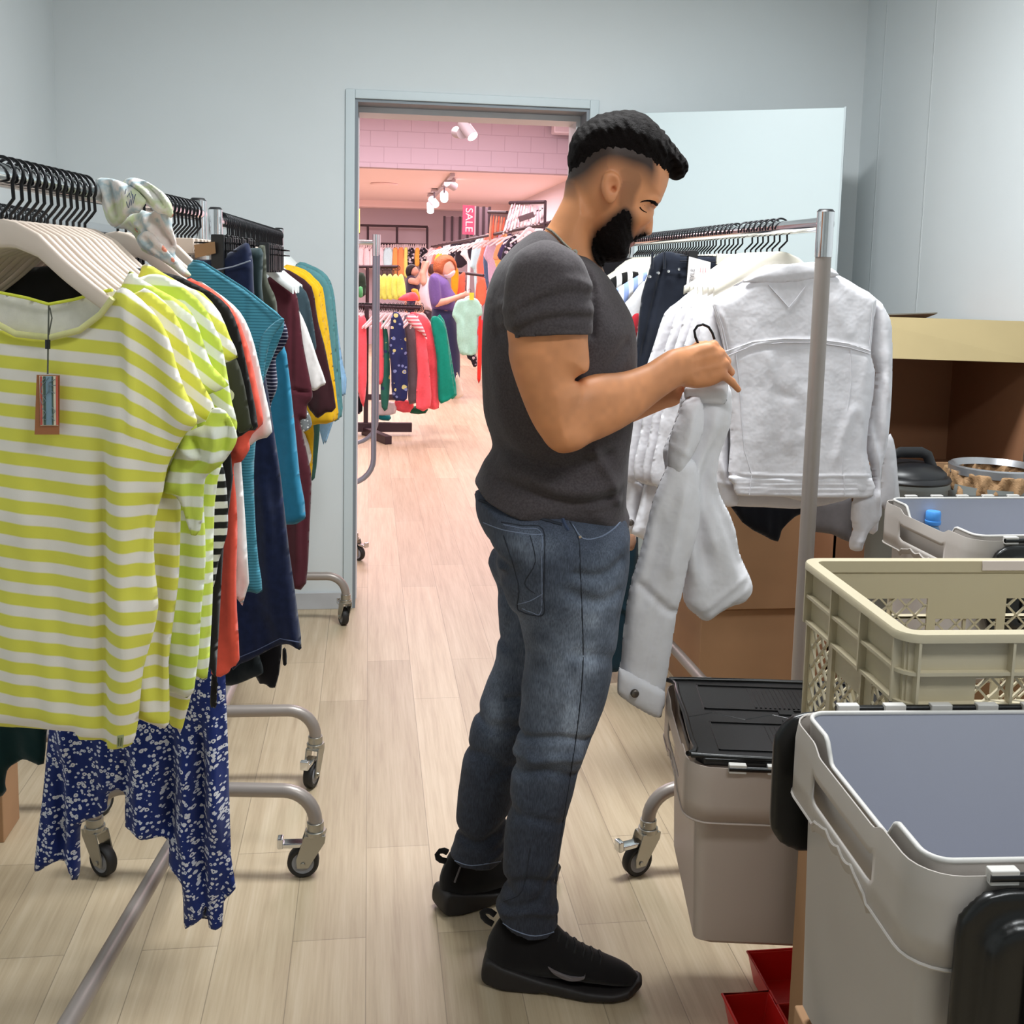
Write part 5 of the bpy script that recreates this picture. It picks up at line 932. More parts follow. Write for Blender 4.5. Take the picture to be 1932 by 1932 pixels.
G4('tan_garment', 'small tan garment hem under the buttoned white cuff', 'garment', [(1170,1000),(1200,1008),(1196,1036),(1184,1038),(1176,1028)], 3.0, fabric('tan_cotton', 'a87f66'), seed=138, T=.008)
G4('dark_shorts', 'black garment hanging in shadow below the white jackets', 'trousers', [(1370,930),(1440,940),(1520,940),(1530,960),(1500,975),(1475,1000),(1468,1022),(1440,1010),(1400,985)], 2.9, fabric('black_navy_cotton', '0f121c'), seed=139, T=.012)
G4('grey_dress', 'plain grey garment hem hanging behind the rack end post', 'dress', [(1520,930),(1560,940),(1606,936),(1608,1000),(1606,1024),(1570,1008),(1538,1004),(1520,1000)], 2.95, fabric('mid_grey_cotton', '7d787a', wrinkle=.1), seed=140, T=.01, fold_auto=.001)
# ================================================================= BOXES, CONTAINERS, CRATE
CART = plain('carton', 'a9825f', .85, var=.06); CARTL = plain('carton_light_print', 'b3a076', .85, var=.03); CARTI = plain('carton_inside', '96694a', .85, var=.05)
GREYP = plain('warm_grey_polypropylene', 'b5aea8', .42, var=.02, nscale=500, nstr=.05); GREYI = plain('cool_grey_polypropylene', 'acaeb9', .42, nscale=500, nstr=.05); LIDP = plain('black_polypropylene', '0f0f10', .3, nscale=400, nstr=.08); KN = plain('pale_grey_hinge', 'c9c6c2', .45)
def rrect(L_, W_, r, n=6, m=12):
    """rounded rectangle outline, counter-clockwise, with side subdivisions; returns points and side ids"""
    pts = []; sid = []
    cs = [(L_/2-r, -W_/2+r, -90), (L_/2-r, W_/2-r, 0), (-L_/2+r, W_/2-r, 90), (-L_/2+r, -W_/2+r, 180)]
    for i, (cx, cy, a) in enumerate(cs):
        for j in range(n+1):
            t = math.radians(a+90*j/n); pts.append((cx+r*math.cos(t), cy+r*math.sin(t))); sid.append(-1)
        nx, ny, na = cs[(i+1) % 4]; p0 = pts[-1]; t = math.radians(na); p1 = (nx+r*math.cos(t), ny+r*math.sin(t))
        for j in range(1, m): pts.append((p0[0]+(p1[0]-p0[0])*j/m, p0[1]+(p1[1]-p0[1])*j/m)); sid.append(i)
    return pts, sid
def container(loc, rz, label, L_=.60, W_=.40, h=.34, lid='open', name='storage_container', mat=GREYP, lids=(1,1), sk=.10, inside_mat=None):
    e = empty(name, loc, rz, label, 'container'); M = 40
    def ring(inset, m=M): return rrect(L_-2*inset, W_-2*inset, max(.012, .045-inset), 6, m)
    P0, sid = ring(.012); n = len(P0)
    def dip(i):      # lower rim at the handle of the short sides
        s = sid[i]
        if s in (0, 2): u = abs(P0[i][1])/(W_/2); return .028*min(1, max(0, (.52-u)/.1))
        return 0
    levels = [(.055,0,0),(.030,.02,0),(.022,h-.12,0),(.018,h,1),(.0215,h,1),(.026,h-.12,0),(.040,.03,0),(.06,.012,0)]
    v = []; 
    for ins, z, d in levels:
        Q, _ = ring(ins); v += [(x, y, z-(dip(i) if d else 0)) for i, (x, y) in enumerate(Q)]
    f = []; K = len(levels)
    for k_ in range(K-1):
        for i in range(n): f.append((k_*n+i, k_*n+(i+1) % n, (k_+1)*n+(i+1) % n, (k_+1)*n+i))
    f.append(tuple(range(n))[::-1]); f.append(tuple((K-1)*n+i for i in range(n)))
    o = mesh_obj('body', v, f, [mat, inside_mat or GREYI], e); 
    mi = [0]*len(f); 
    for k_ in range(4, K-1):
        for i in range(n): mi[k_*n+i] = 1
    mi[-1] = 1; o.data.polygons.foreach_set('material_index', mi)
    try: o.data.set_sharp_from_angle(angle=.7)
    except Exception: pass
    # skirt with scalloped lower edge and handle slot
    Q, _ = ring(0); v = []; rows = [0, .022, .030, .062, .068, 1]
    def low(i):
        s = sid[i]
        if s == -1: return -sk
        if s in (0, 2): u = P0[i][1]/(W_/2); sc_ = (1-abs(u)/.45); return -sk if abs(u) > .45 else -sk+.018*min(1, sc_*3)-.006*abs(math.sin(u*16))
        u = P0[i][0]/(L_/2); return -sk if abs(u) > .5 else -sk+.02-.006*abs(math.sin(u*24))
    zt = h-.006; v = []
    for r_ in range(6):
        for i, (x, y) in enumerate(Q):
            lo = low(i); z = zt-(dip(i))*.4+(-rows[r_] if r_ < 5 else lo)
            k2 = .991 if r_ == 0 else 1.; v.append((x*k2, y*k2, z))
    for i, (x, y) in enumerate(Q): v.append((x*.985, y*.985, zt-dip(i)*.4))
    f = []
    for r_ in range(5):
        for i in range(n):
            j = (i+1) % n; s = sid[i]
            if s in (0, 2) and r_ == 2 and abs(P0[i][1]) < W_*.24 and abs(P0[j][1]) < W_*.24: continue
            f.append((r_*n+i, r_*n+j, (r_+1)*n+j, (r_+1)*n+i)[::-1])
    for i in range(n): j = (i+1) % n; f.append((6*n+i, 6*n+j, j, i)[::-1])
    o = mesh_obj('handle_skirt', v, f, mat, e); sd = o.modifiers.new('thickness', 'SOLIDIFY'); sd.thickness = .0028; sd.offset = -1
    try: o.data.set_sharp_from_angle(angle=.7)
    except Exception: pass
    MB().tube([(x*1.0, y*1.0, zt+low(i)) for i, (x, y) in enumerate(Q)], .0022, 6, closed=True).build('skirt_edge', mat, e, smooth=True)
    Q2, _ = ring(.020); MB().tube([(x, y, h-dip(i)) for i, (x, y) in enumerate(Q2)], .0032, 8, closed=True).build('rim', KN if mat is GREYP else mat, e, smooth=True)
    for s in (-1, 1):
        y = s*(W_/2+.001); xs = np.linspace(-L_/2+.07, L_/2-.07, 8)
        for i in range(7):
            b = MB(); b.box((xs[i], y-.006, h-.012), (xs[i]+.030, y+.006, h+.004)); b.build('hinge_lug', KN, e, bevel=.0015)
        b = MB(); b.tube([(xs[0], y+s*.003, h-.004), (xs[-1], y+s*.003, h-.004)], .0048, 10); b.build('hinge_pin', LIDP, e, smooth=True)
    def lid_mesh(par, s, hanging):
        w_ = W_/2+.005; xl = .014 if s > 0 else -.035; b = Field((-L_/2-.04, -.02, -.03), (L_/2+.04, w_+.03, .05), .006)
        hx, hy = L_/2+xl, w_/2-.004; qx = np.abs(b.X)-(hx-.05); qy = np.abs(b.Y-w_/2)-(hy-.05); o2 = np.sqrt(np.maximum(qx, 0)**2+np.maximum(qy, 0)**2)+np.minimum(np.maximum(qx, qy), 0)-.05
        qx2 = np.abs(b.X)-(hx-.06); qy2 = np.abs(b.Y-w_/2)-(hy-.06); o3 = np.sqrt(np.maximum(qx2, 0)**2+np.maximum(qy2, 0)**2)+np.minimum(np.maximum(qx2, qy2), 0)-.032
        d = np.maximum(o2, np.abs(b.Z)-.007); b.union(d+0*b.Z, 0); d = np.maximum(o3, np.abs(b.Z-.012)-.011); b.union(d+0*b.Z, .008)
        V, Fq = b.mesh(); V = relax(V, Fq, 1); lo = mesh_obj('lid', V, Fq, LIDP, par); rb = MB()
        for x in np.linspace(-L_/2+.1, L_/2-.1, 9): rb.box((x-.0025, .05, .02), (x+.0025, w_-.05, .028))
        for yy in (.07, .11, .15): rb.box((-L_/2+.1, yy, .021), (L_/2-.1, yy+.004, .027))
        rb.build('rib', LIDP, lo)
        rx = (math.radians(-88) if s > 0 else math.radians(88))
        lo.location = (0, s*(W_/2+.012), h-.008)
        lo.rotation_euler = (math.radians(-91), 0, 0) if s > 0 else (math.radians(-91), 0, math.pi)
        return lo
    if lid == 'open':
        for s, on in zip((-1, 1), lids):
            if on: lid_mesh(e, s, True)
    if lid == 'closed':
        z = h+.004
        for s in (-1, 1):
            b = MB(); pts = [(-L_/2+.03, s*(W_/2-.012)), (L_/2-.03, s*(W_/2-.012)), (L_/2-.018, s*(W_/2-.03)), (L_/2-.018, 0)]
            zig = [(L_/2-.018-(L_-.036)*k_/10, s*(.0 if k_ % 2 == 0 else .0)+(.014 if k_ % 2 else -.014)) for k_ in range(11)]
            pts = pts[:3]+[(x, y-s*.001) for x, y in zig]+[(-L_/2+.018, s*(W_/2-.03))]; m_ = len(pts)
            vv = [(x, y, z-.012) for x, y in pts]+[(x, y, z+.002) for x, y in pts]; b.add(vv, [tuple(range(m_)), tuple(range(m_, 2*m_))[::-1]]+[(i,(i+1) % m_,m_+(i+1) % m_,m_+i)[::-1] for i in range(m_)])
            lo = b.build('lid', LIDP, e, bevel=.003)
            bm_ = bmesh.new(); bm_.from_mesh(lo.data); bmesh.ops.recalc_face_normals(bm_, faces=bm_.faces); bm_.to_mesh(lo.data); bm_.free()
            r_ = MB(); y0 = s*.03; y1 = s*(W_/2-.045); a, c = min(y0, y1), max(y0, y1)
            for x0 in (-L_/2+.06, .02):
                r_.box((x0, a, z+.002), (x0+.22, a+.003, z+.004)); r_.box((x0, c-.003, z+.002), (x0+.22, c, z+.004)); r_.box((x0, a, z+.002), (x0+.003, c, z+.004)); r_.box((x0+.217, a, z+.002), (x0+.22, c, z+.004))
                for q in np.arange(x0+.1, x0+.21, .009): r_.box((q, a+.012, z+.0015), (q+.004, c-.012, z+.0035))
            r_.build('lid_ribs', LIDP, lo)
            q_ = MB()
            for x in (-.1,-.05,0,.05): q_.box((x, min(s*.012, s*.03), z+.0005), (x+.03, max(s*.012, s*.03), z+.0045))
            q_.build('lid_slots', plain('slot_shade', '060606', .8), lo, bevel=.001)  # slots are raised near-black blocks, their colour standing in for shade
            t_ = MB(); Q3 = [(-L_/2+.02, 0), (-L_/2+.02, s*(W_/2-.05)), (-L_/2+.05, s*(W_/2-.018)), (L_/2-.05, s*(W_/2-.018)), (L_/2-.02, s*(W_/2-.05)), (L_/2-.02, 0)]
            t_.tube([(x, y, z+.003) for x, y in smooth_poly(Q3, 4, False)], .005, 8).build('lid_rim', LIDP, lo, smooth=True)
    return e
def place(c_left_back, c_left_front, z, L_, W_, h):
    """centre and rotation of a box from the two left rim corners (pixels) at rim height z"""
    a = ground(*c_left_back, z); b = ground(*c_left_front, z); d = a-b; d /= np.linalg.norm(d); r_ = np.array([d[1], -d[0], 0]); mid = (a+b)/2; c = mid+r_*L_/2
    return (c[0], c[1], z-h), math.atan2(d[1], d[0])-math.pi/2
# front grey container with open lids
loc, rz = place((1482,1330), (1742,1655), .85, .60, .40, .43); container(loc, rz, 'large open warm grey container nearest the camera, empty, black lids folded down', h=.43, W_=.405)
for k_ in (0,): 
    bx = MB().box((-.29,-.19,0),(.29,.19,.418)).build('cardboard_box', CART, bevel=.003, loc=(loc[0]+.02, loc[1], 0)); bx.rotation_euler = (0,0,rz); tag(bx, 'cardboard box underneath the nearest open grey container', 'box')
# tan euro crate
CR = plain('beige_crate_plastic', 'bcb196', .42, var=.02, nscale=500, nstr=.05)
def crate(loc, rz, L_=.60, W_=.40, h=.32):
    e = empty('plastic_crate', loc, rz, 'beige plastic crate with lattice sides, torn label scrap on its rim', 'crate'); t = .004
    b = MB(); b.box((-L_/2+.02,-W_/2+.02,0),(L_/2-.02,W_/2-.02,.006)); b.build('floor_panel', CR, e)
    for nm, L1, W1, ang in (('long_side', L_, W_, 0), ('long_side', L_, W_, math.pi), ('short_side', W_, L_, math.pi/2), ('short_side', W_, L_, -math.pi/2)):
        b = MB(); y1 = -W1/2+.018; y0 = y1-t; X0, X1 = -L1/2+.018, L1/2-.018; zt = h-.004
        win = [(-.268,-.2,h-.105),(-.182,-.072,h-.068),(-.056,.056,h-.105),(.072,.182,h-.068),(.2,.268,h-.105)] if nm == 'long_side' else [(-.165,-.085,h-.112),(-.06,.06,h-.15),(.085,.165,h-.112)]
        zb = .03; xs = [X0]+[q for w_ in win for q in w_[:2]]+[X1]
        for i in range(0, len(xs), 2): b.box((xs[i],y0,0),(xs[i+1],y1,zt))
        for a, c, z1 in win:
            b.box((a,y0,0),(c,y1,zb)); b.box((a,y0,z1),(c,y1,zt)); st = .034; k0 = int((c-a+z1-zb)/st)+1
            for k_ in range(-k0, k0+1):
                for sg_ in (1, -1):
                    # line x = a + k*st + sg*(z-zb) clipped to window
                    x_at = lambda z: a+k_*st+(z-zb) if sg_ == 1 else c-k_*st-(z-zb)
                    zz = np.linspace(zb, z1, 60); ok = [(x_at(z), z) for z in zz if a <= x_at(z) <= c]
                    if len(ok) > 2:
                        (xa, za), (xb, zb_) = ok[0], ok[-1]; w_ = .0022
                        b.add([(xa-w_,y0,za),(xa+w_,y0,za),(xb+w_,y0,zb_),(xb-w_,y0,zb_),(xa-w_,y1,za),(xa+w_,y1,za),(xb+w_,y1,zb_),(xb-w_,y1,zb_)], [(0,1,2,3),(7,6,5,4),(0,4,5,1),(1,5,6,2),(2,6,7,3),(3,7,4,0)])
        b.build(nm, CR, e).rotation_euler = (0,0,ang)
        for x in np.linspace(X0+.01, X1-.01, 5 if nm == 'long_side' else 4):
            b = MB(); b.box((x-.002,y0-.013,h-.105),(x+.002,y0,zt)); b.box((x-.0025,y0-.006,0),(x+.0025,y0,h-.1)); b.build('vertical_rib', CR, e).rotation_euler = (0,0,ang)
    for z, wd_ in ((h-.058,.0025),(h-.103,.0025)):
        Q, _ = rrect(L_-.006, W_-.006, .03, 6, 4); Q2, _ = rrect(L_-.034, W_-.034, .02, 6, 4); n = len(Q); v = [(x,y,z-wd_) for x, y in Q]+[(x,y,z+wd_) for x, y in Q]+[(x,y,z-wd_) for x, y in Q2]+[(x,y,z+wd_) for x, y in Q2]
        f = [(i,(i+1) % n,n+(i+1) % n,n+i) for i in range(n)]+[(n+i,n+(i+1) % n,3*n+(i+1) % n,3*n+i) for i in range(n)]+[(2*n+i,2*n+(i+1) % n,(i+1) % n,i) for i in range(n)]
        MB().add(v, f).build('horizontal_rib', CR, e, smooth=True)
    Q, _ = rrect(L_, W_, .032, 6, 4); Q2, _ = rrect(L_-.042, W_-.042, .014, 6, 4); n = len(Q)
    v = [(x,y,h-.012) for x, y in Q]+[(x,y,h-.003) for x, y in Q]+[(x*.995,y*.995,h) for x, y in Q]+[(x,y,h) for x, y in Q2]+[(x,y,h-.02) for x, y in Q2]
    f = [(k_*n+i,k_*n+(i+1) % n,(k_+1)*n+(i+1) % n,(k_+1)*n+i) for k_ in range(4) for i in range(n)]; MB().add(v, f).build('rim', CR, e, smooth=True)
    MB().box((.02,W_/2-.0235,h-.016),(.14,W_/2-.0215,h+.0008)).build('label_scrap', plain('torn_paper_label', 'd2c6c0', .8), e)
    return e
loc, rz = place((1506,1050), (1708,1203), .95, .60, .40, .32); crl = loc; crate(loc, rz)
bx = MB().box((-.29,-.19,0),(.29,.06,.628)).build('cardboard_box', CART, bevel=.003, loc=(loc[0]-.03, loc[1]+.02, 0)); bx.rotation_euler = (0,0,rz); tag(bx, 'tall cardboard box under the beige crate, its left edge showing beside the black lid', 'box')
# lidded container at knee height
loc, rz = place((1252,1276), (1298,1440), .605, .60, .40, .365); container(loc, rz, 'grey container with closed black interlocking lids in front of the right rack', h=.362, W_=.39, lid='closed', mat=plain('taupe_polypropylene', 'b3a59c', .45, nscale=500, nstr=.05))
bx = MB().box((.02,-.08,0),(.20,.15,.238)).build('cardboard_box', CART, bevel=.003, loc=(loc[0]+.09, loc[1]+.0, 0)); bx.rotation_euler = (0,0,rz); tag(bx, 'cardboard box hidden under the lidded grey container', 'box')
# container behind with blue bottle
loc, rz = place((1655,930), (1745,1000), .90, .60, .44, .34); loc = (loc[0]+.04, loc[1], loc[2]); container(loc, 0.0, 'open grey container by the right wall with a blue-capped bottle inside', h=.34, W_=.42, lids=(1,0), L_=.62); c3 = loc
bx = MB().box((-.24,-.03,0),(.28,.19,.558)).build('cardboard_box', CART, bevel=.003, loc=(loc[0], loc[1], 0)); tag(bx, 'cardboard box beneath the container with the blue-capped bottle', 'box')
p = at(1760,985,2.42); bt = empty('water_bottle', (p[0], p[1], .57), 0, 'plastic bottle with bright blue cap standing in the grey container', 'bottle'); zb = p[2]-.57
MB().lathe([(.0,0),(.032,0),(.033,.02),(.033,zb-.08),(.026,zb-.04),(.014,zb-.01),(.013,zb)], n=24).build('bottle_body', plain('clear_blue_plastic', '5e86a8', .15), bt, smooth=True)
CAP = plain('sky_blue_cap', '4f9be6', .4); MB().lathe([(.0165,zb-.006),(.019,zb-.004),(.019,zb+.004),(.017,zb+.005),(.018,zb+.007),(.018,zb+.024),(.016,zb+.028),(0,zb+.029)], n=28).build('cap', CAP, bt, smooth=True)
# bins behind, cardboard behind
def bin_(name, px, py, Y, r, label, cat): c = at(px, py, Y); return empty(name, (c[0], Y, 0), 0, label, cat), c[2]
e, zt = bin_('waste_bin', 1712, 905, 2.88, .17, 'grey bin with a domed black lid and arched handle, partly behind the jackets', 'bin')
MB().lathe([(0,.0),(.09,.0),(.112,zt-.02),(.117,zt-.015),(.117,zt)], n=40).build('bin_body', plain('bin_grey', '8b8f8d', .5), e, smooth=True)
ld = MB().lathe([(.117,zt),(.121,zt+.006),(.117,zt+.014),(.108,zt+.018),(.106,zt+.026),(.088,zt+.042),(.05,zt+.054),(0,zt+.058)], n=48).build('lid', BLK_P, e, smooth=True)
b = MB(); P = [(-.07,-.03,zt+.045),(-.066,-.03,zt+.075),(-.045,-.03,zt+.086),(.02,-.03,zt+.086),(.04,-.03,zt+.078),(.062,-.03,zt+.03)]; b.tube(P, [(.006,.016)]*6, 8); b.build('handle', BLK_P, ld, smooth=True)
e, zt = bin_('waste_bin', 1878, 885, 2.88, .2, 'round bin with a silver rim and brown paper liner beside the black-lidded bin', 'bin'); R_ = .128
e.location.x = min(e.location.x, XR-R_-.02)
MB().lathe([(0,.0),(.11,.0),(.135,zt-.04)], n=40).build('bin_body', plain('bin_grey', '8b8f8d', .5), e, smooth=True)
MB().lathe([(R_-.018,zt-.004),(R_-.004,zt+.014),(R_+.002,zt+.010),(R_+.002,zt-.012),(R_-.006,zt-.014)], n=56).build('bin_rim', plain('satin_silver', 'a9aaae', .3, .7), e, smooth=True)
f = Field((-.2,-.2,zt-.2),(.2,.2,zt+.02), .007); rr2 = np.sqrt(f.X**2+f.Y**2); an = np.arctan2(f.Y, f.X)+0*f.Z; wr = .006*np.sin(9*an+30*f.Z)+.005*np.sin(17*an-50*f.Z)+.003*np.sin(31*an+90*f.Z)
ro = np.where(f.Z > zt-.012, R_-.012, R_+.004); f.union(np.maximum(np.abs(rr2+wr-(R_-.004))-.008, np.maximum(f.Z-(zt-.002), (zt-.13)-f.Z)), 0); V, Fq = f.mesh(); mesh_obj('paper_liner', V, Fq, plain('kraft_paper', 'a98560', .8, var=.08, nscale=30, nstr=.5, ndist=.01), e, smooth=False)
# big carton behind with open front
cb = empty('cardboard_box', (1.79,3.32,0), 0, 'large open cardboard box behind the bins with a folded pale top flap', 'box')
b = MB(); x0, x1, y0, y1, z1 = -.33, .29, -.2, .25, at(1800,612,3.12)[2]
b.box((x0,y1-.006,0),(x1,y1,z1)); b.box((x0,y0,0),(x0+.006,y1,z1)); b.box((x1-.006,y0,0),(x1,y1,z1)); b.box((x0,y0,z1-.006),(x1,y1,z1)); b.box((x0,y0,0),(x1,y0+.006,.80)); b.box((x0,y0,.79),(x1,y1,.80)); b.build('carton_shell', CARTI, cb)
b = MB(); b.add([(x0-.01,y0-.004,z1+.02),(x1+.005,y0-.004,z1+.012),(x1+.005,y0-.05,z1-.115),(x0-.01,y0-.04,z1-.105)], [(0,1,2,3)]); o = b.build('top_flap', CARTL, cb); sd = o.modifiers.new('t', 'SOLIDIFY'); sd.thickness = .005
b = MB(); b.add([(x0,y0+.05,z1+.02),(x0+.32,y0+.05,z1+.035),(x0+.30,y0+.12,z1+.01),(x0,y0+.12,z1+.004)], [(0,1,2,3)]); o = b.build('back_flap', plain('carton_edge_grey', '6d6a60', .8), cb); o.modifiers.new('t', 'SOLIDIFY').thickness = .004
MB().box((x0,y0-.012,.76),(x1,y0-.002,.87)).build('lower_flap', CART, cb)
# two dark cartons under the rack
c = at(1319,1200,3.30); 
bx = MB().box((0,0,0),(.41,.42,.34)).build('cardboard_box', CART, bevel=.003, loc=(c[0]+.005,3.30,0)); tag(bx, 'lower of two stacked cardboard boxes on the floor under the white jackets', 'box')
up_ = empty('cardboard_box', (c[0]-.005,3.29,.342), 0, 'upper of two stacked cardboard boxes in shadow under the white jackets', 'box'); MB().box((0,0,0),(.41,.42,.36)).build('carton_shell', CART, up_, bevel=.003)
b = MB(); b.add([(-.002,0,0),(-.002,.42,0),(-.03,.42,.05),(-.03,0,.05)], [(0,1,2,3)]); b.build('side_flap', CART, up_).modifiers.new('t', 'SOLIDIFY').thickness = .004
# red trays, small black lid
RED = plain('red_plastic', 'd8231f', .35)
def tray(x0, y0, x1, y1, z, label, hgt=.06, rz=0):
    e = empty('plastic_tray', (x0,y0,z), rz, label, 'tray'); w_, d_ = x1-x0, y1-y0; b = MB(); t = .004; s = .012
    def ringv(i, zz): return [(i,i,zz),(w_-i,i,zz),(w_-i,d_-i,zz),(i,d_-i,zz)]
    v = ringv(s,0)+ringv(0,hgt)+ringv(t,hgt)+ringv(s+t,t); f = [(0,1,5,4),(1,2,6,5),(2,3,7,6),(3,0,4,7),(4,5,9,8),(5,6,10,9),(6,7,11,10),(7,4,8,11),(8,9,13,12),(9,10,14,13),(10,11,15,14),(11,8,12,15),(12,13,14,15),(3,2,1,0)]
    b.add(v, f).build('tray_shell', RED, e, bevel=.002); MB().tube([(0,0,hgt),(w_,0,hgt),(w_,d_,hgt),(0,d_,hgt)], .003, 6, closed=True).build('tray_rim', RED, e, smooth=True); return e
a = ground(1410,1796,.06); tray(a[0], a[1]-.16, a[0]+.2, a[1], 0, 'red plastic tray on the floor under the lidded container')
a = ground(1363,1876,.06); tray(a[0], a[1]-.25, a[0]+.095, a[1], 0, 'second red plastic tray, nearer the camera at the bottom edge')
a = ground(1480,1915,.40); e = empty('lid_corner', (at(1502,1925,1.2)[0],1.2,0), 0, 'black lid corner of a lower container at the bottom edge beside the red tray', 'tub')
MB().lathe([(0,0),(.02,0),(.026,.415),(.034,.42),(.036,.435),(.032,.44),(.026,.44),(.024,.43),(0,.43)], n=32).build('lid_corner_post', LIDP, e, smooth=True)  # round post added in place of a lower container's lid corner
MB().box((-.022,.025,.436),(.0,.036,.45)).build('hinge_lug', KN, e, bevel=.002)
# ================================================================= SHOP FLOOR BEYOND THE DOOR
DARKM = plain('dark_plum_metal', '3a2a30', .5, .3); WHM = plain('white_metal_lamp', 'b9b0b4', .4)
def S(name, label, cat, poly, Y, mat, group=None, par=None, **kw):
    k_ = dict(T=.022, h=.016, edge=.03, fold_auto=.014, fold_w=.07, sm=2); k_.update(kw); o = cloth(name, poly, Y, mat, par, **k_)
    if par is None: tag(o, label, cat, group)
    return o
def emit(name, col, st):
    k = NT(name); k.b.inputs['Emission Color'].default_value = (*col, 1); k.b.inputs['Emission Strength'].default_value = st; return k.m
GLOW = emit('lamp_glow', (1,.95,.9), 6)
def spot(px, py, Y, aim, label, mount_z=None, r=.045):
    c = at(px, py, Y); e = empty('track_spotlight', tuple(c), 0, label, 'spotlight'); d = Vector(aim).normalized(); L_ = .17
    MB().tube([-d*L_*.6, d*L_*.4], r, 20).build('lamp_head', WHM, e, smooth=True); MB().tube([d*L_*.4, d*(L_*.4+.004)], r*.9, 20).build('lamp_lens', GLOW, e)
    zt = (mount_z or c[2]+.25)-c[2]; MB().tube([(0,0,.02),(0,0,zt-.04)], .012, 8).build('lamp_arm', DARKM, e); MB().box((-.05,-.09,zt-.05),(.05,.09,zt-.01)).build('driver_box', WHM, e, bevel=.004); return e
spot(884,247,9.2,(.5,-.5,-.75),'lit spotlight near the doorway lintel, aimed down right', 3.6, .05)
e_ = spot(866,250,9.35,(-.2,.9,.15),'unlit-looking spotlight beside the lit one near the lintel', 3.6, .05)
for px, py, Y, aim, lb in ((852,349,15.2,(.6,.7,-.25),'nearest spotlight on the ceiling track, facing away'), (838,372,16.2,(-.05,-.85,-.5),'bright round spotlight in the middle of the ceiling track'), (819,382,17.2,(.4,-.75,-.55),'bright spotlight aimed right on the ceiling track'), (812,393,18.2,(.0,-.6,-.8),'furthest bright spotlight at the end of the ceiling track')):
    spot(px, py, Y, aim, lb, 2.735, .06)
a = at(852,325,14.6); b = at(815,372,18.6); tag(MB().box((a[0]-.03,14.4,2.70),(a[0]+.03,18.8,2.738)).build('ceiling_track', WHM), 'pale ceiling track carrying the four spotlights', 'lighting track')
c = at(725,350,16.5); tag(MB().lathe([(0,0),(.2,0),(.21,.02),(.2,.03)], (c[0],16.5,2.71), 32).build('ceiling_speaker', SHC, smooth=True), 'round flat ceiling speaker left of the spotlight track', 'speaker')
c = at(1075,234,13.8); e = empty('wall_speaker', tuple(c), 0, 'white boxy speaker high on the block wall at right', 'speaker'); MB().box((-.22,-.1,-.13),(.16,.12,.13)).build('cabinet', plain('white_speaker_plastic', 'd8ccd2', .5), e, bevel=.015); MB().box((-.20,-.108,-.11),(.10,-.1,.11)).build('grille', plain('speaker_grille', 'c6b9c0', .8), e, bevel=.004)
# ---- front four-way rack
Yf = 9.3
a = at(640,576,Yf); b = at(794,581,Yf); g = at(690,818,Yf); e = empty('display_rack', (g[0],Yf,0), 0, 'low dark four-way display rack carrying coral, floral and green knitwear', 'clothes rack')
def lb(x, y, z): return (x-g[0], y-Yf, z)
MB().tube([lb(a[0],Yf,a[2]), lb(b[0],Yf,b[2])], .016, 10).build('rail', DARKM, e, smooth=True)
MB().box((-.02,-.02,.05),(.02,.02,1.12)).build('post', DARKM, e); w_ = at(777,810,Yf)[0]-g[0]
MB().box((-.5,-.03,.03),(w_,.03,.11)).build('base_bar', DARKM, e, bevel=.004); MB().box((-.03,-.55,.0),(.03,.03,.07)).build('base_foot', DARKM, e, bevel=.004).rotation_euler = (0,0,.35)
BKH = plain('black_hanger_wire_far', '1c171a', .5)
hproto = hanger_parts('shop_hanger', (a[0]+.2,Yf,a[2]), 1.0, w=.2, mat=plain('pink_white_hanger', 'e6d3d3', .5), label='', hk=BKH)
gx = [679,684,690,712,718,726,735,742,750,757,765,772,780,788,796]
for i, px in enumerate(gx):
    o = hproto if i == 0 else copy_tree(hproto); p = at(px, 577, Yf); o.location = tuple(p); o.rotation_euler = (0,0,.95+random.uniform(-.1,.1)); o['label'] = 'pale hanger fanned on the low dark display rack'; o['group'] = 'hangers on the low display rack'
for px in np.arange(672, 795, 3.2):
    p = at(px, 577+ (px-672)*.04, Yf); o = tag(MB().tube([(.0,0,-.035),(.004,0,-.02)]+[(.026*math.cos(t),0,.026*math.sin(t)) for t in np.linspace(-1,3.4,8)], .004, 5).build('hanger_hook', BKH, loc=tuple(p)), 'black hook packed along the low display rail', 'hook', 'hooks on the low display rail')
COR = fabric('shop_coral_knit', 'f4606a', wrinkle=.3); GRN = fabric('shop_emerald_knit', '0e8f78', wrinkle=.3)
GF = floral('green_floral_print', '2c6b5c', ['d8d070','2c3f66'], 11, ring=False, cover=.26); NF = floral('navy_floral_print', '28305c', ['cfcf8a','7f8fc0'], 13, ring=False, cover=.24); BF_ = floral('dark_print', '26222a', ['c9c2c6','8c8490'], 14, ring=False, cover=.3)
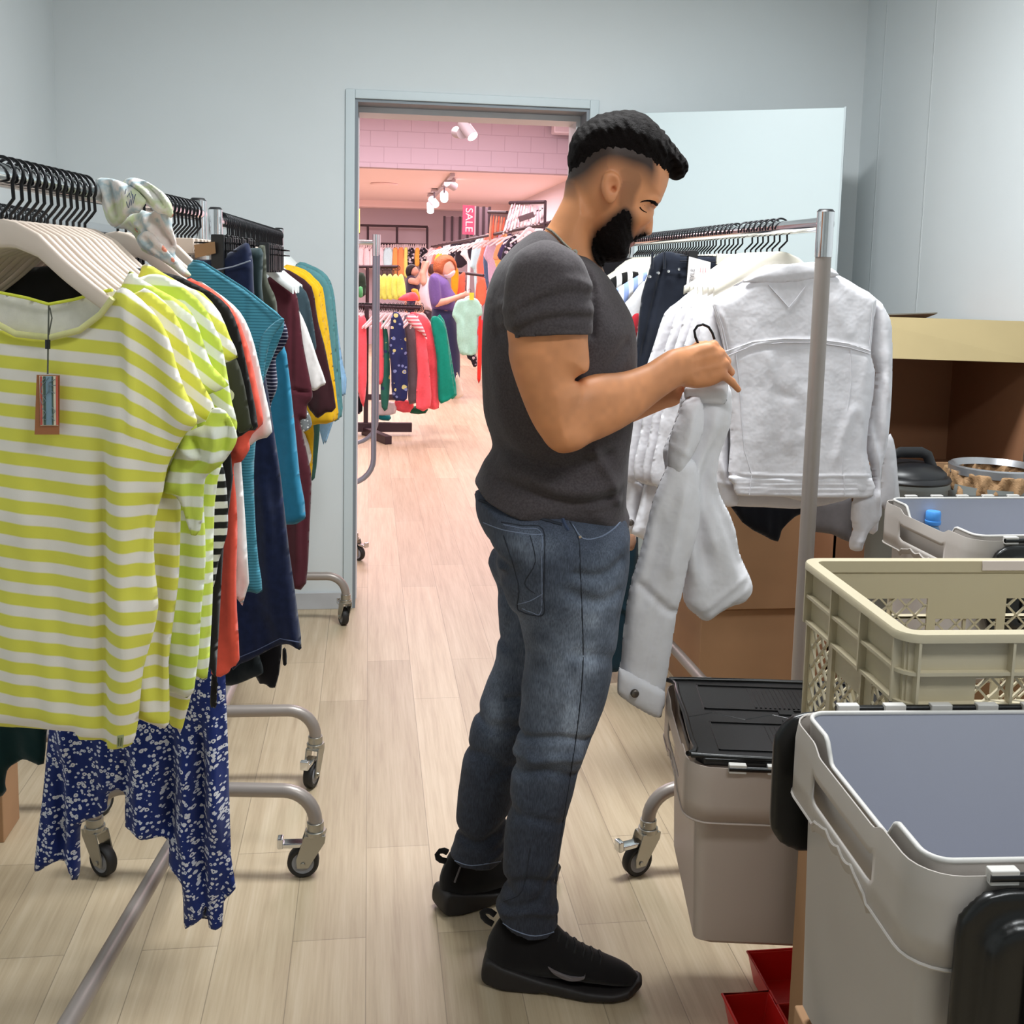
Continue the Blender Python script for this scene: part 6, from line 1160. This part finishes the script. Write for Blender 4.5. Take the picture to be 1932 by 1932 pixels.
for nm, lbq, cat, Y, mt, pl in (
 ('coral_tee','leftmost coral t-shirt seen between door frame and rack tube','tee shirt',9.2,COR,[(672,604),(682,598),(691,604),(692,700),(691,730),(686,768),(676,740),(673,700)]),
 ('coral_tee','coral t-shirt just right of the grey rack tube','tee shirt',9.2,COR,[(706,600),(714,602),(722,620),(724,660),(725,700),(722,722),(712,724),(706,700)]),
 ('print_top','dark printed garment low behind the leftmost coral t-shirt','garment',9.45,BF_,[(672,735),(682,745),(684,775),(672,780)]),
 ('floral_shirt','green floral garment between the coral and navy ones','shirt',9.22,GF,[(722,604),(730,618),(735,660),(736,720),(731,772),(720,768),(718,720),(722,660)]),
 ('floral_shirt','navy floral long-sleeved shirt in the middle of the low rack','shirt',9.16,NF,[(738,598),(747,588),(756,596),(764,620),(768,660),(770,700),(768,752),(755,756),(740,750),(738,700),(734,650)]),
 ('grey_cardigan','dark grey cardigan right of the navy floral shirt','cardigan',9.24,fabric('shop_grey_knit','6d6268'),[(762,596),(775,604),(783,622),(786,680),(790,720),(799,752),(778,762),(770,755),(768,690)]),
 ('coral_jumper','coral jumper with sleeve, right half of the low rack','jumper',9.26,COR,[(773,590),(790,592),(808,602),(818,630),(825,670),(829,720),(828,770),(808,770),(795,768),(786,720),(784,660),(782,620)]),
 ('coral_jumper','front coral jumper sleeve falling in front of the other one','jumper',9.12,COR,[(784,612),(800,625),(806,660),(812,720),(812,768),(785,770),(788,700)]),
 ('striped_shawl','red and white striped cloth over the front coral jumper','shawl',9.08,stripes('red_white_fine','e8707c','f4d8d8',.03,.5),[(765,600),(780,592),(795,610),(804,632),(806,642),(795,628),(782,620)]),
 ('green_jumper','emerald green jumper in front, right end of the low rack','jumper',9.2,GRN,[(812,604),(820,596),(832,602),(842,622),(850,680),(858,740),(858,747),(832,762),(826,740),(824,680),(818,640)]),
 ('green_jumper','emerald green jumper behind the front one','jumper',9.32,GRN,[(824,598),(838,604),(846,640),(856,700),(862,745),(845,750),(838,700)]),
 ('cream_cardigan','cream sleeve tip beyond the emerald jumpers','cardigan',9.4,fabric('shop_cream','e8d8c4'),[(862,700),(874,740),(872,748),(857,750)]),
 ('white_shirt','white hem low on the display rack','shirt',9.35,fabric('shop_white','e6dcde'),[(712,756),(745,760),(746,780),(722,784),(708,780)]),
 ('teal_shirt','teal hem lowest on the display rack','shirt',9.38,fabric('shop_teal','1f8a90'),[(709,780),(736,783),(734,794),(710,790)]),
 ('coral_dress','coral hem between navy floral and coral jumpers','dress',9.36,COR,[(746,754),(780,758),(774,778),(748,774)]),
 ('green_dress','green hem below the coral jumpers','dress',9.38,fabric('shop_bottle_green','23604a'),[(770,768),(805,766),(803,780),(775,780)])):
    S(nm, lbq, cat, pl, Y, mt, seed=len(pl)+int(pl[0][0]), h=.014)
# ---- yellow rack
Yy = 11.9; a = at(676,503,Yy); b = at(750,503,Yy); e = empty('display_rack', (a[0],Yy,0), 0, 'rack of pale yellow garments behind the low display rack', 'clothes rack'); MB().tube([(0,0,a[2]),(b[0]-a[0],0,b[2])], .016, 10).build('rail', DARKM, e, smooth=True); MB().tube([(.1,0,0),(.1,0,a[2])], .02, 10).build('post', DARKM, e, smooth=True); MB().box((-.3,-.03,0),(.5,.03,.06)).build('base_bar', DARKM, e)
YL = fabric('pale_yellow_cotton', 'e6ea70', wrinkle=.3)
for i in range(5):
    x = 708+i*10.5; S('yellow_skirt', 'pale yellow garment, number %s from the left on the yellow rack' % ['first','second','third','fourth','fifth'][i], 'garment', [(x,526),(x+5,517),(x+10,519),(x+13,530),(x+14+i*.6,562),(x+2,564),(x-1,545)], 11.8-.03*i, YL, group='yellow garments on the rack', seed=i)
for px in np.arange(708,750,2.6):
    p = at(px,506,Yy); tag(MB().tube([(.0,0,-.09),(.004,0,-.02)]+[(.03*math.cos(t),0,.03*math.sin(t)) for t in np.linspace(-1,3.4,8)], .005, 5).build('hanger_hook', BKH, loc=tuple(p)), 'black clip hook above the pale yellow garments', 'hook', 'hooks on the yellow rack')
S('pink_bag', 'red and pink folded garment at the end of the low rail', 'garment', [(750,566),(760,557),(772,552),(784,552),(790,566),(770,568)], 11.2, COR); S('orange_garment', 'orange garment beside the pink folded one', 'garment', [(775,546),(788,546),(793,566),(786,568),(780,556)], 11.5, fabric('shop_orange', 'f49a3c'))
S('dark_plant_garment', 'dark green garment at the left edge of the doorway view', 'garment', [(675,520),(682,514),(690,522),(690,556),(675,558)], 11.8, fabric('shop_dark_green', '26352a')); S('green_garment', 'small green garment below the dark green one', 'garment', [(676,542),(684,542),(684,560),(676,560)], 11.6, fabric('shop_mid_green', '4f9a63'))
S('yellow_banner', 'narrow yellow banner at the upper left of the doorway view', 'banner', [(675,394),(679,394),(679,441),(675,441)], 12.5, YL, T=.008, edge=.01, fold_auto=0, sm=1)
# ---- far wall shelving with garments
Yw = 20.7; e = empty('wall_display', (0,Yw,0), 0, 'dark metal wall display frame on the far shop wall', 'display frame')
def wtube(p, q_, r=.022): A_, B_ = at(*p, Yw), at(*q_, Yw); MB().tube([A_-np.array([0,Yw,0]), B_-np.array([0,Yw,0])], r, 8).build('frame_bar', DARKM, e, smooth=True)
for p, q_ in (((680,425),(807,428)), ((680,459),(806,462)), ((694,426),(694,460)), ((749,426),(749,475)), ((806,428),(806,500)), ((749,470),(749,560)), ((694,460),(694,560))): wtube(p, q_)
WL = [('f0dade',675,12),('efd5da',686,12),('f2e2e4',698,12),('eed2d8',710,14),('bfe0e6',724,17),('f5a05c',741,10),('f2905a',751,11),('e6dc7a',762,8),('BF',770,12),('f4a84c',783,9),('BF',792,13)]
for i, (c, x, w_) in enumerate(WL):
    mt = BF_ if c == 'BF' else fabric('far_'+c, c, wrinkle=.3); yb = 520 if i in (5,6,7) else 500+(i*7) % 9
    S('hanging_garment', ['white','pale pink','off-white','blush','light blue','orange','deeper orange','soft yellow','black and cream print','amber','black and white print'][i]+' garment hanging on the far wall frame, beside the '+['left edge','white one','pale pink one','off-white one','blush one','light blue one','orange one','deeper orange one','soft yellow one','print one','amber one'][i], 'garment', [(x,472),(x+w_*.5,467),(x+w_,472),(x+w_+.5,yb),(x-.5,yb)], 20.4-.02*i, mt, h=.03, seed=i, fold_auto=.02)
    for j in range(3):
        p = at(x+w_*(j+.5)/3, 463, 20.4); tag(MB().tube([(0,0,.02),(0,0,-.03),(-.06-.01*j,.0,-.10),(0,0,-.05),(.06,.0,-.10)], .012, 5).build('hanger', plain('pink_white_hanger', 'e6d3d3', .5), loc=tuple(p)), 'pale hanger on the far wall frame rail', 'hanger', 'hangers on the far wall frame')
# ---- right hand wall run
yy = lambda px: 12.5+(1000-px)*7.5/190
RUN = [('blush blouse','e9c6c8',[(808,470),(830,463),(835,470),(815,520),(803,535),(804,500)]),('coral vest','ee8270',[(822,470),(833,466),(832,480),(812,502)]),('yellow vest','e8cc4a',[(826,475),(836,468),(832,490),(822,505),(818,495)]),
 ('white tee','f2ecef',[(836,465),(848,458),(850,470),(845,490),(834,488)]),('black and white print top','BF',[(848,466),(858,456),(866,458),(862,480),(846,492)]),('black tunic','2a2228',[(862,462),(872,456),(878,470),(881,498),(862,506),(858,488)]),('white shirt','f6eef0',[(868,480),(884,462),(890,480),(888,500),(885,560),(880,552),(882,495)]),
 ('black cardigan','332c34',[(884,460),(895,446),(902,446),(898,470),(888,492),(882,475)]),('light aqua shirt','b5dde2',[(888,490),(893,460),(905,448),(912,450),(908,480),(903,500),(902,560),(896,556),(894,510),(888,505)]),('coral dress','f4816c',[(899,500),(905,480),(915,442),(926,446),(922,470),(918,500),(916,560),(910,572),(898,565),(900,530)]),
 ('slate blue shirt','56708f',[(912,480),(924,446),(930,448),(924,500),(922,540),(915,545),(913,510)]),('lilac tee','d9c0d8',[(912,482),(925,450),(940,438),(948,440),(944,480),(938,520),(932,540),(922,530),(920,495)]),('peach blouse','f7a878',[(930,488),(936,465),(945,446),(955,440),(958,450),(952,475),(940,490)]),('yellow blouse','f4cf7c',[(932,478),(944,480),(946,510),(936,505)]),
 ('navy blouse','40385c',[(938,482),(950,455),(962,440),(966,450),(958,480),(948,492)]),('black and white floral top','BF',[(945,490),(952,465),(963,448),(985,440),(1005,448),(1000,470),(965,490),(950,510)])]
RUN2 = [('amber blouse','f0941e',[(852,508),(862,504),(866,520),(862,560),(852,555)]),('coral tee','e8664e',[(862,530),(872,515),(878,516),(876,560),(864,570)]),('brown grey top','6e5a5a',[(872,520),(878,516),(881,560),(873,562)]),('bright coral dress','fb7050',[(899,535),(915,525),(918,560),(910,578),(898,570)]),('red and orange scarf','e83c30',[(903,600),(908,596),(910,640),(907,716),(900,715),(902,650)]),('crimson bag','e02c48',[(900,628),(905,606),(911,604),(911,625),(904,634)])]
for i, (nm, c, pl) in enumerate(RUN):
    mx = sum(p[0] for p in pl)/len(pl); mt = BF_ if c == 'BF' else fabric('run_'+c, c, wrinkle=.3); S(nm.replace(' ', '_'), nm+' in the long run of garments along the right shop wall', nm.split()[-1], pl, yy(mx)-.02*i, mt, h=.022, seed=i+40)
for i, (nm, c, pl) in enumerate(RUN2): S(nm.replace(' ', '_'), nm+' on the lower tier by the right shop wall', nm.split()[-1], pl, 13.2+.1*i, fabric('run_'+c, c, wrinkle=.3), h=.02, seed=i+60)
A_ = at(1040,420,11.8); B_ = at(815,466,19.9); e = empty('wall_rail', (A_[0],A_[1],0), 0, 'long dark wall rail running along the right side of the shop', 'clothes rail'); MB().tube([(0,0,A_[2]),tuple(B_-np.array([A_[0],A_[1],0]))], .022, 8).build('rail', DARKM, e, smooth=True)
for t in (.1,.4,.7,.97):
    q_ = B_*t+A_*(1-t)-np.array([A_[0],A_[1],0]); MB().box((q_[0],q_[1]-.015,q_[2]-.02),(2.72-A_[0],q_[1]+.015,q_[2]+.02)).build('wall_bracket', DARKM, e)
for i in range(22):
    t = i/21; p = A_*(1-t)+B_*t; o = copy_tree(hproto); o.location = tuple(p); o.rotation_euler = (0,0,-.5+random.uniform(-.1,.1)); o['label'] = 'white hanger on the long right wall rail above the shirts'; o['group'] = 'hangers on the right wall rail'
# upper rail with fanned pale garments
A2, B2 = at(962,383,12.6), at(1029,381,12.0); e = empty('wall_rail', tuple(A2), 0, 'short dark rail high on the right wall with fanned white strips', 'clothes rail'); MB().tube([(0,0,0),tuple(B2-A2)], .022, 8).build('rail', DARKM, e, smooth=True); MB().tube([tuple(B2-A2),tuple(B2-A2+np.array([0,0,-.45]))], .016, 8).build('rail_arm', DARKM, e, smooth=True)
for i in range(13):
    x = 964+i*4.8; xb = 948+i*6.6; yb = 438-min(i,6)*3; S('white_trousers', 'white garment fanned from the high right wall rail', 'garment', [(x,388),(x+3.4,388),(xb+5.2,yb),(xb,yb+3)], 12.5-.03*i, fabric(['fan_a','fan_b','fan_c'][i % 3], ['f3e2e6','e2c6d0','f6ecee'][i % 3]), group='white garments on the high rail', T=.02, h=.025, seed=i)
A3, B3 = at(922,400,15), at(957,401,14.4); e = empty('wall_rail', tuple(A3), 0, 'second high dark rail with tan hangers, left of the white strips', 'clothes rail'); MB().tube([(0,0,0),tuple(B3-A3)], .024, 8).build('rail', DARKM, e, smooth=True)
for i in range(6):
    x = 925+i*5; S('tan_garment', 'tan strappy garment on the second high rail', 'garment', [(x,410),(x+3,410),(x+2-i*.5,450-i*2),(x-3-i*.3,452-i*2)], 14.7-.03*i, fabric(['tan_a','tan_b'][i % 2], ['d8a88c','e8785c'][i % 2]), group='tan garments on the second rail', T=.02, h=.025, seed=i)
o = copy_tree(hproto); o.location = tuple(at(1000,416,10.8)); o.scale = (1.25,1,1.1); o['label'] = 'large white hanger nearest the man\'s shoulder with a dark clip'; del_ = o.pop('group', None) if hasattr(o, 'pop') else None
tag(MB().box((-.08,-.03,-.03),(.08,.03,.03)).build('rail_clip', plain('grey_clip', '6b5a60', .4), bevel=.006, loc=tuple(at(993,409,10.9))), 'grey clip fitting above the large white hanger', 'clip').rotation_euler = (0,-.35,0)
A4, B4 = at(912,520,13.3), at(850,512,14.0); e = empty('wall_rail', tuple(A4), 0, 'lower dark rail under the long right wall rail', 'clothes rail'); MB().tube([(0,0,0),tuple(B4-A4)], .018, 8).build('rail', DARKM, e, smooth=True)
# shutters and sale sign
for px, Y, w_, lbq in ((906,16.8,.14,'dark slatted frame panel right of the pink sale sign'), (860,20.2,.22,'dark slatted frame panel on the far right wall')):
    c = at(px, 418 if px > 900 else 432, Y); e = empty('slatted_panel', tuple(c), 0, lbq, 'panel'); MB().box((-w_,-.03,-.22),(w_,.0,.22)).build('backing', plain('plum_grey_panel', '8d7780', .7), e); b = MB()
    for j in range(4): x = -w_+j*w_*2/3; MB().box((x-.02,-.06,-.23),(x+.02,.0,.23)).build('upright', DARKM, e)
pk = plain('sale_sign_pink', 'ec5e80', .6); c = at(884,415,14.2); e = empty('sale_sign', tuple(c), math.radians(20), 'tall pink sale sign with white lettering hanging over the right-hand rail', 'sign')
MB().box((-.085,-.006,-.19),(.085,.006,.19)).build('sign_board', pk, e); MB().box((.085,-.008,-.19),(.097,.008,.19)).build('board_edge', plain('sign_edge', 'e6d6da', .6), e)
def text_mesh(body, size, mat, par, loc, rot, name='lettering'):
    c_ = bpy.data.curves.new(name, 'FONT'); c_.body = body; c_.size = size; c_.extrude = .001; c_.align_x = 'CENTER'; c_.align_y = 'CENTER'; o_ = bpy.data.objects.new('tmp', c_); COL.objects.link(o_); bpy.context.view_layer.update()
    me = bpy.data.meshes.new_from_object(o_.evaluated_get(bpy.context.evaluated_depsgraph_get())); bpy.data.objects.remove(o_); me.materials.clear(); me.materials.append(mat); o2 = bpy.data.objects.new(name, me); COL.objects.link(o2); o2.location = loc; o2.rotation_euler = rot; parent(o2, par); return o2
text_mesh('SALE', .15, plain('sign_white', 'fbeef0', .6), e, (0,-.008,0), (math.pi/2, math.pi/2, 0))
p = at(1306,522,2.880); text_mesh('STYLE', .016, plain('tag_grey_ink', '6f6b70', .7), tg_style, tuple(p), (math.pi/2, math.radians(-85), 0))
# things low by the right: shoes and trolley wheel
e = empty('low_trolley', tuple(ground(870,690)), 0, 'pale wheeled trolley foot under the mint t-shirt', 'trolley'); MB().tube([(-.1,0,.05),(-.09,0,.2),(0,0,.28),(.12,0,.26)], .02, 8).build('trolley_frame', WHM, e, smooth=True); MB().lathe([(0,-.015),(.04,-.015),(.04,.015),(0,.015)], (-.1,0,.04), 16, axis='y').build('wheel', RUB, e)
S('black_boots', 'dark footwear pile on the floor right of the trolley', 'footwear', [(880,662),(892,662),(899,672),(900,690),(893,692),(888,680),(882,676)], 15.9, BF_, h=.014)
# ---- people in the shop
def fperson(label, Y, box, base, skinp, chains, clothes, h=.009):
    p0 = at(box[0], box[3], Y); p1 = at(box[2], box[1], Y); cx = (p0[0]+p1[0])/2; e = empty('person', (cx, Y, 0), 0, label, 'person'); e2 = np.array([cx, Y, 0])
    def fld(): return Field((p0[0]-.05, Y-.26, 0 if base else p0[2]), (p1[0]+.05, Y+.26, p1[2]+.04), h)
    f = fld()
    for pl, r, yo in skinp: f.union(f.pill(pl, Y+yo, r), .012)
    for pts, rad in chains: f.union(f.chain([at(a, b, Y+y_) for a, b, y_ in pts], rad, .01), .01)
    if base:
        for s in (-.07, .07): f.union(f.chain([(cx-.06, Y+s, .75), (cx-.03, Y+s, .1), (cx+.04, Y+s, .03)], [.06,.045,.035], .01), .02)
        f.union(f.ell((cx-.06, Y, .95), (.08,.11,.2)), .03)
    V, Fq = f.mesh(); mesh_obj('body', relax(V, Fq, 1)-e2, Fq, plain('light_skin', 'd9a08a', .55), e)
    for nm, mt, pills in clothes:
        f = fld()
        for pl, r, sc_, yo in pills: f.union(f.pill(pl, Y+yo, r, sc_), .015)
        V, Fq = f.mesh(); mesh_obj(nm, relax(V, Fq, 1)-e2, Fq, mt, e)
    return e
LS = plain('light_skin', 'd9a08a', .55)
fperson('woman in purple jumper, navy skirt and white face mask holding a mint t-shirt', 12.2, (805,478,890,760), True,
  [([(829,492),(850,488),(857,500),(859,508),(856,514),(852,522),(843,526),(834,521),(828,508)], .075, 0), ([(822,508),(836,518),(842,532),(820,532)], .05, 0)],
  [([(824,572,-.17),(842,568,-.19),(870,558,-.16)], [.045,.036,.026]), ([(870,558,-.16),(878,556,-.15)], [.03,.026]), ([(878,554,-.16),(884,553,-.15),(886,557,-.13)], [.011,.01,.008]), ([(878,556,-.16),(885,556,-.15),(887,559,-.13)], [.011,.01,.008]), ([(877,558,-.16),(884,558,-.15),(886,562,-.13)], [.011,.01,.008]), ([(876,560,-.15),(882,561,-.14),(884,564,-.12)], [.010,.009,.007]), ([(873,555,-.17),(879,550,-.16)], [.013,.009]), ([(858,566,.16),(875,560,.08),(888,562,.0)], [.036,.028,.02])],
  [('jumper', fabric('purple_jumper', '6a5590', wrinkle=.3), [([(812,520),(824,515),(838,523),(846,530),(852,545),(860,557),(859,566),(855,587),(840,590),(818,586),(812,570),(808,540)], .11, 1.4, 0), ([(812,520),(826,523),(831,545),(832,570),(824,578),(814,576),(809,550)], .055, 1, -.17)]),
   ('skirt', fabric('navy_skirt', '2e3050', wrinkle=.3), [([(815,582),(852,586),(859,600),(865,640),(868,690),(862,745),(836,748),(826,700),(821,640)], .13, 1.4, 0)]),
   ('hair', plain('auburn_hair', 'b26238', .6, nscale=60, nstr=.6, ndist=.01), [([(817,505),(819,492),(830,482),(843,480),(855,486),(862,500),(860,512),(856,500),(848,497),(842,508),(836,519),(828,518),(819,513)], .085, 1, 0)]),
   ('face_mask', plain('white_mask', 'f2e2e6', .8), [([(835,514),(847,509),(857,508),(859,515),(852,523),(842,526),(834,521)], .079, 1, 0)])])
mt_ = S('mint_tee', 'mint green t-shirt on a hanger held by the woman in purple', 'tee shirt', [(858,575),(864,566),(880,563),(895,562),(905,570),(911,592),(903,597),(901,600),(900,640),(898,668),(880,670),(868,667),(862,640),(861,610),(853,596),(855,585)], 11.9, fabric('mint_jersey', 'a2d6c4', wrinkle=.4), h=.012, seed=99)
hgr = copy_tree(hproto); hgr.location = tuple(at(886,549,11.95)); hgr.rotation_euler = (0,0,0); hgr.scale = (.7,.9,.9); hgr['label'] = 'white hanger in the hands of the woman in purple'; 
if 'group' in hgr: del hgr['group']
tag(MB().box((-.025,-.003,-.04),(.025,.003,.04)).build('price_tag', plain('yellow_tag', 'f2cf3c', .7), loc=tuple(at(890,559,11.85))), 'small yellow tag hanging from the mint t-shirt\'s hanger', 'tag')
fperson('person with a brown bun in a patterned blouse behind the woman in purple', 13.0, (786,470,822,600), True,
  [([(808,500),(818,500),(822,510),(818,522),(808,520)], .07, .05)], [([(800,530,-.1),(806,508,-.12),(808,486,-.14)], [.05,.04,.03])] if False else [([(800,532,-.1),(798,516,-.1),(806,496,-.1)], [.045,.036,.028])],
  [('blouse', floral('zebra_print', 'dccad0', ['4a4350'], 16, ring=False, cover=.3), [([(793,540),(799,528),(810,524),(815,545),(818,575),(818,590),(797,586),(790,562)], .12, 1.4, 0)]), ('trousers', DARKM, [([(794,585),(818,585),(816,640),(800,640)], .12, 1.3, 0)]), ('hair', plain('brown_hair', '4a2e28', .6, nscale=60, nstr=.6, ndist=.01), [([(808,506),(812,498),(820,500),(821,510),(814,518),(808,514)], .07, 1, 0)])])
fperson('person with short black hair and dark t-shirt reaching up to the racks', 14.6, (760,494,806,560), True,
  [([(775,503),(784,503),(790,511),(788,517),(781,521),(774,517)], .08, 0)], [([(776,530,-.15),(786,532,-.2),(792,524,-.22),(799,504,-.22)], [.045,.04,.035,.026]), ([(799,504,-.22),(801,498,-.22)], [.035,.03]), ([(801,499,-.22),(803,494,-.22)], [.013,.01]), ([(799,498,-.22),(800,493,-.22)], [.013,.01]), ([(797,499,-.22),(797,494,-.22)], [.013,.01]), ([(803,501,-.22),(806,498,-.22)], [.013,.01])],
  [('t_shirt', fabric('plum_black_jersey', '3c3048'), [([(766,530),(774,519),(782,522),(790,534),(794,550),(792,600),(768,600)], .13, 1.4, 0)]), ('hair', plain('black_hair_far', '1d1518', .6), [([(765,512),(768,502),(776,498),(784,501),(782,508),(778,514),(774,521),(768,522)], .085, 1, 0)])])
